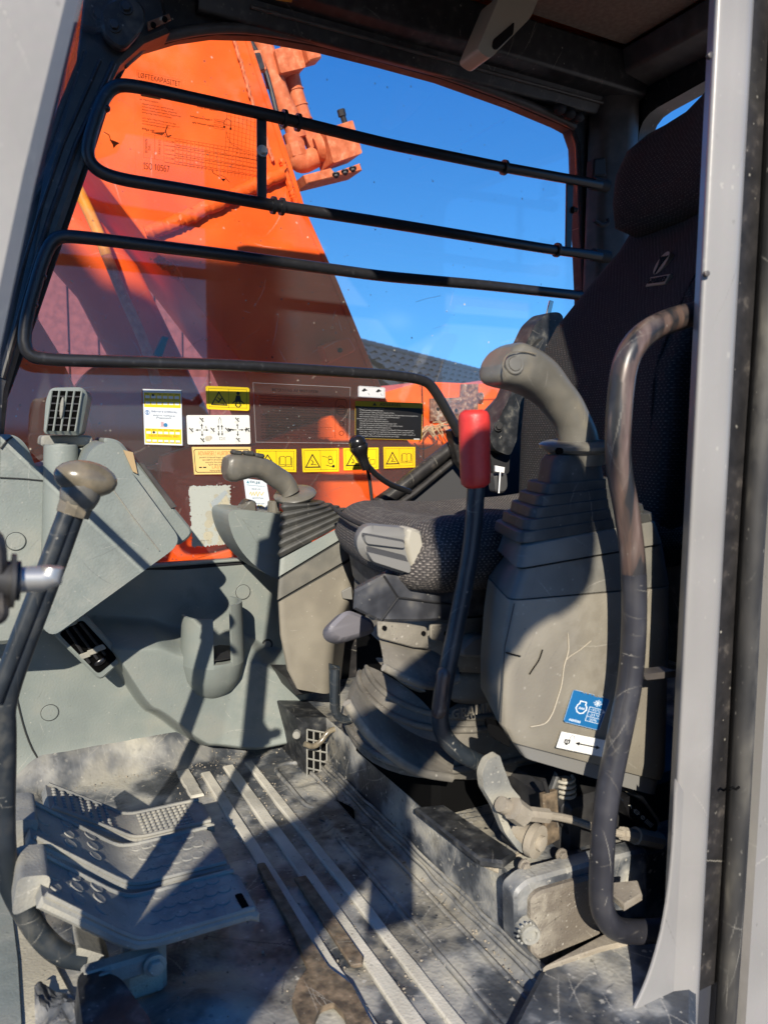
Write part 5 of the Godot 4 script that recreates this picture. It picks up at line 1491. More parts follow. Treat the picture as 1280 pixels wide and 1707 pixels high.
func cab_floor() -> void:
	var n := FastNoiseLite.new(); n.seed = 3; n.frequency = 9.0; n.fractal_octaves = 4
	var b := MB.new()
	b.grid(120, 110, func(u, v):
		var x := -0.05 + 0.645 * float(u)
		var z := 0.0 + 0.975 * float(v)
		return Vector3(x, floor_height(x, z) + n.get_noise_2d(x, z) * 0.0022, z), Vector3.UP)
	var fl := struct("floor", b, M.floor_rubber, 60.0)
	# raised ribs across the mat
	for q in [[0.312, 0.338, 0.10, 0.22, "rib_dust"], [0.353, 0.373, 0.13, 0.98, "rib_dust"], [0.401, 0.423, 0.12, 0.98, "rib_dust"], [0.446, 0.463, 0.12, 0.98, "rib_dust"]]:
		b = MB.new()
		var o := []
		for k in 15: o.append(Vector3(q[0] + n.get_noise_2d(k * 0.7, q[0] * 40.0) * 0.002, -0.004, lerpf(q[2], q[3], k / 14.0)))
		for k in 15: o.append(Vector3(q[1] + n.get_noise_2d(k * 0.7, q[1] * 40.0) * 0.002, -0.004, lerpf(q[3], q[2], k / 14.0)))
		b.slab(o, Vector3(0, 0.010, 0), 0.002)
		obj("rib", b, M[q[4]], fl)
	for q in [[0.498, 0.553, 0.45, 0.95], [0.492, 0.552, 0.16, 0.36]]:
		var loop := rounded([Vector3(q[0], 0.002, q[2]), Vector3(q[1], 0.002, q[2]), Vector3(q[1], 0.002, q[3]), Vector3(q[0], 0.002, q[3])], 0.03, 5)
		loop.append(loop[0]); loop.append(loop[1])
		b = MB.new(); b.tube(loop, 0.0045, 8, false)
		obj("mat_ridge", b, M.floor_rubber, fl, 60.0)
	for q in [[0.574, 0.012], [0.583, 0.022]]:
		var pts := []
		for k in 24: pts.append(Vector3(q[0] + n.get_noise_2d(k * 0.35, q[0] * 90.0) * 0.006, q[1] - 0.002, 0.10 + 0.86 * k / 23.0))
		b = MB.new(); b.tube(smooth(pts, 3), 0.0035, 7)
		obj("mat_crease", b, M.floor_rubber, fl, 60.0)
	var grit := MultiMesh.new(); grit.transform_format = MultiMesh.TRANSFORM_3D
	var gb := MB.new(); gb.ball(Vector3.ZERO, Vector3(1.0, 0.6, 0.8), Basis(), 6)
	grit.mesh = gb.mesh(20.0); grit.instance_count = 1500
	var gr := RandomNumberGenerator.new(); gr.seed = 12
	for k in 1500:
		var x := gr.randf_range(0.0, 0.575); var z := gr.randf_range(0.05, 0.96)
		var pick := gr.randf()
		if pick < 0.3: x = [0.30, 0.345, 0.376, 0.397, 0.426, 0.442, 0.467][gr.randi() % 7] + gr.randfn(0.0, 0.003)
		elif pick < 0.5: x = 0.57 - absf(gr.randfn(0.0, 0.012))
		elif pick < 0.62: z = 0.07 + absf(gr.randfn(0.0, 0.02))
		var sz := 0.0006 + 0.0022 * pow(gr.randf(), 4.0)
		grit.set_instance_transform(k, Transform3D(Basis.from_euler(Vector3(gr.randf() * 6, gr.randf() * 6, gr.randf() * 6)).scaled(Vector3.ONE * sz), Vector3(x, floor_height(x, z) + sz * 0.4 + 0.001, z)))
	var gi := MultiMeshInstance3D.new(); gi.name = "loose_grit"; gi.multimesh = grit; gi.material_override = M.dust_tan
	gi.set_meta("kind", "stuff"); tag(gi, "pale crumbs of dry dirt scattered over the rubber floor", "grit"); add_child(gi, true)
	b = MB.new(); b.lathe(Vector3(0.515, 0.0, 0.40), Vector3.UP, [[0.021, 0.0], [0.020, 0.005], [0.014, 0.005], [0.012, 0.003], [0.008, 0.0055]], 20)
	obj("mat_button", b, M.floor_rubber, fl)
	b = MB.new(); b.slab(rounded([Vector3(0.5495, 0.001, 0.348), Vector3(0.5647, 0.001, 0.3935), Vector3(0.5354, 0.001, 0.4603), Vector3(0.5307, 0.001, 0.4287), Vector3(0.5248, 0.001, 0.3929)], 0.01), Vector3(0, 0.004, 0), 0.001)
	obj("torn_patch", b, M.void_black, fl)
	# dusty bare sill at the front left
	b = MB.new()
	b.slab([Vector3(-0.16, 0.0, 0.25), Vector3(0.03, 0.0, 0.35), Vector3(0.055, 0.0, 0.60), Vector3(0.075, 0.0, 0.70), Vector3(0.085, 0.0, 0.98), Vector3(-0.16, 0.0, 0.98)], Vector3(0, 0.008, 0), 0.002)
	struct("front_sill", b, M.sill_dust)
	b = MB.new()
	b.slab(rounded([Vector3(-0.0379, 0.013, 0.3241), Vector3(0.0049, 0.013, 0.3806), Vector3(0.0109, 0.013, 0.5718), Vector3(0.0104, 0.013, 0.6894), Vector3(0.0071, 0.013, 0.7713), Vector3(-0.0455, 0.013, 0.7444)], 0.01), Vector3(0, -0.013, 0), 0.003)
	struct("sill_edge", b, M.grey_trim)
	# front bulkhead behind the pedals
	b = MB.new()
	b.slab([Vector3(-0.17, 0.10, 0.0), Vector3(-0.15, -0.02, 0.0), Vector3(-0.15, -0.02, 0.97), Vector3(-0.17, 0.10, 0.97)], Vector3(-0.03, 0, 0))
	struct("front_wall", b, M.grey_trim)
	b = MB.new()
	var oo := []
	for q in [Vector2(0.585, -0.05), Vector2(0.585, 0.11), Vector2(1.52, 0.11), Vector2(1.52, -0.05)]: oo.append(Vector3(q.x, q.y, 0.01))
	b.slab(oo, Vector3(0, 0, 0.86), 0.006)
	struct("seat_plinth", b, M.floor_rubber)


# ---------------------------------------------------------------- tools that lie on the floor
func floor_tools() -> void:
	var w := thing("open_end_spanner", "large brown rusty open-ended spanner lying along the floor rib", "spanner")
	var b := MB.new()
	b.slab(rounded([Vector3(0.347, 0.014, 0.502), Vector3(0.3594, 0.014, 0.5027), Vector3(0.355, 0.014, 0.6907), Vector3(0.3549, 0.014, 0.748), Vector3(0.3551, 0.014, 0.7627), Vector3(0.3681, 0.014, 0.8021), Vector3(0.3637, 0.014, 0.8537), Vector3(0.3609, 0.014, 0.9008), Vector3(0.3352, 0.014, 0.8877), Vector3(0.3403, 0.014, 0.8417), Vector3(0.3368, 0.014, 0.8191), Vector3(0.32, 0.014, 0.819), Vector3(0.3061, 0.014, 0.8344), Vector3(0.2911, 0.014, 0.8464), Vector3(0.2935, 0.014, 0.795), Vector3(0.3112, 0.014, 0.7686), Vector3(0.3323, 0.014, 0.7512), Vector3(0.336, 0.014, 0.713), Vector3(0.34, 0.014, 0.672)], 0.004, 3), Vector3(0, -0.008, 0), 0.002)
	obj("shank", b, M.brown_steel, w)
	var s := thing("steel_bar", "short flat brown steel bar lying on the next floor rib beside the spanner", "steel bar")
	b = MB.new()
	b.slab([Vector3(0.3863, 0.013, 0.5595), Vector3(0.4047, 0.013, 0.5618), Vector3(0.4032, 0.013, 0.7635), Vector3(0.396, 0.013, 0.7747), Vector3(0.3856, 0.013, 0.7719), Vector3(0.3825, 0.013, 0.7679)], Vector3(0, -0.006, 0), 0.0015)
	obj("bar", b, M.brown_steel, s)


# ---------------------------------------------------------------- pedals
func pedal_plate(x0: float, x1: float, bendx: float, y: float, rise: float, z0: float, z1: float, th: float) -> MB:
	# side profile: flat tread, then a rise towards the front
	var top := [Vector3(x1, y - 0.006, z0), Vector3(x1 - 0.012, y, z0), Vector3(bendx + 0.03, y, z0), Vector3(bendx + 0.008, y + 0.004, z0), Vector3(bendx - 0.012, y + 0.018, z0), Vector3(x0, y + rise, z0)]
	var out := top.duplicate()
	for i in range(top.size() - 1, -1, -1):
		var q: Vector3 = top[i]
		out.append(q + (Vector3(0, -th, 0) if i < 3 else Vector3(-0.45 * th, -th * 0.95, 0)))
	var b := MB.new()
	b.slab(out, Vector3(0, 0, z1 - z0), 0.004)
	return b


func pedals() -> void:
	var says := ["wide dusty travel pedal with raised round studs nearest the door", "dusty travel pedal with round studs in the middle of the three", "narrow dusty foot pedal with a fine studded tread by the far wall"]
	var specs := [[0.035, 0.275, 0.125, 0.10, 0.085, 0.640, 0.738], [0.030, 0.272, 0.135, 0.10, 0.095, 0.515, 0.625], [0.060, 0.292, 0.160, 0.08, 0.075, 0.385, 0.470]]
	for i in 3:
		var s: Array = specs[i]
		var p := thing("foot_pedal", says[i], "pedal", "floor pedals in a row")
		obj("tread", pedal_plate(s[0], s[1], s[2], s[3], s[4], s[5], s[6], 0.013), M.dusty_cast, p)
		for e in [s[5] + 0.0045, s[6] - 0.0045]:
			var rim := MB.new()
			rim.tube(bend([Vector3(s[1] - 0.006, s[3] + 0.001, e), Vector3(s[2] + 0.012, s[3] + 0.001, e), Vector3(s[2] - 0.012, s[3] + 0.019, e), Vector3(s[0] + 0.004, s[3] + s[4], e)], 0.02, 4), 0.0032, 6)
			obj("edge_rim", rim, M.dusty_cast, p)
		var stud := MB.new()
		if i < 2: stud.lathe(Vector3.ZERO, Vector3.UP, [[0.0094, -0.001], [0.0092, 0.0009], [0.0082, 0.0015], [0.0070, 0.0011]], 16)
		else: stud.lathe(Vector3.ZERO, Vector3.UP, [[0.0034, -0.001], [0.0030, 0.0028], [0.0015, 0.0034]], 8)
		var sm := stud.mesh()
		var nx := 6 if i < 2 else 10; var nz := 4 if i < 2 else 7
		for a in nx: for k in nz:
			var o := MeshInstance3D.new(); o.name = numbered(p, "stud"); o.mesh = sm; o.material_override = M.dusty_cast
			var fx: float = lerpf(s[2] + 0.03, s[1] - 0.028, (a + 0.5 * (k % 2) * float(i < 2)) / (nx - 0.5))
			o.position = Vector3(fx, s[3], lerpf(s[5] + 0.013, s[6] - 0.013, k / float(nz - 1)))
			p.add_child(o, true)
		var slope := atan2(s[4] - 0.018, s[2] - 0.012 - s[0])
		for a in (3 if i < 2 else 7): for k in nz:
			if i < 2 and a == 2 and k == 0: continue
			var o := MeshInstance3D.new(); o.name = numbered(p, "stud"); o.mesh = sm; o.material_override = M.dusty_cast
			var t := (a + 0.6) / (3.2 if i < 2 else 7.4)
			o.position = Vector3(lerpf(s[2] - 0.012, s[0], t), lerpf(s[3] + 0.018, s[3] + s[4], t), lerpf(s[5] + 0.013, s[6] - 0.013, k / float(nz - 1)))
			o.rotation.z = -slope
			p.add_child(o, true)
		var b := MB.new()
		if i < 2:
			b.slab(rounded([Vector3(s[0] + 0.012, s[3] + s[4] + 0.008, s[5]), Vector3(s[0] - 0.022, s[3] + s[4] + 0.014, s[5]), Vector3(s[0] - 0.03, s[3] + s[4] - 0.03, s[5]), Vector3(s[0] + 0.004, s[3] + s[4] - 0.02, s[5])], 0.01), Vector3(0, 0, (s[6] - s[5]) * 0.72), 0.006)
			obj("toe_stop", b, M.dusty_cast, p)
			b = MB.new(); b.box(Vector3(s[2] - 0.01, s[3] - 0.035, s[6] - 0.02), Vector3(0.085, 0.024, 0.022), 0.004)
			b.box(Vector3(s[2] + 0.02, s[3] - 0.05, (s[5] + s[6]) * 0.5), Vector3(0.05, 0.09, 0.03), 0.006)
			obj("bracket", b, M.dusty_cast, p)
			bolt(Vector3(s[2] - 0.03, s[3] - 0.035, s[6] - 0.005), Vector3(0, 0, 1), 0.008, 0.009, M.dusty_cast, p)
			bolt(Vector3(s[2] + 0.025, s[3] - 0.033, s[6] - 0.005), Vector3(0, 0, 1), 0.009, 0.010, M.dusty_cast, p)
		else:
			b.box(Vector3(s[2] + 0.05, s[3] - 0.05, (s[5] + s[6]) * 0.5), Vector3(0.06, 0.08, 0.05), 0.006)
			obj("bracket", b, M.dusty_cast, p)
		if i == 0:
			b = MB.new(); b.slab(rounded([Vector3(s[1] - 0.020, s[3] + 0.001, s[6] - 0.04), Vector3(s[1] - 0.011, s[3] + 0.001, s[6] - 0.04), Vector3(s[1] - 0.011, s[3] + 0.001, s[6] - 0.008), Vector3(s[1] - 0.020, s[3] + 0.001, s[6] - 0.008)], 0.003), Vector3(0, 0.0012, 0), 0.0)
			obj("slot", b, M.void_black, p)
	# dark pedal at the bottom edge
	var k := thing("black_pedal", "black rubber footplate at the bottom left corner in front of the pedals", "pedal")
	var b2 := MB.new()
	b2.slab(rounded([Vector3(0.0668, 0.075, 0.7248), Vector3(0.0817, 0.075, 0.7152), Vector3(0.1095, 0.075, 0.7465), Vector3(0.1282, 0.075, 0.8264), Vector3(0.123, 0.075, 0.906), Vector3(0.0632, 0.075, 0.8754)], 0.012), Vector3(-0.004, -0.03, 0), 0.006)
	obj("plate", b2, M.black_rubber, k)
	var hr := thing("rubber_cover", "crumpled grey rubber flap in the bottom left corner of the floor", "rubber cover")
	b2 = MB.new()
	var nn := FastNoiseLite.new(); nn.seed = 8; nn.frequency = 9.0
	b2.grid(26, 20, func(u, v):
		var q: Vector3 = Vector3(0.027, 0.02, 0.6373).lerp(Vector3(0.0781, 0.02, 0.6744), float(u)).lerp(Vector3(0.0219, 0.02, 0.7536).lerp(Vector3(0.0839, 0.02, 0.7852), float(u)), float(v))
		return q + Vector3(0, nn.get_noise_2d(q.x * 1.3, q.z) * 0.035 + 0.008 * sin(PI * float(u)), 0), Vector3.UP)
	obj("flap", b2, M.floor_rubber, hr, 60.0)


func travel_lever() -> void:
	var l := thing("travel_lever", "dark bent travel lever with a worn brown grip at the left front", "control lever")
	var b := MB.new()
	b.tube(bend([Vector3(0.087, 0.5913, 0.66), Vector3(0.0609, 0.5199, 0.66), Vector3(0.006, 0.3805, 0.66), Vector3(0.0068, 0.3411, 0.66), Vector3(-0.0003, 0.2197, 0.66), Vector3(0.0038, 0.1684, 0.66), Vector3(0.0299, 0.1005, 0.66), Vector3(0.0544, 0.0626, 0.66), Vector3(0.0805, 0.0493, 0.66)], 0.06, 6), 0.0132, 16)
	obj("tube", b, M.lever_steel, l, 60.0)
	b = MB.new(); b.tube([Vector3(0.0778, 0.5872, 0.67), Vector3(0.0522, 0.5202, 0.67), Vector3(-0.0011, 0.3849, 0.67)], 0.0095, 12)
	obj("second_tube", b, M.lever_steel, l, 60.0)
	b = MB.new()
	b.tube([Vector3(0.0794, 0.5902, 0.66), Vector3(0.0945, 0.5882, 0.66)], 0.001, 6)
	b.lathe(Vector3(0.0869, 0.5899, 0.66), Vector3(0.0939, 0.6101, 0.66) - Vector3(0.0869, 0.5899, 0.66), [[0.018, -0.006], [0.0185, 0.0], [0.0185, 0.012], [0.017, 0.014]], 10)
	obj("clamp", b, M.grip_polished, l, 25.0)
	b = MB.new()
	b.tube(smooth([Vector3(0.089, 0.5953, 0.66), Vector3(0.0952, 0.6114, 0.66), Vector3(0.0968, 0.6222, 0.66)], 4), [0.018, 0.0195, 0.021, 0.022, 0.022], 16)
	obj("socket", b, M.grip_plastic, l, 50.0)
	b = MB.new()
	b.ball(Vector3(0.1005, 0.625, 0.662), Vector3(0.0345, 0.0205, 0.022), Basis(Vector3(0, 0, 1), -0.22), 20)
	obj("grip", b, M.grip_polished, l, 60.0)
	b = MB.new(); b.slab(rounded([Vector3(0.0723, 0.0738, 0.67), Vector3(0.1032, 0.053, 0.67), Vector3(0.1128, 0.028, 0.67), Vector3(0.0714, 0.0453, 0.67)], 0.006), Vector3(0, 0, -0.05), 0.004)
	obj("foot_bracket", b, M.dusty_cast, l)


# ---------------------------------------------------------------- a joystick bellows: rounded rings that step out downwards
func bellows(b: MB, a: Array, c: Array, folds: int, out: float, r0: float, r1: float) -> void:
	var rings: Array[PackedVector3Array] = []
	for i in folds * 4 + 1:
		var t := float(i) / (folds * 4)
		var ph := i % 4
		var o: float = [0.0, out * 0.8, out, out * 0.55][ph]
		if i == folds * 4: o = 0.0
		var q := []
		var mid := Vector3.ZERO
		for k in 4:
			q.append(a[k].lerp(c[k], t)); mid += q[k]
		mid /= 4.0
		for k in 4:
			var d: Vector3 = (q[k] - mid).normalized()
			q[k] += d * o * 1.3
		rings.append(ring4(q[0], q[1], q[2], q[3], lerpf(r0, r1, t), 5))
	b.loft(rings)


# a boot of flat stepped tiers: each tier nearly upright, a dark groove between
func tiers(b: MB, a: Array, c: Array, count: int, r0: float, r1: float) -> void:
	var rings: Array[PackedVector3Array] = []
	for i in count:
		for s in [[0.02, 0.62], [0.10, 0.80], [0.86, 1.0], [0.97, 0.94]]:
			var t: float = (i + s[0]) / count
			var w: float = clampf((i + s[1]) / count, 0.0, 1.0)
			var q := []
			for k in 4:
				var across: Vector3 = a[k].lerp(c[k], w)
				q.append(Vector3(across.x, a[k].lerp(c[k], t).y, across.z))
			rings.append(ring4(q[0], q[1], q[2], q[3], lerpf(r0, r1, t), 5))
	b.loft(rings)


func quad_ring(cx: float, cy: float, cz: float, hx: float, hz: float, tilt_x := 0.0, tilt_z := 0.0) -> Array:
	var o := []
	for s in [[-1, -1], [1, -1], [1, 1], [-1, 1]]:
		o.append(Vector3(cx + s[0] * hx, cy + s[0] * hx * tilt_x + s[1] * hz * tilt_z, cz + s[1] * hz))
	return o


func loft4(b: MB, quads: Array, radii: Array, k := 5) -> void:
	var rings: Array[PackedVector3Array] = []
	for i in quads.size(): rings.append(ring4(quads[i][0], quads[i][1], quads[i][2], quads[i][3], radii[mini(i, radii.size() - 1)], k))
	b.loft(rings)


# near corners given, pushed back by depth to make a four-cornered ring: [front near, rear near] -> ring
func near_ring(fl: Vector3, fr: Vector3, depth: float, skew := 0.0) -> Array:
	return [fl + Vector3(skew, 0, -depth), fr + Vector3(skew, 0, -depth), fr, fl]


# ---------------------------------------------------------------- far console: joystick, bellows, body, switch pod
func far_console() -> void:
	var c := thing("far_console", "grey armrest console under the far joystick beside the side window", "console")
	var b := MB.new()
	var d := 0.11
	loft4(b, [near_ring(Vector3(0.4815, 0.4368, 0.236), Vector3(0.6278, 0.5049, 0.236), d * 0.95, 0.085), near_ring(Vector3(0.4774, 0.3546, 0.236), Vector3(0.6294, 0.4286, 0.236), d * 0.95, 0.085)], [0.02])
	obj("inner_core", b, M.groove, c)
	b = MB.new(); loft4(b, [near_ring(Vector3(0.4765, 0.439, 0.24), Vector3(0.6298, 0.5076, 0.24), d, 0.085), near_ring(Vector3(0.4732, 0.4065, 0.242), Vector3(0.6277, 0.4843, 0.242), d, 0.085)], [0.02])
	obj("upper_band", b, M.grey_trim, c)
	b = MB.new(); loft4(b, [near_ring(Vector3(0.4732, 0.4009, 0.242), Vector3(0.6277, 0.4784, 0.242), d, 0.085), near_ring(Vector3(0.4705, 0.3622, 0.242), Vector3(0.6305, 0.4366, 0.242), d, 0.085)], [0.02])
	obj("lower_band", b, M.console_cap, c)
	b = MB.new()
	loft4(b, [near_ring(Vector3(0.4724, 0.3571, 0.24), Vector3(0.6328, 0.4302, 0.24), d, 0.085), near_ring(Vector3(0.4755, 0.2955, 0.24), Vector3(0.6305, 0.362, 0.24), d, 0.085), near_ring(Vector3(0.4895, 0.2236, 0.24), Vector3(0.5918, 0.2818, 0.24), d, 0.085), near_ring(Vector3(0.5096, 0.1869, 0.238), Vector3(0.5826, 0.1636, 0.238), d * 0.8, 0.07)], [0.022, 0.022, 0.022, 0.018])
	obj("lower_body", b, M.console_plastic, c)
	b = MB.new(); b.slab(rounded([Vector3(0.6074, 0.3699, 0.245), Vector3(0.628, 0.3776, 0.245), Vector3(0.6308, 0.3509, 0.245), Vector3(0.61, 0.3553, 0.245)], 0.003), Vector3(0, 0, -0.02), 0.001)
	obj("clip", b, M.seat_plastic, c)
	b = MB.new(); b.slab([Vector3(0.5091, 0.1971, 0.2), Vector3(0.6043, 0.1833, 0.2), Vector3(0.6043, 0.1582, 0.2), Vector3(0.5303, 0.1572, 0.2)], Vector3(0, 0, -0.1), 0.003)
	obj("base", b, M.dark_steel, c)

	b = MB.new()
	bellows(b, near_ring(Vector3(0.4921, 0.5465, 0.225), Vector3(0.5528, 0.5443, 0.225), 0.06, 0.04), near_ring(Vector3(0.4772, 0.442, 0.238), Vector3(0.6282, 0.5074, 0.238), 0.105, 0.08), 6, 0.006, 0.02, 0.025)
	var j := thing("far_joystick", "far grey joystick with buttons on its head above ribbed bellows", "joystick", "joysticks")
	obj("bellows", b, M.bellows_rubber, j, 28.0)
	b = MB.new()
	b.lathe(Vector3(0.5319, 0.5585, 0.19), Vector3(-0.22, 1, 0.25), [[0.024, -0.022], [0.030, -0.012], [0.040, -0.004], [0.042, 0.0], [0.038, 0.005], [0.022, 0.008]], 24)
	obj("skirt", b, M.grip_plastic, j, 45.0)
	# stem and head of the grip in one sweep of sections
	b = MB.new()
	grip_loft(b, [Vector3(0.502, 0.5532, 0.2), Vector3(0.5356, 0.5696, 0.2), Vector3(0.5, 0.5602, 0.2), Vector3(0.5295, 0.5837, 0.2), Vector3(0.4904, 0.5685, 0.2), Vector3(0.5173, 0.6001, 0.2), Vector3(0.4761, 0.5781, 0.2), Vector3(0.4962, 0.6142, 0.2), Vector3(0.4596, 0.5887, 0.2), Vector3(0.4777, 0.6258, 0.2), Vector3(0.4433, 0.5935, 0.2), Vector3(0.4588, 0.6316, 0.2), Vector3(0.4258, 0.5905, 0.2), Vector3(0.4379, 0.6351, 0.2), Vector3(0.4052, 0.5865, 0.2), Vector3(0.4149, 0.6375, 0.2), Vector3(0.3939, 0.5901, 0.2), Vector3(0.4013, 0.637, 0.2), Vector3(0.3884, 0.6013, 0.2), Vector3(0.3922, 0.6321, 0.2)], [0.017, 0.0165, 0.017, 0.018, 0.020, 0.023, 0.025, 0.026, 0.0255, 0.021], [1.0, 1.0, 1.0, 0.95, 0.85, 0.7, 0.6, 0.55, 0.55, 0.6])
	obj("grip", b, M.grip_plastic, j, 50.0)
	for q in [Vector3(0.4111, 0.6354, 0.205), Vector3(0.434, 0.6342, 0.205), Vector3(0.4536, 0.6296, 0.205)]:
		b = MB.new(); b.box(q + Vector3(0, 0.005, 0), Vector3(0.018, 0.009, 0.026), 0.003, Basis(Vector3(0, 0, 1), -0.15))
		obj("button", b, M.bellows_rubber, j)

	# round switch pod with knobs on its top
	var p := thing("switch_pod", "rounded grey switch panel with knobs beside the far console", "switch panel")
	b = MB.new()
	b.slab(rounded([Vector3(0.4045, 0.5233, 0.16), Vector3(0.421, 0.5319, 0.16), Vector3(0.523, 0.5159, 0.16), Vector3(0.5793, 0.4989, 0.16), Vector3(0.5791, 0.3884, 0.16), Vector3(0.5223, 0.3833, 0.16), Vector3(0.4848, 0.396, 0.16), Vector3(0.4413, 0.435, 0.16), Vector3(0.4156, 0.4765, 0.16)], 0.03), Vector3(0, 0, -0.12), 0.012)
	obj("shell", b, M.grey_trim, p, 50.0)
	b = MB.new(); b.slab([Vector3(0.4345, 0.5129, 0.1615), Vector3(0.5224, 0.4994, 0.1615), Vector3(0.5246, 0.4415, 0.1615), Vector3(0.492, 0.4341, 0.1615), Vector3(0.4724, 0.4473, 0.1615)], Vector3(0, 0, -0.004), 0.001)
	obj("panel_face", b, M.grey_trim, p)
	b = MB.new(); b.lathe(Vector3(0.4807, 0.4493, 0.1625), Vector3(0, 0, 1), [[0.0125, -0.002], [0.0125, 0.0006]], 22)
	obj("plug", b, M.grey_trim, p)
	b = MB.new(); b.slab(rounded([Vector3(0.4373, 0.5275, 0.145), Vector3(0.4544, 0.548, 0.145), Vector3(0.469, 0.5428, 0.145), Vector3(0.4712, 0.519, 0.145), Vector3(0.459, 0.5172, 0.145)], 0.006), Vector3(0, 0, -0.04), 0.004)
	obj("rocker", b, M.grip_plastic, p, 50.0)
	b = MB.new()
	b.lathe(Vector3(0.5086, 0.516, 0.13), Vector3.UP, [[0.017, 0.0], [0.017, 0.004], [0.0125, 0.005], [0.0115, 0.024], [0.009, 0.026]], 12)
	obj("knob", b, M.grip_plastic, p, 25.0)

	var k := thing("knob_lever", "black ball-topped lever leaning beside the window sill", "control lever")
	b = MB.new(); b.tube(smooth([Vector3(0.7237, 0.6186, 0.1), Vector3(0.7529, 0.5896, 0.1), Vector3(0.7917, 0.565, 0.1), Vector3(0.8407, 0.5477, 0.1)], 4), 0.0065, 10)
	obj("rod", b, M.black_gloss, k)
	b = MB.new(); b.tube(smooth([Vector3(0.7106, 0.6521, 0.1), Vector3(0.7207, 0.6264, 0.1), Vector3(0.731, 0.6004, 0.1)], 4), [0.019, 0.021, 0.019, 0.015, 0.012, 0.011, 0.011, 0.010, 0.009], 16)
	b.ball(Vector3(0.7091, 0.6573, 0.1), Vector3(0.019, 0.017, 0.019), Basis(), 16)
	obj("knob", b, M.black_gloss, k, 60.0)
	b = MB.new(); b.tube(smooth([Vector3(0.7522, 0.6008, 0.06), Vector3(0.7584, 0.574, 0.06), Vector3(0.7647, 0.5267, 0.06)], 3), 0.004, 8)
	obj("link_rod", b, M.black_matt, k)


# ---------------------------------------------------------------- seat
func seat_front(z: float) -> float:
	return lerpf(0.548, 0.455, clampf((z - 0.30) / 0.40, 0.0, 1.0))


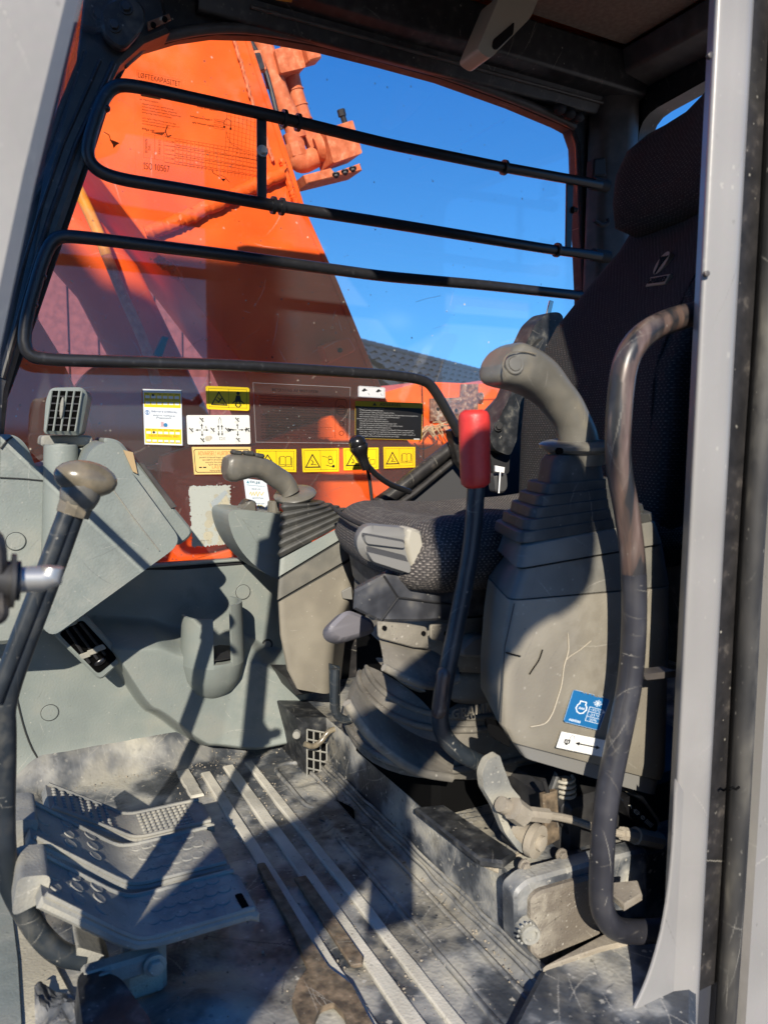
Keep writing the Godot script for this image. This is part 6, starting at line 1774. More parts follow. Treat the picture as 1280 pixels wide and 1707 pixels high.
func seat() -> void:
	var s := thing("driver_seat", "worn black dotted cloth driver seat with a tall backrest", "seat")
	var b := MB.new()
	# cushion: rounded slab whose top is dished between the side bolsters
	b.grid(40, 40, func(u, v): return cushion_point(float(u), float(v), true), Vector3.UP)
	b.grid(40, 40, func(u, v): return cushion_point(float(u), float(v), false), Vector3.DOWN)
	obj("cushion", b, M.seat_cloth, s, 70.0)
	b = MB.new()
	var pipe := []
	for k in 13:
		var z := lerpf(0.31, 0.69, k / 12.0)
		pipe.append(Vector3(seat_front(z) + 0.012 - 0.012 * sin(PI * k / 12.0), 0.545, z))
	b.tube(smooth(pipe, 3), 0.0035, 6)
	obj("piping", b, M.seat_cloth_dark, s)
	# near bolster
	b = MB.new()
	var bl: Array[PackedVector3Array] = []
	for q in [[0.482, 0.005], [0.487, 0.030], [0.50, 0.044], [0.54, 0.052], [0.65, 0.054], [0.80, 0.054], [0.98, 0.050]]:
		var rg := PackedVector3Array()
		for k in 20:
			var a := TAU * k / 20
			rg.append(Vector3(q[0] + 0.014 * sin(a), 0.517 + q[1] * 1.0 * sin(a), 0.712 + q[1] * 1.15 * cos(a)))
		bl.append(rg)
	b.loft(bl)
	obj("side_bolster", b, M.seat_cloth, s, 70.0)
	# plastic handle panel on the front near corner
	b = MB.new()
	b.slab(rounded([Vector3(0.4039, 0.5455, 0.735), Vector3(0.417, 0.5643, 0.735), Vector3(0.4771, 0.5567, 0.735), Vector3(0.495, 0.5519, 0.735), Vector3(0.5087, 0.4893, 0.735), Vector3(0.4833, 0.4937, 0.735), Vector3(0.4428, 0.5078, 0.735), Vector3(0.4106, 0.5239, 0.735)], 0.012), Vector3(0.012, 0.0, -0.04), 0.008)
	var hp := obj("handle_panel", b, M.seat_plastic, s, 45.0)
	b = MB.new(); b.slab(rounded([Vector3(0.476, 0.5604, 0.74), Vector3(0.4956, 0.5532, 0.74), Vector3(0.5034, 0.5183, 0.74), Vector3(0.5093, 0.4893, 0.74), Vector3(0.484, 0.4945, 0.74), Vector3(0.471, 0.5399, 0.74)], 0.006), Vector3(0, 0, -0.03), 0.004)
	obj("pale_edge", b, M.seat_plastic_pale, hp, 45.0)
	b = MB.new(); b.slab(rounded([Vector3(0.4106, 0.556, 0.738), Vector3(0.4703, 0.5435, 0.738), Vector3(0.4721, 0.5372, 0.738), Vector3(0.4123, 0.5499, 0.738)], 0.003), Vector3(0, 0, -0.004), 0.001)
	b.slab(rounded([Vector3(0.4173, 0.539, 0.738), Vector3(0.4723, 0.5232, 0.738), Vector3(0.4778, 0.5119, 0.738), Vector3(0.4191, 0.5268, 0.738)], 0.003), Vector3(0, 0, -0.004), 0.001)
	obj("grip_slot", b, M.trim_black_panel, hp)
	b = MB.new(); b.slab(rounded([Vector3(0.4125, 0.5533, 0.741), Vector3(0.4687, 0.5409, 0.741), Vector3(0.4688, 0.5332, 0.741), Vector3(0.4142, 0.5427, 0.741)], 0.004), Vector3(0, 0, -0.012), 0.003)
	b.slab(rounded([Vector3(0.4159, 0.532, 0.741), Vector3(0.4778, 0.514, 0.741), Vector3(0.478, 0.4999, 0.741), Vector3(0.4244, 0.5193, 0.741)], 0.004), Vector3(0, 0, -0.012), 0.003)
	obj("release_bar", b, M.seat_plastic, hp, 45.0)
	# backrest
	b = MB.new()
	var rings: Array[PackedVector3Array] = []
	var rings_at := [[0.50, 0.92, 0.30, 0.76], [0.56, 0.925, 0.285, 0.77], [0.68, 0.93, 0.28, 0.78], [0.78, 0.935, 0.285, 0.78], [0.90, 1.00, 0.30, 0.77], [0.99, 1.075, 0.315, 0.755], [1.06, 1.13, 0.34, 0.735], [1.10, 1.15, 0.36, 0.72], [1.125, 1.17, 0.39, 0.70]]
	for q in rings_at:
		rings.append(back_ring(q[0], q[1], q[2], q[3], 0.13 if q[0] < 1.1 else 0.10))
	b.loft(rings)
	obj("backrest", b, M.seat_cloth_dark, s, 70.0)
	b = MB.new()
	rings = []
	for q in [[1.075, 1.12, 0.40, 0.70], [1.095, 1.085, 0.375, 0.72], [1.14, 1.08, 0.37, 0.725], [1.195, 1.085, 0.372, 0.722], [1.24, 1.10, 0.385, 0.71], [1.262, 1.12, 0.41, 0.685]]:
		rings.append(back_ring(q[0], q[1], q[2], q[3], 0.12))
	b.loft(rings)
	obj("headrest", b, M.seat_cloth_dark, s, 70.0)
	b = MB.new()
	for side in [0.07, 0.90]:
		var pts := []
		for q in rings_at: pts.append(back_point(q[0], q[1], q[2], q[3], side))
		b = MB.new(); b.tube(smooth(pts, 4), 0.0035, 6)
		obj("piping", b, M.seat_cloth_dark, s)
	# embossed badge on the backrest: round wheat-ear shape over a plate
	var along := Vector3(-0.050, -0.016, 0.116).normalized()
	var nrm := along.cross(Vector3(0.42, 0.9, 0.12)).normalized()
	if nrm.x > 0: nrm = -nrm
	var upw := nrm.cross(along).normalized()
	if upw.y < 0: upw = -upw
	var e: Vector3 = Vector3(1.09, 0.982, 0.569) + nrm * 0.004
	b = MB.new(); b.tube([e - nrm * 0.02, e + nrm * 0.003], 0.022, 22)
	var em := obj("badge", b, M.emblem_tan, s)
	var lo := Vector3(1.048, 0.943, 0.600) + nrm * 0.006
	b = MB.new(); b.slab([lo - along * 0.040 - upw * 0.009, lo + along * 0.040 - upw * 0.009, lo + along * 0.040 + upw * 0.009, lo - along * 0.040 + upw * 0.009], -nrm * 0.02, 0.001)
	obj("badge_plate", b, M.emblem_tan, em)
	for k in 5:
		b = MB.new()
		var sgn: float = k - 2.0
		var f0 := e + nrm * 0.004
		b.tube(smooth([f0 - upw * 0.021, f0 - upw * 0.004 + along * sgn * 0.002, f0 + upw * 0.012 + along * sgn * 0.0075], 4), 0.0014, 6)
		obj("badge_ear", b, M.seat_cloth_dark, em)
	var tm := TextMesh.new(); var f := SystemFont.new(); f.font_names = PackedStringArray(["Droid Sans"]); f.font_weight = 700
	tm.font = f; tm.text = "GRAMMER"; tm.font_size = 32; tm.pixel_size = 0.00046; tm.depth = 0.001
	var t := MeshInstance3D.new(); t.name = "badge_lettering"; t.mesh = tm; t.material_override = M.seat_cloth_dark
	t.transform = Transform3D(Basis(along, upw, along.cross(upw)), lo + nrm * 0.001)
	em.add_child(t, true)
	# folded armrest on the far side
	var a := thing("armrest", "folded black armrest upright behind the seat on the far side", "armrest")
	b = MB.new()
	b.slab(rounded([Vector3(1.054, 0.8685, 0.22), Vector3(1.082, 0.9193, 0.22), Vector3(1.115, 0.9463, 0.22), Vector3(1.149, 0.9503, 0.22), Vector3(1.163, 0.9382, 0.22), Vector3(1.098, 0.8423, 0.22), Vector3(1.067, 0.7886, 0.22), Vector3(1.047, 0.7879, 0.22)], 0.012), Vector3(0, 0, -0.05), 0.01)
	obj("pad", b, M.black_rubber, a)
	b = MB.new(); b.slab(rounded([Vector3(1.049, 0.851, 0.24), Vector3(1.094, 0.8921, 0.24), Vector3(1.084, 0.7882, 0.24), Vector3(1.008, 0.6313, 0.24), Vector3(0.9664, 0.6444, 0.24), Vector3(0.9517, 0.6699, 0.24), Vector3(1.004, 0.7598, 0.24)], 0.01), Vector3(0, 0, -0.05), 0.006)
	obj("hinge_shell", b, M.black_rubber, a)
	bolt(Vector3(0.9722, 0.6942, 0.243), Vector3(-0.3, 0, 1), 0.007, 0.008, M.dark_steel, a)
	b = MB.new(); b.slab(rounded([Vector3(0.9733, 0.6567, 0.21), Vector3(1.03, 0.6501, 0.21), Vector3(1.029, 0.5904, 0.21), Vector3(0.9864, 0.5885, 0.21)], 0.01), Vector3(0, 0, -0.05), 0.006)
	obj("stalk", b, M.black_matt, a)
	var bt := thing("belt_tongue", "bright metal seat belt tongue standing behind the folded armrest", "seat belt tongue")
	b = MB.new(); b.slab(rounded([Vector3(1.125, 0.9326, 0.2), Vector3(1.137, 0.9783, 0.2), Vector3(1.149, 0.9767, 0.2), Vector3(1.137, 0.9309, 0.2)], 0.003), Vector3(0, 0, -0.004), 0.001)
	obj("tongue", b, M.chrome, bt)
	b = MB.new(); b.slab(rounded([Vector3(1.112, 0.858, 0.198), Vector3(1.13, 0.9333, 0.198), Vector3(1.14, 0.9314, 0.198), Vector3(1.126, 0.8561, 0.198)], 0.003), Vector3(0, 0, -0.004), 0.001)
	obj("strap", b, M.trim_black_panel, bt)
	# things behind the seat
	var bk := thing("belt_buckle", "grey seat belt stalk with a white tag beside the seat back", "seat belt buckle")
	b = MB.new(); b.slab(rounded([Vector3(0.9462, 0.595, 0.27), Vector3(0.9803, 0.5969, 0.27), Vector3(0.9844, 0.5662, 0.27), Vector3(0.9754, 0.5537, 0.27), Vector3(0.9536, 0.5543, 0.27)], 0.008), Vector3(0, 0, -0.03), 0.004)
	obj("housing", b, M.trim_black_panel, bk)
	b = MB.new(); b.tube([Vector3(0.9466, 0.6085, 0.29), Vector3(0.9436, 0.5561, 0.29)], 0.0016, 6)
	obj("cable", b, M.cable_white, bk)
	b = MB.new(); b.slab([Vector3(0.9379, 0.6133, 0.285), Vector3(0.961, 0.6093, 0.285), Vector3(0.9598, 0.598, 0.285), Vector3(0.9383, 0.6009, 0.285)], Vector3(0, 0, -0.004), 0.0)
	obj("tag", b, M.cable_white, bk)
	var pn := thing("rear_side_panel", "dark grey plain panel under the sloping window sill behind the seat", "trim panel")
	b = MB.new(); b.slab([Vector3(0.8552, 0.5234, 0.006), Vector3(1.014, 0.6357, 0.006), Vector3(1.183, 0.7619, 0.006), Vector3(1.476, 0.8463, 0.006), Vector3(1.507, 0.219, 0.006), Vector3(0.7623, 0.2903, 0.006)], Vector3(0, 0, -0.004), 0.0)
	obj("panel", b, M.trim_black_panel, pn)


# a grip swept through pairs of edge points, each section a squared ellipse of its own half depth
func grip_loft(b: MB, pairs: Array, depth: Array, power: Array) -> void:
	var rings: Array[PackedVector3Array] = []
	var n := depth.size()
	for i in (n - 1) * 4 + 1:
		var f := i / 4.0
		var k := mini(int(f), n - 2)
		var t := f - k
		var e := []
		for s in 2:
			var at := func(q: int) -> Vector3: return pairs[clampi(q, 0, n - 1) * 2 + s]
			e.append(at.call(k).cubic_interpolate(at.call(k + 1), at.call(k - 1), at.call(k + 2), t))
		var c: Vector3 = (e[0] + e[1]) * 0.5
		var u: Vector3 = (e[1] - e[0]) * 0.5
		var w := Vector3(0, 0, lerpf(depth[k], depth[k + 1], t))
		var pw: float = lerpf(power[k], power[k + 1], t)
		var rg := PackedVector3Array()
		for q in 28:
			var a := TAU * q / 28
			rg.append(c + u * signf(cos(a)) * pow(absf(cos(a)), pw) + w * signf(sin(a)) * pow(absf(sin(a)), pw))
		rings.append(rg)
	b.loft(rings)


func path_point(pts: Array, t: float) -> Vector3:
	var f := clampf(t, 0.0, 1.0) * (pts.size() - 1)
	var i := mini(int(f), pts.size() - 2)
	return pts[i].cubic_interpolate(pts[i + 1], pts[maxi(i - 1, 0)], pts[mini(i + 2, pts.size() - 1)], f - i)


func cushion_point(u: float, v: float, top: bool) -> Vector3:
	# u: front to back, v: far to near; both eased so that the rims are rounded
	var z := lerpf(0.295, 0.70, v)
	var f := seat_front(z) + 0.035 * pow(absf(v - 0.45) * 2.0, 3.0)
	var x := lerpf(f, 1.02, u)
	var rim := pow(clampf(minf(minf((x - f) / 0.07, (z - 0.295) / 0.05), (0.70 - z) / 0.03), 0.0, 1.0) - 1.0, 2.0)
	var h := sqrt(maxf(0.0, 1.0 - rim))
	var y0 := 0.505
	if top:
		var dish := 0.016 * sin(PI * v) * smoothstep(0.1, 0.4, u)
		return Vector3(x, y0 + 0.052 * h - dish + 0.008 * smoothstep(0.5, 1.0, u) + 0.004 * sin(x * 40.0) * smoothstep(0.2, 0.5, u) * sin(PI * v), z)
	return Vector3(x, y0 - 0.045 * h, z)


func back_point(y: float, xf: float, z0: float, z1: float, v: float) -> Vector3:
	return Vector3(xf + 0.10 * (0.5 - v) - 0.05 * pow(absf(v - 0.5) * 2.0, 2.0) + 0.03 + 0.065 * pow(absf(v - 0.5) * 2.0, 6.0) - 0.001, y, lerpf(z0, z1, v))


func back_ring(y: float, xf: float, z0: float, z1: float, th: float) -> PackedVector3Array:
	# section of a backrest: front face (towards -x) gently hollow, sides turned forward
	var p := PackedVector3Array()
	var n := 24
	for k in n:
		var a := TAU * k / n
		var c := cos(a); var s := sin(a)
		var z := lerpf(z0, z1, 0.5 + 0.5 * signf(s) * pow(absf(s), 0.6))
		var v := (z - z0) / (z1 - z0)
		var front := xf + 0.10 * (0.5 - v) - 0.05 * pow(absf(v - 0.5) * 2.0, 2.0) + 0.03
		p.append(Vector3(front + th * (0.5 - 0.5 * signf(c) * pow(absf(c), 0.7)), y, z))
	return p


# ---------------------------------------------------------------- seat suspension and plinth fittings
func seat_base() -> void:
	var s := thing("seat_suspension", "dusty rubber bellows and brackets of the seat suspension under the cushion", "seat suspension")
	var b := MB.new()
	var specs := [
		["upper_skirt", "seat_rubber_black", [[0.485, 0.53, 0.035], [0.478, 0.49, 0.06], [0.425, 0.50, 0.06]]],
		["bracket_band", "seat_rubber", [[0.422, 0.515, 0.05], [0.416, 0.508, 0.05], [0.388, 0.508, 0.05]]],
		["first_fold", "seat_rubber", [[0.392, 0.535, 0.06], [0.375, 0.522, 0.07], [0.348, 0.508, 0.09], [0.335, 0.522, 0.09], [0.330, 0.55, 0.09]]],
		["second_fold", "seat_rubber", [[0.335, 0.57, 0.08], [0.322, 0.545, 0.08], [0.295, 0.525, 0.09], [0.285, 0.535, 0.09], [0.28, 0.56, 0.09]]],
		["third_fold", "seat_rubber", [[0.288, 0.555, 0.09], [0.272, 0.515, 0.09], [0.232, 0.478, 0.10], [0.222, 0.476, 0.10], [0.213, 0.488, 0.10], [0.208, 0.53, 0.09]]],
		["lower_rim", "seat_rubber", [[0.212, 0.50, 0.10], [0.205, 0.474, 0.11], [0.190, 0.466, 0.12], [0.178, 0.47, 0.12], [0.172, 0.50, 0.11]]],
	]
	for q in specs:
		var rings: Array[PackedVector3Array] = []
		for k in q[2]:
			var x: float = k[1]
			rings.append(ring4(Vector3(x + 0.06, k[0] + 0.012, 0.33), Vector3(1.02, k[0], 0.33), Vector3(1.02, k[0] - 0.004, 0.70), Vector3(x + 0.01, k[0] - 0.004, 0.70), k[2] * 2.0, 10))
		b = MB.new(); b.loft(rings)
		obj(q[0], b, M[q[1]], s, 50.0)
	for q in [[0.268, 0.513], [0.252, 0.497], [0.196, 0.470]]:
		var pts := []
		for k in ring4(Vector3(q[1] + 0.06, q[0] + 0.012, 0.33), Vector3(1.02, q[0], 0.33), Vector3(1.02, q[0] - 0.004, 0.70), Vector3(q[1] + 0.01, q[0] - 0.004, 0.70), 0.19, 12): pts.append(k)
		pts.append(pts[0]); pts.append(pts[1])
		b = MB.new(); b.tube(pts, 0.0055, 8, false)
		obj("fold_bead", b, M.seat_rubber, s, 60.0)
	b = MB.new(); b.box(Vector3(0.78, 0.28, 0.52), Vector3(0.42, 0.36, 0.28), 0.01)
	obj("core", b, M.void_black, s)
	b = MB.new(); b.slab([Vector3(0.407, 0.4807, 0.722), Vector3(0.4497, 0.4973, 0.722), Vector3(0.5035, 0.4866, 0.722), Vector3(0.5642, 0.4766, 0.722), Vector3(0.5536, 0.4261, 0.722), Vector3(0.5044, 0.4289, 0.722), Vector3(0.4433, 0.4357, 0.722), Vector3(0.4054, 0.4561, 0.722)], Vector3(0.02, 0.0, -0.03), 0.004)
	obj("cover_plate", b, M.seat_rubber_black, s, 25.0)
	b = MB.new(); b.tube([Vector3(0.4487, 0.4962, 0.724), Vector3(0.4701, 0.4659, 0.724), Vector3(0.444, 0.4368, 0.724)], 0.0015, 5)
	b.tube([Vector3(0.4701, 0.4659, 0.724), Vector3(0.5557, 0.4479, 0.724)], 0.0015, 5)
	obj("cover_crease", b, M.black_matt, s)
	b = MB.new(); b.slab(rounded([Vector3(0.4384, 0.4383, 0.728), Vector3(0.4827, 0.4303, 0.728), Vector3(0.5121, 0.4221, 0.728), Vector3(0.5163, 0.3922, 0.728), Vector3(0.4922, 0.3968, 0.728), Vector3(0.4404, 0.416, 0.728)], 0.004), Vector3(0, 0, -0.006), 0.0015)
	obj("strip", b, M.seat_rubber, s, 25.0)
	b = MB.new(); b.slab(rounded([Vector3(0.5176, 0.4248, 0.728), Vector3(0.5615, 0.4216, 0.728), Vector3(0.5658, 0.3993, 0.728), Vector3(0.5427, 0.3971, 0.728), Vector3(0.518, 0.4051, 0.728)], 0.004), Vector3(0, 0, -0.006), 0.0015)
	obj("strip", b, M.seat_rubber, s, 25.0)
	b = MB.new()
	var flap := [Vector3(0.4471, 0.4104, 0.715), Vector3(0.4997, 0.3942, 0.715), Vector3(0.5281, 0.3856, 0.715), Vector3(0.5495, 0.371, 0.715), Vector3(0.5714, 0.3561, 0.715)]
	var hem := [Vector3(0.4267, 0.3906, 0.755), Vector3(0.4543, 0.3743, 0.755), Vector3(0.4863, 0.3585, 0.755), Vector3(0.5117, 0.3547, 0.755), Vector3(0.5377, 0.3591, 0.755)]
	b.grid(16, 5, func(u, v): return path_point(flap, float(u)).lerp(path_point(hem, float(u)), float(v)) + Vector3(0, 0, 0.012 * sin(PI * 0.5 * float(v))), Vector3(0, 0, 1))
	var rim := []
	for k in 17: rim.append(path_point(hem, k / 16.0) + Vector3(0, 0, 0.012))
	b.tube(rim, 0.005, 8)
	obj("flap", b, M.seat_rubber, s, 50.0)
	b = MB.new()
	flap = [Vector3(0.4233, 0.3447, 0.7), Vector3(0.463, 0.302, 0.7), Vector3(0.5199, 0.2596, 0.7), Vector3(0.5798, 0.2344, 0.7)]
	hem = [Vector3(0.3815, 0.3544, 0.76), Vector3(0.4164, 0.3023, 0.76), Vector3(0.476, 0.2512, 0.76), Vector3(0.5334, 0.2279, 0.76)]
	b.grid(16, 5, func(u, v): return path_point(flap, float(u)).lerp(path_point(hem, float(u)), float(v)) + Vector3(-0.006, 0, 0.010) * sin(PI * 0.5 * float(v)), Vector3(0, 0, 1))
	rim = []
	for k in 17: rim.append(path_point(hem, k / 16.0) + Vector3(-0.006, 0, 0.010))
	b.tube(rim, 0.006, 8)
	obj("flap", b, M.seat_rubber, s, 50.0)
	for q in [Vector3(0.4473, 0.429, 0.7295), Vector3(0.5058, 0.4151, 0.7295), Vector3(0.5415, 0.4109, 0.7295)]:
		b = MB.new(); b.lathe(q, Vector3(0, 0, 1), [[0.0032, -0.004], [0.0032, 0.001]], 10)
		obj("hole", b, M.void_black, s)
	b = MB.new(); b.slab(rounded([Vector3(0.5715, 0.3831, 0.72), Vector3(0.593, 0.3975, 0.72), Vector3(0.6298, 0.3948, 0.72), Vector3(0.6287, 0.3619, 0.72), Vector3(0.5737, 0.3709, 0.72)], 0.008), Vector3(0, 0, -0.04), 0.004)
	obj("side_cover", b, M.seat_plastic, s)
	# maker's name on the lower fold
	var tm := TextMesh.new(); var f := SystemFont.new(); f.font_names = PackedStringArray(["Droid Sans"]); f.font_weight = 700
	tm.font = f; tm.text = "GRAMMER"; tm.font_size = 32; tm.pixel_size = 0.0006; tm.depth = 0.002
	var t := MeshInstance3D.new(); t.name = "lettering"; t.mesh = tm; t.material_override = M.seat_rubber
	t.position = Vector3(0.6044, 0.2927, 0.722); s.add_child(t, true)
	# weight adjuster paddle
	var p := thing("adjuster_paddle", "grey plastic paddle lever jutting from the front of the seat base", "seat lever")
	b = MB.new()
	b.slab(rounded([Vector3(0.4244, 0.402, 0.6), Vector3(0.4554, 0.4268, 0.6), Vector3(0.4983, 0.4063, 0.6), Vector3(0.5024, 0.3896, 0.6), Vector3(0.4906, 0.3837, 0.6), Vector3(0.448, 0.3772, 0.6), Vector3(0.4291, 0.3857, 0.6)], 0.012), Vector3(0.0, -0.012, -0.03), 0.006)
	obj("paddle", b, M.paddle_grey, p, 50.0)
	# plinth front: vent grille, knob and bent wire
	var v := thing("heater_grille", "dark wire grille low on the far end of the seat plinth", "grille")
	b = MB.new(); b.slab(rounded([Vector3(0.5187, 0.1217, 0.22), Vector3(0.6356, 0.1017, 0.22), Vector3(0.6389, -0.0471, 0.22), Vector3(0.5436, -0.0115, 0.22), Vector3(0.5361, 0.0522, 0.22)], 0.006), Vector3(0, 0, -0.15), 0.004)
	obj("housing", b, M.black_rubber, v)
	b = MB.new(); b.slab([Vector3(0.5431, 0.0936, 0.222), Vector3(0.6134, 0.0685, 0.222), Vector3(0.6136, -0.0357, 0.222), Vector3(0.5428, -0.0055, 0.222)], Vector3(0, 0, -0.004), 0.0)
	obj("opening", b, M.void_black, v)
	for i in 6:
		b = MB.new(); b.tube([Vector3(0.5419, 0.0949, 0.225).lerp(Vector3(0.612, 0.0698, 0.225), i / 5.0), Vector3(0.5416, -0.0039, 0.225).lerp(Vector3(0.6123, -0.0341, 0.225), i / 5.0)], 0.0018, 5)
		obj("wire", b, M.dusty_cast, v)
	for i in 6:
		b = MB.new(); b.tube([Vector3(0.5415, 0.0954, 0.226).lerp(Vector3(0.5412, -0.0034, 0.226), i / 5.0), Vector3(0.6115, 0.0703, 0.226).lerp(Vector3(0.6118, -0.0335, 0.226), i / 5.0)], 0.0018, 5)
		obj("wire", b, M.dusty_cast, v)
	b = MB.new(); b.lathe(Vector3(0.5255, 0.0869, 0.215), Vector3(-0.6, 0, 1), [[0.008, 0], [0.008, 0.012], [0.006, 0.014]], 12)
	obj("knob", b, M.dusty_cast, v, 25.0)
	var w := thing("bent_wire", "rusty bent wire handle hooked over the heater grille", "wire handle")
	b = MB.new(); b.tube(bend([Vector3(0.5229, 0.0822, 0.26), Vector3(0.5402, 0.0717, 0.26), Vector3(0.5578, 0.0805, 0.26), Vector3(0.5705, 0.0976, 0.26), Vector3(0.5884, 0.1017, 0.26), Vector3(0.6144, 0.0946, 0.26)], 0.02), 0.0055, 10)
	obj("wire", b, M.grip_polished, w, 60.0)
	var g := thing("seat_rail_bracket", "grey-green bent steel bracket loop at the front of the seat suspension", "bracket")
	b = MB.new(); b.tube(bend([Vector3(0.4792, 0.3051, 0.5), Vector3(0.4772, 0.2413, 0.5), Vector3(0.4856, 0.224, 0.5), Vector3(0.5026, 0.2151, 0.5), Vector3(0.5133, 0.2253, 0.5)], 0.02), 0.007, 8)
	b.slab([Vector3(0.4773, 0.3094, 0.49), Vector3(0.4941, 0.3031, 0.49), Vector3(0.4944, 0.2231, 0.49), Vector3(0.4795, 0.2316, 0.49)], Vector3(0, 0, -0.012), 0.002)
	obj("loop", b, M.lever_steel, g)
	# side of the plinth nearest the door: filter cover in its frame
	var c := thing("filter_cover", "square sandy filter cover with a knurled knob low on the plinth side", "filter cover")
	b = MB.new(); b.slab(rounded([Vector3(0.5545, 0.1193, 0.875), Vector3(0.5744, 0.1293, 0.875), Vector3(0.7031, 0.1234, 0.875), Vector3(0.7796, 0.1179, 0.875), Vector3(0.7858, 0.0158, 0.875), Vector3(0.7028, 0.0258, 0.875), Vector3(0.5917, 0.0136, 0.875), Vector3(0.5585, 0.0518, 0.875)], 0.008), Vector3(0, 0, -0.03), 0.004)
	obj("frame", b, M.floor_rubber, c)
	b = MB.new(); b.slab(rounded([Vector3(0.5736, 0.1095, 0.884), Vector3(0.5864, 0.116, 0.884), Vector3(0.6694, 0.1126, 0.884), Vector3(0.6874, 0.101, 0.884), Vector3(0.6912, 0.0249, 0.884), Vector3(0.5898, 0.0234, 0.884), Vector3(0.5761, 0.0376, 0.884)], 0.006), Vector3(0, 0, -0.016), 0.003)
	obj("cover", b, M.sandy_cover, c)
	b = MB.new()
	b.lathe(Vector3(0.5671, 0.0715, 0.888), Vector3(-0.25, -0.05, 1), [[0.0125, -0.02], [0.0125, 0.006], [0.0115, 0.008], [0.008, 0.008], [0.007, 0.005]], 14)
	var kn := obj("knob", b, M.dusty_cast, c, 25.0)
	for i in 12:
		var a := TAU * i / 12
		b = MB.new(); b.tube([Vector3(0.577, 0.0609, 0.876) + Vector3(cos(a), sin(a), 0) * 0.0125, Vector3(0.5622, 0.0768, 0.894) + Vector3(cos(a), sin(a), 0) * 0.0125 + Vector3(-0.004, 0, 0)], 0.0016, 5)
		obj("knurl", b, M.dusty_cast, kn)
	var ld := MB.new(); ld.slab([Vector3(0.577, 0.03, 0.8995), Vector3(0.6948, 0.03, 0.8887), Vector3(0.7758, 0.03, 0.9147), Vector3(0.7965, 0.03, 0.9456), Vector3(0.6127, 0.03, 1.101), Vector3(0.4176, 0.03, 1.002)], Vector3(0, -0.06, 0), 0.008)
	struct("door_sill", ld, M.floor_rubber)
	b = MB.new(); b.slab([Vector3(0.5749, 0.036, 0.9074), Vector3(0.6849, 0.036, 0.8933), Vector3(0.7593, 0.036, 0.9092), Vector3(0.7512, 0.036, 0.9269), Vector3(0.6616, 0.036, 0.9126)], Vector3(0, -0.008, 0), 0.002)
	var dp := thing("dust_drift", "line of pale dust lying below the filter cover", "dust")
	obj("drift", b, M.dust_tan, dp)
	# slide rail on the plinth top
	var r := thing("slide_rail", "dusty steel slide rail on top of the plinth in front of the bellows", "rail")
	b = MB.new(); b.slab([Vector3(0.5356, 0.135, 0.659), Vector3(0.5797, 0.135, 0.671), Vector3(0.595, 0.135, 0.8236), Vector3(0.5661, 0.135, 0.8341), Vector3(0.5431, 0.135, 0.8163)], Vector3(0, -0.012, 0), 0.003)
	obj("rail_top", b, M.black_rubber, r)
	b = MB.new(); b.slab([Vector3(0.5547, 0.1267, 0.8), Vector3(0.5961, 0.1039, 0.8), Vector3(0.6218, 0.1124, 0.8), Vector3(0.6447, 0.103, 0.8), Vector3(0.6433, 0.0842, 0.8), Vector3(0.6027, 0.0816, 0.8), Vector3(0.557, 0.1127, 0.8)], Vector3(0, 0, -0.01), 0.002)
	obj("rail_end", b, M.dust_tan, r)
	b = MB.new(); b.slab(rounded([Vector3(0.5627, 0.125, 0.7222), Vector3(0.5792, 0.125, 0.7232), Vector3(0.5715, 0.125, 0.7758), Vector3(0.5563, 0.125, 0.7781)], 0.006), Vector3(0, -0.008, 0), 0.002)
	obj("catch", b, M.dusty_cast, r)
	var pl := thing("plinth_plates", "jumble of dusty steel plates on the plinth behind the hand rail", "steel plates")
	b = MB.new(); b.slab([Vector3(0.6823, 0.2136, 0.8), Vector3(0.7645, 0.1016, 0.8), Vector3(0.7543, 0.0769, 0.8), Vector3(0.7208, 0.0722, 0.8), Vector3(0.661, 0.1665, 0.8)], Vector3(0, 0, -0.01), 0.002)
	obj("slanted_plate", b, M.black_rubber, pl)
	b = MB.new(); b.slab([Vector3(0.7896, 0.0899, 0.82), Vector3(0.8455, 0.0306, 0.82), Vector3(0.8436, 0.0217, 0.82), Vector3(0.7918, 0.05, 0.82)], Vector3(0, 0, -0.03), 0.002)
	obj("angle_plate", b, M.dust_tan, pl)
	b = MB.new(); b.slab([Vector3(0.6649, 0.13, 0.9248), Vector3(0.6967, 0.13, 0.9352), Vector3(0.6794, 0.13, 0.9597), Vector3(0.6443, 0.13, 0.9656), Vector3(0.647, 0.13, 0.9433)], Vector3(0, -0.01, 0), 0.002)
	obj("angle_plate", b, M.dust_tan, pl)
	b = MB.new(); b.slab([Vector3(0.7616, 0.0861, 0.83), Vector3(0.7777, 0.0837, 0.83), Vector3(0.7794, 0.0525, 0.83), Vector3(0.7631, 0.057, 0.83)], Vector3(0, 0, -0.02), 0.002)
	obj("tab", b, M.dust_tan, pl)
	b = MB.new(); b.slab([Vector3(0.7519, 0.0905, 0.86), Vector3(0.8046, 0.062, 0.86), Vector3(0.8042, 0.0496, 0.86), Vector3(0.753, 0.0711, 0.86)], Vector3(0, 0, -0.05), 0.002)
	obj("ledge_plate", b, M.sandy_cover, pl)
	b = MB.new(); b.slab([Vector3(0.6402, 0.2006, 0.82), Vector3(0.6657, 0.2017, 0.82), Vector3(0.6729, 0.1302, 0.82), Vector3(0.6502, 0.1256, 0.82)], Vector3(0, 0, -0.01), 0.002)
	obj("web_plate", b, M.brown_steel, pl)
	for q in [Vector3(0.5903, 0.1294, 0.845), Vector3(0.6516, 0.128, 0.845), Vector3(0.7905, 0.0774, 0.845)]:
		bolt(q, Vector3(0, 0, 1), 0.006, 0.008, M.sandy_cover, pl)
	var hs := thing("black_hose", "black hose looping under the near console behind the linkage rod", "hose")
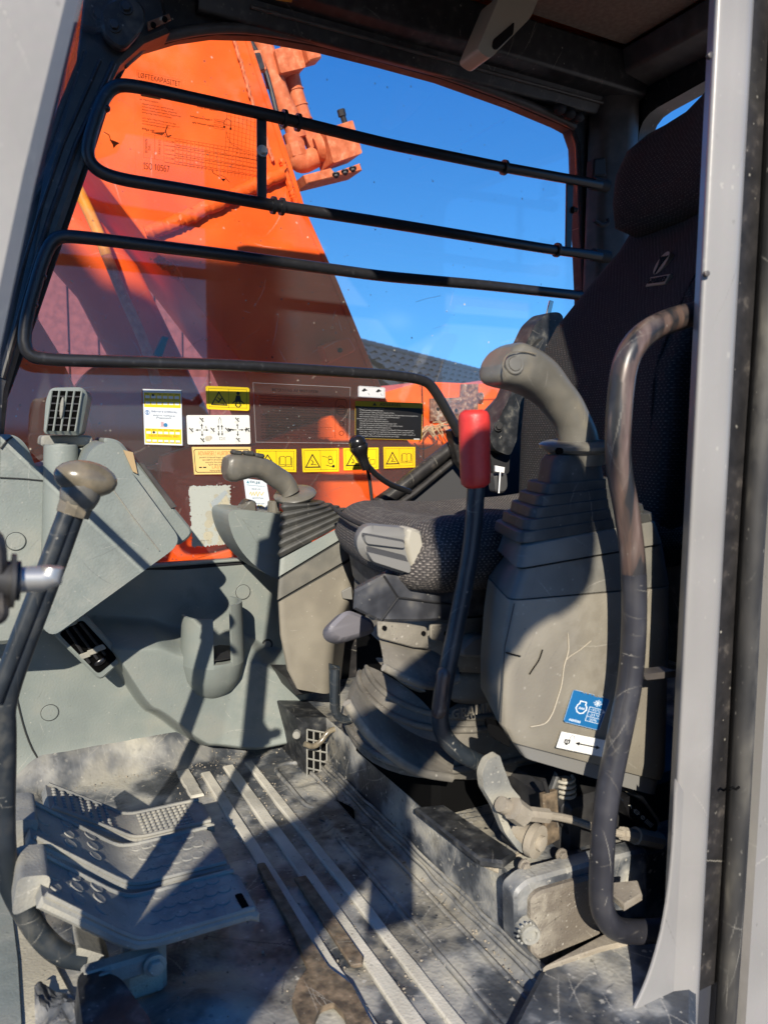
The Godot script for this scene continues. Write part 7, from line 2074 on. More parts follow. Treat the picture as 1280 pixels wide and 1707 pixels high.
	b = MB.new(); b.tube(smooth([Vector3(0.9073, 0.1477, 0.8), Vector3(0.884, 0.1148, 0.8), Vector3(0.8975, 0.0636, 0.8), Vector3(0.8768, 0.0303, 0.8), Vector3(0.8922, -0.0128, 0.8)], 5), 0.010, 10)
	obj("hose", b, M.black_rubber, hs, 60.0)
	hs = thing("thin_cable", "thin black cable hanging across the dusty plates under the near console", "cable")
	b = MB.new(); b.tube(smooth([Vector3(0.6436, 0.2195, 0.815), Vector3(0.666, 0.1722, 0.815), Vector3(0.7056, 0.115, 0.815), Vector3(0.7624, 0.0871, 0.815), Vector3(0.8205, 0.0905, 0.815), Vector3(0.8667, 0.1304, 0.815)], 5), 0.0035, 8)
	obj("cable", b, M.black_matt, hs, 60.0)
	b = MB.new(); b.box(Vector3(0.86, 0.13, 0.70), Vector3(0.36, 0.10, 0.24), 0.01)
	obj("block", b, M.dark_steel, pl)


# ---------------------------------------------------------------- near console and joystick
func near_console() -> void:
	var c := thing("near_console", "olive grey plastic armrest console nearest the door with scratches and two stickers", "console")
	var d := 0.14
	var sk := 0.066
	var b := MB.new()
	loft4(b, [near_ring(Vector3(0.5464, 0.5553, 0.885), Vector3(0.7496, 0.5725, 0.885), d * 0.95, 0.065), near_ring(Vector3(0.5375, 0.551, 0.89), Vector3(0.753, 0.5683, 0.89), d, 0.078), near_ring(Vector3(0.5309, 0.527, 0.893), Vector3(0.7641, 0.5426, 0.893), d, 0.07)], [0.018])
	obj("bellows_frame", b, M.console_cap, c, 45.0)
	b = MB.new()
	loft4(b, [near_ring(Vector3(0.5343, 0.5244, 0.891), Vector3(0.7665, 0.5399, 0.891), d, 0.085), near_ring(Vector3(0.5204, 0.4923, 0.895), Vector3(0.7796, 0.4864, 0.895), d, sk)], [0.02])
	obj("cap", b, M.console_cap, c, 45.0)
	b = MB.new()
	loft4(b, [near_ring(Vector3(0.5181, 0.4909, 0.897), Vector3(0.7775, 0.4846, 0.897), d, sk), near_ring(Vector3(0.5119, 0.4524, 0.898), Vector3(0.779, 0.4287, 0.898), d, sk), near_ring(Vector3(0.5079, 0.3901, 0.898), Vector3(0.7838, 0.3235, 0.898), d, sk), near_ring(Vector3(0.51, 0.3456, 0.897), Vector3(0.7874, 0.2362, 0.897), d, sk), near_ring(Vector3(0.5253, 0.3234, 0.891), Vector3(0.7874, 0.2179, 0.891), d * 0.9, sk)], [0.022])
	obj("body", b, M.console_plastic, c, 45.0)
	b = MB.new()
	loft4(b, [near_ring(Vector3(0.5334, 0.3196, 0.885), Vector3(0.7874, 0.2153, 0.885), d * 0.9, sk), near_ring(Vector3(0.5515, 0.2962, 0.883), Vector3(0.7842, 0.1949, 0.883), d * 0.9, sk)], [0.02])
	obj("lower_skirt", b, M.seat_plastic, c, 45.0)
	b = MB.new(); b.slab(rounded([Vector3(0.5008, 0.3469, 0.884), Vector3(0.518, 0.3395, 0.884), Vector3(0.534, 0.325, 0.884), Vector3(0.5353, 0.3101, 0.884), Vector3(0.5133, 0.3245, 0.884), Vector3(0.5011, 0.3353, 0.884)], 0.006), Vector3(0.01, 0, -0.02), 0.001)
	obj("slot", b, M.void_black, c)
	b = MB.new(); b.tube(smooth([Vector3(0.6027, 0.4456, 0.8995), Vector3(0.6046, 0.4235, 0.8995), Vector3(0.5989, 0.406, 0.8995), Vector3(0.5961, 0.3844, 0.8995), Vector3(0.5896, 0.3649, 0.8995), Vector3(0.583, 0.3498, 0.8995), Vector3(0.5725, 0.3398, 0.8995), Vector3(0.5513, 0.3392, 0.8995)], 5), [0.0003, 0.0005, 0.0007], 5)
	b.tube(smooth([Vector3(0.6397, 0.4317, 0.8995), Vector3(0.6241, 0.4232, 0.8995), Vector3(0.6076, 0.4165, 0.8995), Vector3(0.6023, 0.4129, 0.8995)], 4), 0.0004, 5)
	obj("pale_crack", b, M.tan_scratch, c)
	b = MB.new(); b.tube(smooth([Vector3(0.5655, 0.43, 0.8995), Vector3(0.5607, 0.4184, 0.8995), Vector3(0.554, 0.4108, 0.8995), Vector3(0.5473, 0.4031, 0.8995)], 3), 0.0009, 5)
	b.tube([Vector3(0.5131, 0.4332, 0.8995), Vector3(0.5335, 0.4263, 0.8995)], 0.0009, 5)
	obj("dark_crack", b, M.void_black, c)
	b = MB.new(); b.tube([Vector3(0.5219, 0.4893, 0.901), Vector3(0.51, 0.4409, 0.901), Vector3(0.5069, 0.3525, 0.901)], 0.0007, 5)
	obj("moulding_line", b, M.groove, c)

	var r := RandomNumberGenerator.new(); r.seed = 21
	var k := Canvas.new(140, 150, lin(0.012, 0.13, 0.32))
	var w := lin(0.78, 0.8, 0.8)
	k.path([Vector2(38, 42), Vector2(60, 42), Vector2(60, 54), Vector2(66, 62), Vector2(68, 76), Vector2(60, 92), Vector2(49, 97), Vector2(38, 92), Vector2(30, 78), Vector2(32, 62), Vector2(38, 54)], 4.0, w, true)
	k.text("AAA", 39, 68, 22, 10, w, true)
	for a in 8:
		var dd := Vector2.from_angle(a * PI / 4)
		k.line(Vector2(101, 34) + dd * 2, Vector2(101, 34) + dd * (16 if a % 2 == 0 else 13), 2.2, w); k.line(Vector2(101, 34) + dd * 9, Vector2(101, 34) + dd.rotated(0.5) * 13, 1.4, w)
	k.frame(76, 56, 54, 66, 2, w); k.rect(76, 77, 54, 2, w); k.rect(76, 99, 54, 2, w)
	k.text("-35°C", 83, 62, 40, 11, w); k.text("-31°F", 83, 84, 40, 11, w); k.text("50%", 90, 105, 28, 12, w)
	k.text("4450356", 18, 128, 44, 11, w, true)
	k.path([Vector2(1, 1), Vector2(139, 1), Vector2(139, 149), Vector2(1, 149)], 2, lin(0.35, 0.45, 0.55), true)
	for i in 26: k.disc(Vector2(r.randf_range(30, 136), r.randf_range(0, 5)), r.randf_range(1.5, 4.5), Color(0, 0, 0, 0))
	k.disc(Vector2(132, 66), 5, w); k.round_off(10); k.speckle(30, lin(0.3, 0.4, 0.5), r, 0.8)
	sticker("coolant_label", [Vector3(0.6123, 0.376, 0.9015), Vector3(0.6728, 0.3545, 0.9015), Vector3(0.656, 0.3167, 0.9015), Vector3(0.5982, 0.3383, 0.9015)], print_mat("print_coolant", k), "blue antifreeze sticker with engine and snowflake symbols on the near console")
	k = Canvas.new(180, 66, lin(0.78, 0.77, 0.72))
	var ink := lin(0.012, 0.012, 0.012)
	for q in [[18.0, true], [150.0, false]]:
		var x: float = q[0]
		k.poly([Vector2(x, 26), Vector2(x + 18, 26), Vector2(x + 18, 40), Vector2(x + 9, 50), Vector2(x, 40)], ink); k.hoop(Vector2(x + 9, 36), 4, 2.5, lin(0.78, 0.77, 0.72)); k.rect(x + 7.5, 32, 3, 14, ink)
		var sx: float = x + (14.0 if q[1] else 2.0)
		k.path([Vector2(sx, 28), Vector2(sx + 1, 14), Vector2(sx + 6, 8), Vector2(sx + 13, 10), Vector2(sx + 15, 20)], 2.2, lin(0.2, 0.2, 0.2))
	k.line(Vector2(64, 34), Vector2(122, 34), 5, ink); k.poly([Vector2(52, 34), Vector2(66, 26), Vector2(66, 42)], ink); k.poly([Vector2(134, 34), Vector2(120, 26), Vector2(120, 42)], ink)
	k.frame(0, 0, 180, 66, 1.2, lin(0.2, 0.2, 0.18))
	sticker("lock_label", [Vector3(0.5956, 0.327, 0.9018), Vector3(0.6845, 0.297, 0.9018), Vector3(0.6796, 0.2753, 0.9018), Vector3(0.5882, 0.3083, 0.9018)], print_mat("print_lock", k), "white sticker of two padlocks joined by a double arrow on the near console")

	var j := thing("near_joystick", "large grey joystick with a round button above stepped black bellows near the door", "joystick", "joysticks")
	b = MB.new()
	loft4(b, [near_ring(Vector3(0.603, 0.6538, 0.872), Vector3(0.6728, 0.6548, 0.872), 0.055, 0.02), near_ring(Vector3(0.5979, 0.6468, 0.874), Vector3(0.6752, 0.6475, 0.874), 0.06, 0.02), near_ring(Vector3(0.5919, 0.6201, 0.876), Vector3(0.6794, 0.6239, 0.876), 0.065, 0.024)], [0.02])
	obj("collar", b, M.bellows_rubber, j, 45.0)
	b = MB.new()
	tiers(b, near_ring(Vector3(0.59, 0.6215, 0.876), Vector3(0.6812, 0.6261, 0.876), 0.068, 0.025), near_ring(Vector3(0.5356, 0.5536, 0.888), Vector3(0.7549, 0.571, 0.888), 0.13, 0.055), 5, 0.018, 0.022)
	obj("bellows", b, M.bellows_rubber, j, 28.0)
	b = MB.new()
	b.lathe(Vector3(0.6562, 0.6631, 0.845), Vector3(-0.05, 1, 0.06), [[0.034, -0.020], [0.036, -0.006], [0.040, -0.004], [0.041, -0.001], [0.047, 0.0], [0.0475, 0.004], [0.044, 0.0065], [0.034, 0.009]], 30)
	obj("skirt", b, M.grip_plastic, j, 40.0)
	b = MB.new(); b.lathe(Vector3(0.5987, 0.6597, 0.881), Vector3(-0.1, 0, 1), [[0.004, -0.006], [0.004, 0.0]], 12)
	obj("screw_hole", b, M.void_black, j)
	b = MB.new()
	grip_loft(b, [Vector3(0.6319, 0.669, 0.845), Vector3(0.6834, 0.6736, 0.845), Vector3(0.6256, 0.6851, 0.845), Vector3(0.6787, 0.6871, 0.845), Vector3(0.6119, 0.6995, 0.845), Vector3(0.667, 0.7064, 0.845), Vector3(0.5947, 0.7136, 0.845), Vector3(0.6524, 0.7268, 0.845), Vector3(0.5745, 0.7238, 0.845), Vector3(0.6345, 0.743, 0.845), Vector3(0.5531, 0.7302, 0.845), Vector3(0.6102, 0.7643, 0.845), Vector3(0.5357, 0.7331, 0.845), Vector3(0.5843, 0.7771, 0.845), Vector3(0.5245, 0.7368, 0.845), Vector3(0.5645, 0.7829, 0.845), Vector3(0.5201, 0.7449, 0.845), Vector3(0.5514, 0.7846, 0.845), Vector3(0.5214, 0.7572, 0.845), Vector3(0.5386, 0.7787, 0.845)], [0.023, 0.0225, 0.0225, 0.023, 0.025, 0.028, 0.030, 0.031, 0.030, 0.024], [1.0, 1.0, 1.0, 0.95, 0.9, 0.78, 0.65, 0.6, 0.58, 0.65])
	obj("grip", b, M.grip_plastic, j, 50.0)
	b = MB.new(); b.tube(smooth([Vector3(0.5611, 0.7702, 0.8775), Vector3(0.5431, 0.7719, 0.8775), Vector3(0.5265, 0.7697, 0.8775), Vector3(0.5184, 0.764, 0.8775), Vector3(0.5154, 0.7533, 0.8775), Vector3(0.5191, 0.7429, 0.8775)], 5), 0.0008, 5)
	obj("mould_seam", b, M.grip_polished, j)
	b = MB.new(); b.lathe(Vector3(0.5341, 0.7578, 0.8735), Vector3(-0.15, 0.12, 1), [[0.0118, -0.006], [0.0118, 0.001], [0.0108, 0.0018], [0.0085, 0.0018], [0.0082, 0.0006], [0.0078, 0.0026], [0.006, 0.0031]], 24)
	obj("button", b, M.grip_plastic, j, 30.0)


func lock_lever() -> void:
	var l := thing("lock_lever", "bent black safety lever with a red rubber grip in front of the near console", "safety lever")
	var b := MB.new()
	b.tube(bend([Vector3(0.5365, 0.6224, 0.8), Vector3(0.533, 0.5479, 0.8), Vector3(0.5138, 0.451, 0.8), Vector3(0.4927, 0.3619, 0.8), Vector3(0.4866, 0.3151, 0.8), Vector3(0.5122, 0.2791, 0.8), Vector3(0.5629, 0.2482, 0.8)], 0.05, 6), 0.0112, 16)
	obj("tube", b, M.lever_steel, l, 60.0)
	b = MB.new(); b.tube(smooth([Vector3(0.4929, 0.3919, 0.803), Vector3(0.4898, 0.371, 0.803), Vector3(0.4868, 0.3469, 0.803), Vector3(0.4845, 0.3273, 0.803)], 4), [0.004, 0.0085, 0.0098, 0.0098, 0.0098, 0.0098, 0.0098, 0.0098, 0.0098, 0.0098, 0.0098, 0.0085, 0.004], 10)
	obj("worn_patch", b, M.rail_steel, l, 60.0)
	b = MB.new()
	b.tube([Vector3(0.5299, 0.7082, 0.8), Vector3(0.53, 0.7053, 0.8), Vector3(0.5305, 0.7017, 0.8), Vector3(0.5312, 0.693, 0.8), Vector3(0.5331, 0.652, 0.8), Vector3(0.5345, 0.6299, 0.8), Vector3(0.5353, 0.618, 0.8), Vector3(0.5358, 0.6136, 0.8)], [0.0115, 0.0165, 0.0185, 0.0195, 0.0188, 0.0188, 0.0178, 0.0125], 20)
	obj("grip", b, M.red_grip, l, 50.0)
	var k := thing("lever_bracket", "dusty tan bracket plate and linkage rod at the foot of the red-handled lever", "linkage")
	b = MB.new()
	b.slab(rounded([Vector3(0.5332, 0.257, 0.83), Vector3(0.541, 0.2726, 0.83), Vector3(0.5592, 0.2777, 0.83), Vector3(0.5653, 0.2615, 0.83), Vector3(0.5794, 0.2298, 0.83), Vector3(0.5953, 0.2118, 0.83), Vector3(0.594, 0.1942, 0.83), Vector3(0.5712, 0.1915, 0.83), Vector3(0.5874, 0.16, 0.83), Vector3(0.6136, 0.1335, 0.83), Vector3(0.6179, 0.1257, 0.83), Vector3(0.5958, 0.1381, 0.83), Vector3(0.5719, 0.1687, 0.83), Vector3(0.5558, 0.2047, 0.83), Vector3(0.5365, 0.236, 0.83)], 0.005, 3), Vector3(0, 0, -0.012), 0.002)
	obj("plate", b, M.dusty_cast, k)
	b = MB.new(); b.tube([Vector3(0.548, 0.2235, 0.85), Vector3(0.5802, 0.202, 0.85)], 0.010, 14)
	b.tube([Vector3(0.559, 0.2202, 0.86), Vector3(0.576, 0.206, 0.86)], 0.0145, 8)
	obj("pivot", b, M.dust_tan, k, 30.0)
	b = MB.new(); b.tube([Vector3(0.5797, 0.2083, 0.86), Vector3(0.595, 0.2032, 0.86), Vector3(0.6144, 0.197, 0.86)], 0.0095, 8); b.tube(smooth([Vector3(0.6104, 0.1995, 0.86), Vector3(0.6524, 0.1832, 0.86), Vector3(0.7051, 0.1572, 0.86), Vector3(0.7538, 0.1367, 0.86)], 4), 0.0052, 10); b.tube([Vector3(0.7447, 0.1415, 0.86), Vector3(0.7742, 0.1299, 0.86)], 0.009, 8); b.tube([Vector3(0.7696, 0.1319, 0.86), Vector3(0.8166, 0.1122, 0.86)], 0.012, 10)
	obj("rod", b, M.dust_tan, k, 30.0)
	b = MB.new()
	b.lathe(Vector3(0.6179, 0.1498, 0.835), Vector3(0.35, -0.05, 1), [[0.016, -0.03], [0.016, -0.008], [0.022, -0.006], [0.022, 0.004], [0.010, 0.005], [0.010, 0.011], [0.008, 0.012]], 22)
	obj("roller", b, M.dust_tan, k, 30.0)
	b = MB.new(); b.lathe(Vector3(0.6171, 0.1476, 0.82), Vector3(0.35, -0.05, 1), [[0.019, -0.03], [0.0195, 0.0]], 18)
	obj("rubber_buffer", b, M.black_rubber, k)
	# small spring under the console
	var s := thing("return_spring", "pale coil spring hanging under the near console", "spring")
	b = MB.new()
	var o: Vector3 = Vector3(0.6954, 0.2056, 0.8); var e: Vector3 = Vector3(0.7005, 0.1608, 0.8)
	var hel := []
	for i in 97:
		var t := i / 96.0
		hel.append(o.lerp(e, t) + Vector3(cos(t * TAU * 6) * 0.0115, 0, sin(t * TAU * 6) * 0.0115))
	b.tube(hel, 0.0026, 6)
	obj("coil", b, M.seat_plastic_pale, s, 60.0)
	b = MB.new(); b.tube([o, e + Vector3(0, -0.006, 0)], 0.006, 8); b.ball(e + Vector3(0, -0.008, 0), Vector3(0.011, 0.010, 0.010))
	obj("pin", b, M.dust_tan, s)


func hand_rail() -> void:
	var h := thing("hand_rail", "bent tubular hand rail with worn rusty upper half beside the door post", "hand rail")
	var path := bend([Vector3(0.7395, 0.8208, 0.955), Vector3(0.6899, 0.809, 0.955), Vector3(0.6449, 0.7902, 0.955), Vector3(0.6199, 0.7604, 0.955), Vector3(0.6148, 0.7086, 0.955), Vector3(0.6154, 0.6484, 0.955), Vector3(0.6326, 0.596, 0.955), Vector3(0.6471, 0.5338, 0.955), Vector3(0.6517, 0.4709, 0.955), Vector3(0.651, 0.4002, 0.955), Vector3(0.6345, 0.3278, 0.955), Vector3(0.618, 0.2553, 0.955), Vector3(0.6161, 0.1826, 0.955), Vector3(0.6173, 0.1228, 0.955), Vector3(0.6476, 0.0862, 0.955), Vector3(0.7291, 0.0653, 0.955), Vector3(0.7616, 0.0567, 0.955)], 0.09, 6)
	var cut := 0
	for i in path.size():
		if path[i].y > 0.52: cut = i
	var b := MB.new(); b.tube(path.slice(0, cut + 1), 0.0140, 18)
	obj("worn_length", b, M.rail_steel, h, 60.0)
	b = MB.new(); b.tube(path.slice(cut), 0.0141, 18)
	obj("painted_length", b, M.rail_paint, h, 60.0)


# ---------------------------------------------------------------- rear door post at the right edge
func door_post() -> void:
	var b := MB.new()
	var strip := func(pts: Array) -> void: b.slab(pts, Vector3(0, 1.84, 0), 0.0)
	var prof := func(a: Array, r: float) -> Array:
		var o := []
		for q in a: o.append(Vector3(q[0], -0.14, q[1]))
		return rounded(o, r, 4)
	strip.call(prof.call([[0.684, 0.996], [0.705, 0.97], [0.735, 0.97], [0.735, 1.004], [0.720, 1.012], [0.708, 1.009], [0.700, 1.006], [0.684, 1.001]], 0.006))
	# flare at the foot of the post
	var foot := smooth([Vector3(0.6785, 0.2918, 1.003), Vector3(0.6785, 0.2059, 1.003), Vector3(0.6731, 0.1419, 1.003), Vector3(0.6611, 0.0906, 1.003), Vector3(0.6428, 0.0489, 1.003), Vector3(0.6152, 0.0134, 1.003), Vector3(0.571, -0.0331, 1.003)], 4)
	foot.append_array([Vector3(0.7234, -0.097, 1.003), Vector3(0.7177, -0.0163, 1.003), Vector3(0.7162, 0.0611, 1.003), Vector3(0.7128, 0.1376, 1.003), Vector3(0.7082, 0.2566, 1.003)])
	b.slab(foot, Vector3(0, 0, -0.006), 0.002)
	var dpost := struct("door_post", b, M.post_grey, 45.0)
	for q in [Vector3(0.6828, 0.8494, 1.005), Vector3(0.6718, 1.065, 1.005)]:
		b = MB.new(); b.lathe(q, Vector3(-0.3, 0, 1), [[0.003, -0.004], [0.003, 0.0006], [0.002, 0.001]], 12)
		obj("screw", b, M.frame_brown, dpost)
	b = MB.new()
	strip = func(pts: Array) -> void: b.slab(pts, Vector3(0, 1.84, 0), 0.0)
	strip.call(prof.call([[0.734, 0.955], [0.80, 0.955], [0.80, 0.985], [0.752, 0.980], [0.734, 0.985]], 0.004))
	struct("door_channel", b, M.post_blue, 45.0)
	var s := thing("door_seal", "worn black rubber door seal running up the right edge", "door seal")
	b = MB.new()
	var pts := []
	for i in 60:
		var y := -0.14 + 1.84 * i / 59.0
		pts.append(Vector3(0.7835 + 0.0015 * sin(y * 9.0), y, 1.005))
	b.tube(pts, 0.0125, 14)
	obj("bulb", b, M.seal_rubber, s, 60.0)
	b = MB.new(); b.tube(smooth([Vector3(0.7486, 0.2712, 1.018), Vector3(0.7536, 0.273, 1.018), Vector3(0.759, 0.2696, 1.018), Vector3(0.7651, 0.2712, 1.018)], 4), 0.0015, 6)
	obj("split", b, M.void_black, s)
	b = MB.new(); b.slab([Vector3(0.805, -0.14, 0.975), Vector3(1.56, -0.14, 0.975), Vector3(1.56, -0.14, 1.014), Vector3(0.809, -0.14, 1.014)], Vector3(0, 1.84, 0), 0.003)
	struct("side_skin", b, M.post_grey)


func small_things() -> void:
	# cream lamp housing under the roof
	var l := thing("cab_lamp", "cream coloured lamp housing with a dark slot under the cab roof", "lamp housing")
	var b := MB.new()
	b.slab(rounded([Vector3(0.9864, 1.589, 0.2), Vector3(1.093, 1.624, 0.2), Vector3(1.062, 1.556, 0.2), Vector3(0.9601, 1.451, 0.2), Vector3(0.9284, 1.461, 0.2)], 0.012), Vector3(0, 0, -0.07), 0.008)
	obj("housing", b, M.cream, l, 45.0)
	b = MB.new(); b.slab(rounded([Vector3(1.02, 1.538, 0.202), Vector3(1.018, 1.513, 0.202), Vector3(0.9763, 1.471, 0.202), Vector3(0.9641, 1.473, 0.202), Vector3(0.9666, 1.49, 0.202)], 0.006), Vector3(0, 0, -0.006), 0.001)
	obj("slot", b, M.black_gloss, l)
	# fittings on the rear pillar
	var f := thing("pillar_latch", "small black latch on the rear corner pillar level with the top guard bar", "latch")
	b = MB.new(); b.slab(rounded([Vector3(1.357, 1.354, 0.085), Vector3(1.395, 1.363, 0.085), Vector3(1.401, 1.321, 0.085), Vector3(1.355, 1.311, 0.085)], 0.006), Vector3(0, 0, -0.03), 0.004)
	obj("body", b, M.black_matt, f)
	f = thing("pillar_hook", "black hook low on the rear corner pillar beside the seat top", "hook")
	b = MB.new(); b.tube(bend([Vector3(1.364, 1.207, 0.085), Vector3(1.388, 1.198, 0.085), Vector3(1.411, 1.207, 0.085), Vector3(1.407, 1.218, 0.085)], 0.01), 0.005, 8)
	obj("hook", b, M.black_matt, f)
	f = thing("window_catch", "cluster of small black catches at the top right corner of the window", "catch")
	b = MB.new()
	for q in [Vector3(1.28, 1.47, 0.04), Vector3(1.311, 1.465, 0.04), Vector3(1.338, 1.462, 0.04)]: b.ball(q, Vector3(0.018, 0.013, 0.016))
	obj("catches", b, M.black_matt, f)
	# flat peg on the near console's rear
	f = thing("flat_peg", "flat metal peg sticking out beside the hand rail", "peg")
	b = MB.new(); b.slab(rounded([Vector3(0.6753, 0.3996, 0.95), Vector3(0.7292, 0.3963, 0.95), Vector3(0.7338, 0.3882, 0.95), Vector3(0.6797, 0.3917, 0.95)], 0.003), Vector3(0, 0, -0.02), 0.003)
	obj("peg", b, M.frame_brown, f)
	# black capped lever with white marks below the console
	f = thing("marked_lever", "black lever cap with small white symbols at the foot of the hand rail", "lever")
	b = MB.new(); b.slab(rounded([Vector3(0.7421, 0.189, 0.86), Vector3(0.755, 0.1929, 0.86), Vector3(0.7828, 0.1763, 0.86), Vector3(0.8126, 0.1397, 0.86), Vector3(0.8111, 0.126, 0.86), Vector3(0.7945, 0.1336, 0.86), Vector3(0.7615, 0.1572, 0.86)], 0.008), Vector3(0, 0, -0.03), 0.006)
	obj("cap", b, M.black_gloss, f, 45.0)
	var c := Canvas.new(110, 34, Color(0, 0, 0, 0))
	var w := lin(0.7, 0.68, 0.6)
	c.path([Vector2(6, 18), Vector2(12, 12), Vector2(18, 20)], 2, w); c.frame(30, 10, 16, 14, 2, w); c.line(Vector2(26, 17), Vector2(50, 17), 2, w); c.hoop(Vector2(64, 17), 6, 2, w); c.line(Vector2(64, 11), Vector2(64, 23), 2, w)
	for i in 6: c.line(Vector2(78 + i * 5, 10), Vector2(78 + i * 5, 26), 1.6, w)
	obj("marks", sheet([Vector3(0.7545, 0.1875, 0.863), Vector3(0.8069, 0.1408, 0.863), Vector3(0.7958, 0.1347, 0.863), Vector3(0.744, 0.1797, 0.863)]), print_mat("print_marks", c, 1), f)
	b = MB.new(); b.slab(rounded([Vector3(0.7592, 0.1928, 0.858), Vector3(0.782, 0.186, 0.858), Vector3(0.8168, 0.143, 0.858), Vector3(0.8187, 0.132, 0.858), Vector3(0.8097, 0.1447, 0.858), Vector3(0.7801, 0.1795, 0.858)], 0.004), Vector3(0, 0, -0.03), 0.002)
	obj("pale_rim", b, M.dust_tan, f)
	# yellow label above the window
	f = obj("yellow_tag", sheet([Vector3(0.5251, 1.506, 0.11), Vector3(0.564, 1.516, 0.11), Vector3(0.559, 1.502, 0.11), Vector3(0.5274, 1.498, 0.11)]), M.yellow_paint)
	tag(f, "sliver of yellow label on the roof rail at the top edge", "sticker")


# ---------------------------------------------------------------- the person who takes the picture, outside the open door
func photographer() -> void:
	var p := thing("person", "person in dark work clothes and boots standing outside the open cab door, holding a phone", "person")
	# joints: [a, b, radius a, radius b, colour]
	var jacket := lin(0.03, 0.035, 0.05); var trousers := lin(0.035, 0.035, 0.04)
	var skin := lin(0.45, 0.26, 0.18); var boots := lin(0.03, 0.022, 0.016); var hair := lin(0.05, 0.033, 0.02)
	var bones := [
		[Vector3(-0.71, 0.22, 2.04), Vector3(-0.59, 0.50, 2.00), 0.12, 0.108, jacket], [Vector3(-0.61, 0.50, 2.00), Vector3(-0.49, 0.81, 1.97), 0.105, 0.085, jacket],
		[Vector3(-0.47, 0.90, 1.98), Vector3(-0.25, 0.915, 1.95), 0.060, 0.052, jacket], [Vector3(-0.31, 0.93, 1.95), Vector3(-0.09, 1.09, 1.92), 0.055, 0.05, skin],
		[Vector3(-0.04, 1.23, 1.92), Vector3(-0.035, 1.16, 1.90), 0.092, 0.08, skin], [Vector3(-0.035, 1.16, 1.89), Vector3(-0.03, 1.10, 1.86), 0.066, 0.048, skin],
		[Vector3(-0.035, 1.175, 1.825), Vector3(-0.035, 1.15, 1.81), 0.010, 0.014, skin],
		[Vector3(-0.045, 1.26, 1.94), Vector3(-0.045, 1.21, 1.97), 0.095, 0.082, hair],
		[Vector3(-0.46, 0.88, 1.97), Vector3(-0.50, 0.62, 1.86), 0.055, 0.046, jacket], [Vector3(-0.50, 0.62, 1.86), Vector3(-0.15, 0.66, 1.665), 0.046, 0.032, jacket],
		[Vector3(-0.27, 0.905, 1.96), Vector3(-0.57, 0.82, 2.12), 0.050, 0.046, jacket], [Vector3(-0.57, 0.82, 2.12), Vector3(-0.66, 0.52, 2.12), 0.046, 0.030, jacket],
		[Vector3(-0.78, 0.20, 2.04), Vector3(-0.80, -0.18, 1.97), 0.092, 0.062, trousers], [Vector3(-0.80, -0.18, 1.97), Vector3(-0.82, -0.55, 2.02), 0.062, 0.045, trousers],
		[Vector3(-0.64, 0.20, 2.04), Vector3(-0.58, -0.18, 1.98), 0.092, 0.062, trousers], [Vector3(-0.58, -0.18, 1.98), Vector3(-0.55, -0.55, 2.02), 0.062, 0.045, trousers],
		[Vector3(-0.82, -0.60, 2.03), Vector3(-0.83, -0.63, 1.87), 0.052, 0.042, boots], [Vector3(-0.55, -0.60, 2.03), Vector3(-0.54, -0.63, 1.87), 0.052, 0.042, boots],
	]
	var b := MB.new()
	var cols := PackedColorArray()
	blob(b, cols, bones, 0.022, 0.03)
	# hands: palm and five fingers each, closed round the phone's edges
	for s in [[Vector3(-0.12, 0.66, 1.645), Vector3(-0.088, 0.665, 1.615), 1.0], [Vector3(-0.665, 0.50, 2.12), Vector3(-0.67, 0.45, 2.11), 1.0]]:
		var w: Vector3 = s[0]; var k: Vector3 = s[1]; var sx: float = s[2]
		var hand := [[w, k, 0.030, 0.026, skin]]
		for i in 4:
			var f := k + Vector3(-0.012 * sx + 0.002 * i, 0.030 - 0.019 * i, -0.004)
			var mid := f + Vector3(0.018 * sx, 0.004, -0.024)
			hand.append([f, mid, 0.0095, 0.009, skin]); hand.append([mid, mid + Vector3((0.026 - 0.003 * i) * sx, 0.002, 0.002), 0.009, 0.008, skin])
		hand.append([k + Vector3(0.0, 0.02, 0.016), k + Vector3(0.03 * sx, 0.03, 0.022), 0.011, 0.010, skin]); hand.append([k + Vector3(0.03 * sx, 0.03, 0.022), k + Vector3(0.052 * sx, 0.034, 0.014), 0.010, 0.009, skin])
		blob(b, cols, hand, 0.006, 0.006)
	var m := plain("person_colours", Color.WHITE, 0.8)
	m.vertex_color_use_as_albedo = true
	var am := b.mesh(70.0)
	var arr := am.surface_get_arrays(0)
	arr[Mesh.ARRAY_COLOR] = cols
	var cm := ArrayMesh.new(); cm.add_surface_from_arrays(Mesh.PRIMITIVE_TRIANGLES, arr)
	obj("body", cm, m, p)
	var t := thing("phone", "slim dark phone held up by the person outside the door", "phone")
	b = MB.new(); b.box(Vector3(-0.028, 0.617, 1.604), Vector3(0.075, 0.152, 0.009), 0.003)
	obj("case", b, M.black_gloss, t)
	# crawler track to stand on
	var c := thing("crawler_track", "dark steel crawler track beside the cab", "crawler track")
	var shoe := MB.new(); shoe.box(Vector3.ZERO, Vector3(0.16, 0.03, 0.6), 0.006); shoe.box(Vector3(0.05, 0.025, 0), Vector3(0.02, 0.03, 0.6), 0.004)
	var sm := shoe.mesh()
	for i in 18:
		var o := MeshInstance3D.new(); o.name = numbered(c, "track_shoe"); o.mesh = sm; o.material_override = M.dark_steel
		o.position = Vector3(-1.6 + i * 0.17, -0.72, 1.85); c.add_child(o, true)
	b = MB.new(); b.box(Vector3(-0.15, -0.98, 1.85), Vector3(2.9, 0.46, 0.36), 0.05)
	obj("track_frame", b, M.dark_steel, c)


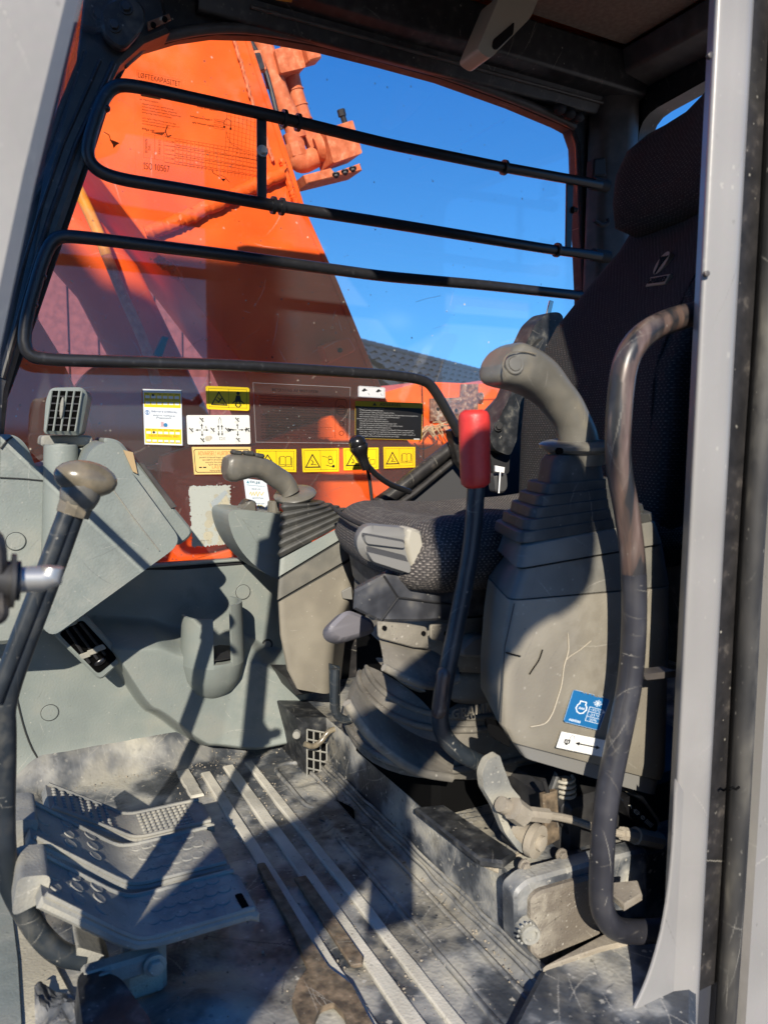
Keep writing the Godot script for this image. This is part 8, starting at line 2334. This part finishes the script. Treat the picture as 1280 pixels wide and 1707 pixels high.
# one smooth skin over tapered bones: surface nets on a grid
func blob(b: MB, cols: PackedColorArray, bones: Array, cell: float, k: float) -> void:
	var lo := Vector3(1e9, 1e9, 1e9); var hi := -lo
	for q in bones:
		var r: float = maxf(q[2], q[3]) + cell * 2.0
		lo = lo.min(q[0] - Vector3.ONE * r).min(q[1] - Vector3.ONE * r); hi = hi.max(q[0] + Vector3.ONE * r).max(q[1] + Vector3.ONE * r)
	var n := Vector3i(((hi - lo) / cell).ceil()) + Vector3i.ONE
	var field := PackedFloat32Array(); field.resize(n.x * n.y * n.z); field.fill(1.0)
	for q in bones:
		var a: Vector3 = q[0]; var e: Vector3 = q[1]
		var r: float = maxf(q[2], q[3]) + k + cell * 1.5
		var l := Vector3i(((a.min(e) - Vector3.ONE * r - lo) / cell).floor()).max(Vector3i.ZERO)
		var h := Vector3i(((a.max(e) + Vector3.ONE * r - lo) / cell).ceil()).min(n - Vector3i.ONE)
		var ae := e - a; var ll := maxf(ae.length_squared(), 1e-8)
		for z in range(l.z, h.z + 1):
			for y in range(l.y, h.y + 1):
				for x in range(l.x, h.x + 1):
					var w := lo + Vector3(x, y, z) * cell
					var t := clampf((w - a).dot(ae) / ll, 0.0, 1.0)
					var d: float = (w - a - ae * t).length() - lerpf(q[2], q[3], t)
					var i := (z * n.y + y) * n.x + x
					var o := field[i]
					var m := maxf(k - absf(o - d), 0.0) / k
					field[i] = minf(o, d) - m * m * k * 0.25
	var vert := {}
	var place := func(x: int, y: int, z: int) -> Vector3:
		var key := (z * n.y + y) * n.x + x
		if vert.has(key): return vert[key]
		var s := Vector3.ZERO; var c := 0
		for e in [[0, 1], [2, 3], [4, 5], [6, 7], [0, 2], [1, 3], [4, 6], [5, 7], [0, 4], [1, 5], [2, 6], [3, 7]]:
			var pa := Vector3i(e[0] & 1, (e[0] >> 1) & 1, e[0] >> 2); var pb := Vector3i(e[1] & 1, (e[1] >> 1) & 1, e[1] >> 2)
			var fa := field[((z + pa.z) * n.y + y + pa.y) * n.x + x + pa.x]; var fb := field[((z + pb.z) * n.y + y + pb.y) * n.x + x + pb.x]
			if (fa < 0.0) != (fb < 0.0):
				s += Vector3(pa).lerp(Vector3(pb), fa / (fa - fb)); c += 1
		var v := lo + (Vector3(x, y, z) + s / maxf(c, 1.0)) * cell
		vert[key] = v
		return v
	var from := b.p.size()
	for z in range(1, n.z - 1):
		for y in range(1, n.y - 1):
			for x in range(1, n.x - 1):
				var f0 := field[(z * n.y + y) * n.x + x]
				for ax in 3:
					var d := Vector3i.ZERO; d[ax] = 1
					var f1 := field[((z + d.z) * n.y + y + d.y) * n.x + x + d.x]
					if (f0 < 0.0) == (f1 < 0.0): continue
					var u := Vector3i.ZERO; u[(ax + 1) % 3] = 1
					var w := Vector3i.ZERO; w[(ax + 2) % 3] = 1
					var c0 := Vector3i(x, y, z)
					var q := []
					for o in [-u - w, -w, Vector3i.ZERO, -u]:
						var cc: Vector3i = c0 + o
						q.append(place.call(cc.x, cc.y, cc.z))
					if f0 < 0.0: b.quad(q[0], q[3], q[2], q[1])
					else: b.quad(q[0], q[1], q[2], q[3])
	for i in range(from, b.p.size(), 3):
		var mid := (b.p[i] + b.p[i + 1] + b.p[i + 2]) / 3.0
		var best := 1e9; var col := Color.WHITE
		for q in bones:
			var ae: Vector3 = q[1] - q[0]
			var t := clampf((mid - q[0]).dot(ae) / maxf(ae.length_squared(), 1e-8), 0.0, 1.0)
			var d: float = (mid - q[0] - ae * t).length() - lerpf(q[2], q[3], t)
			if d < best: best = d; col = q[4]
		var lc := col.srgb_to_linear()
		for j in 3: cols.append(lc)
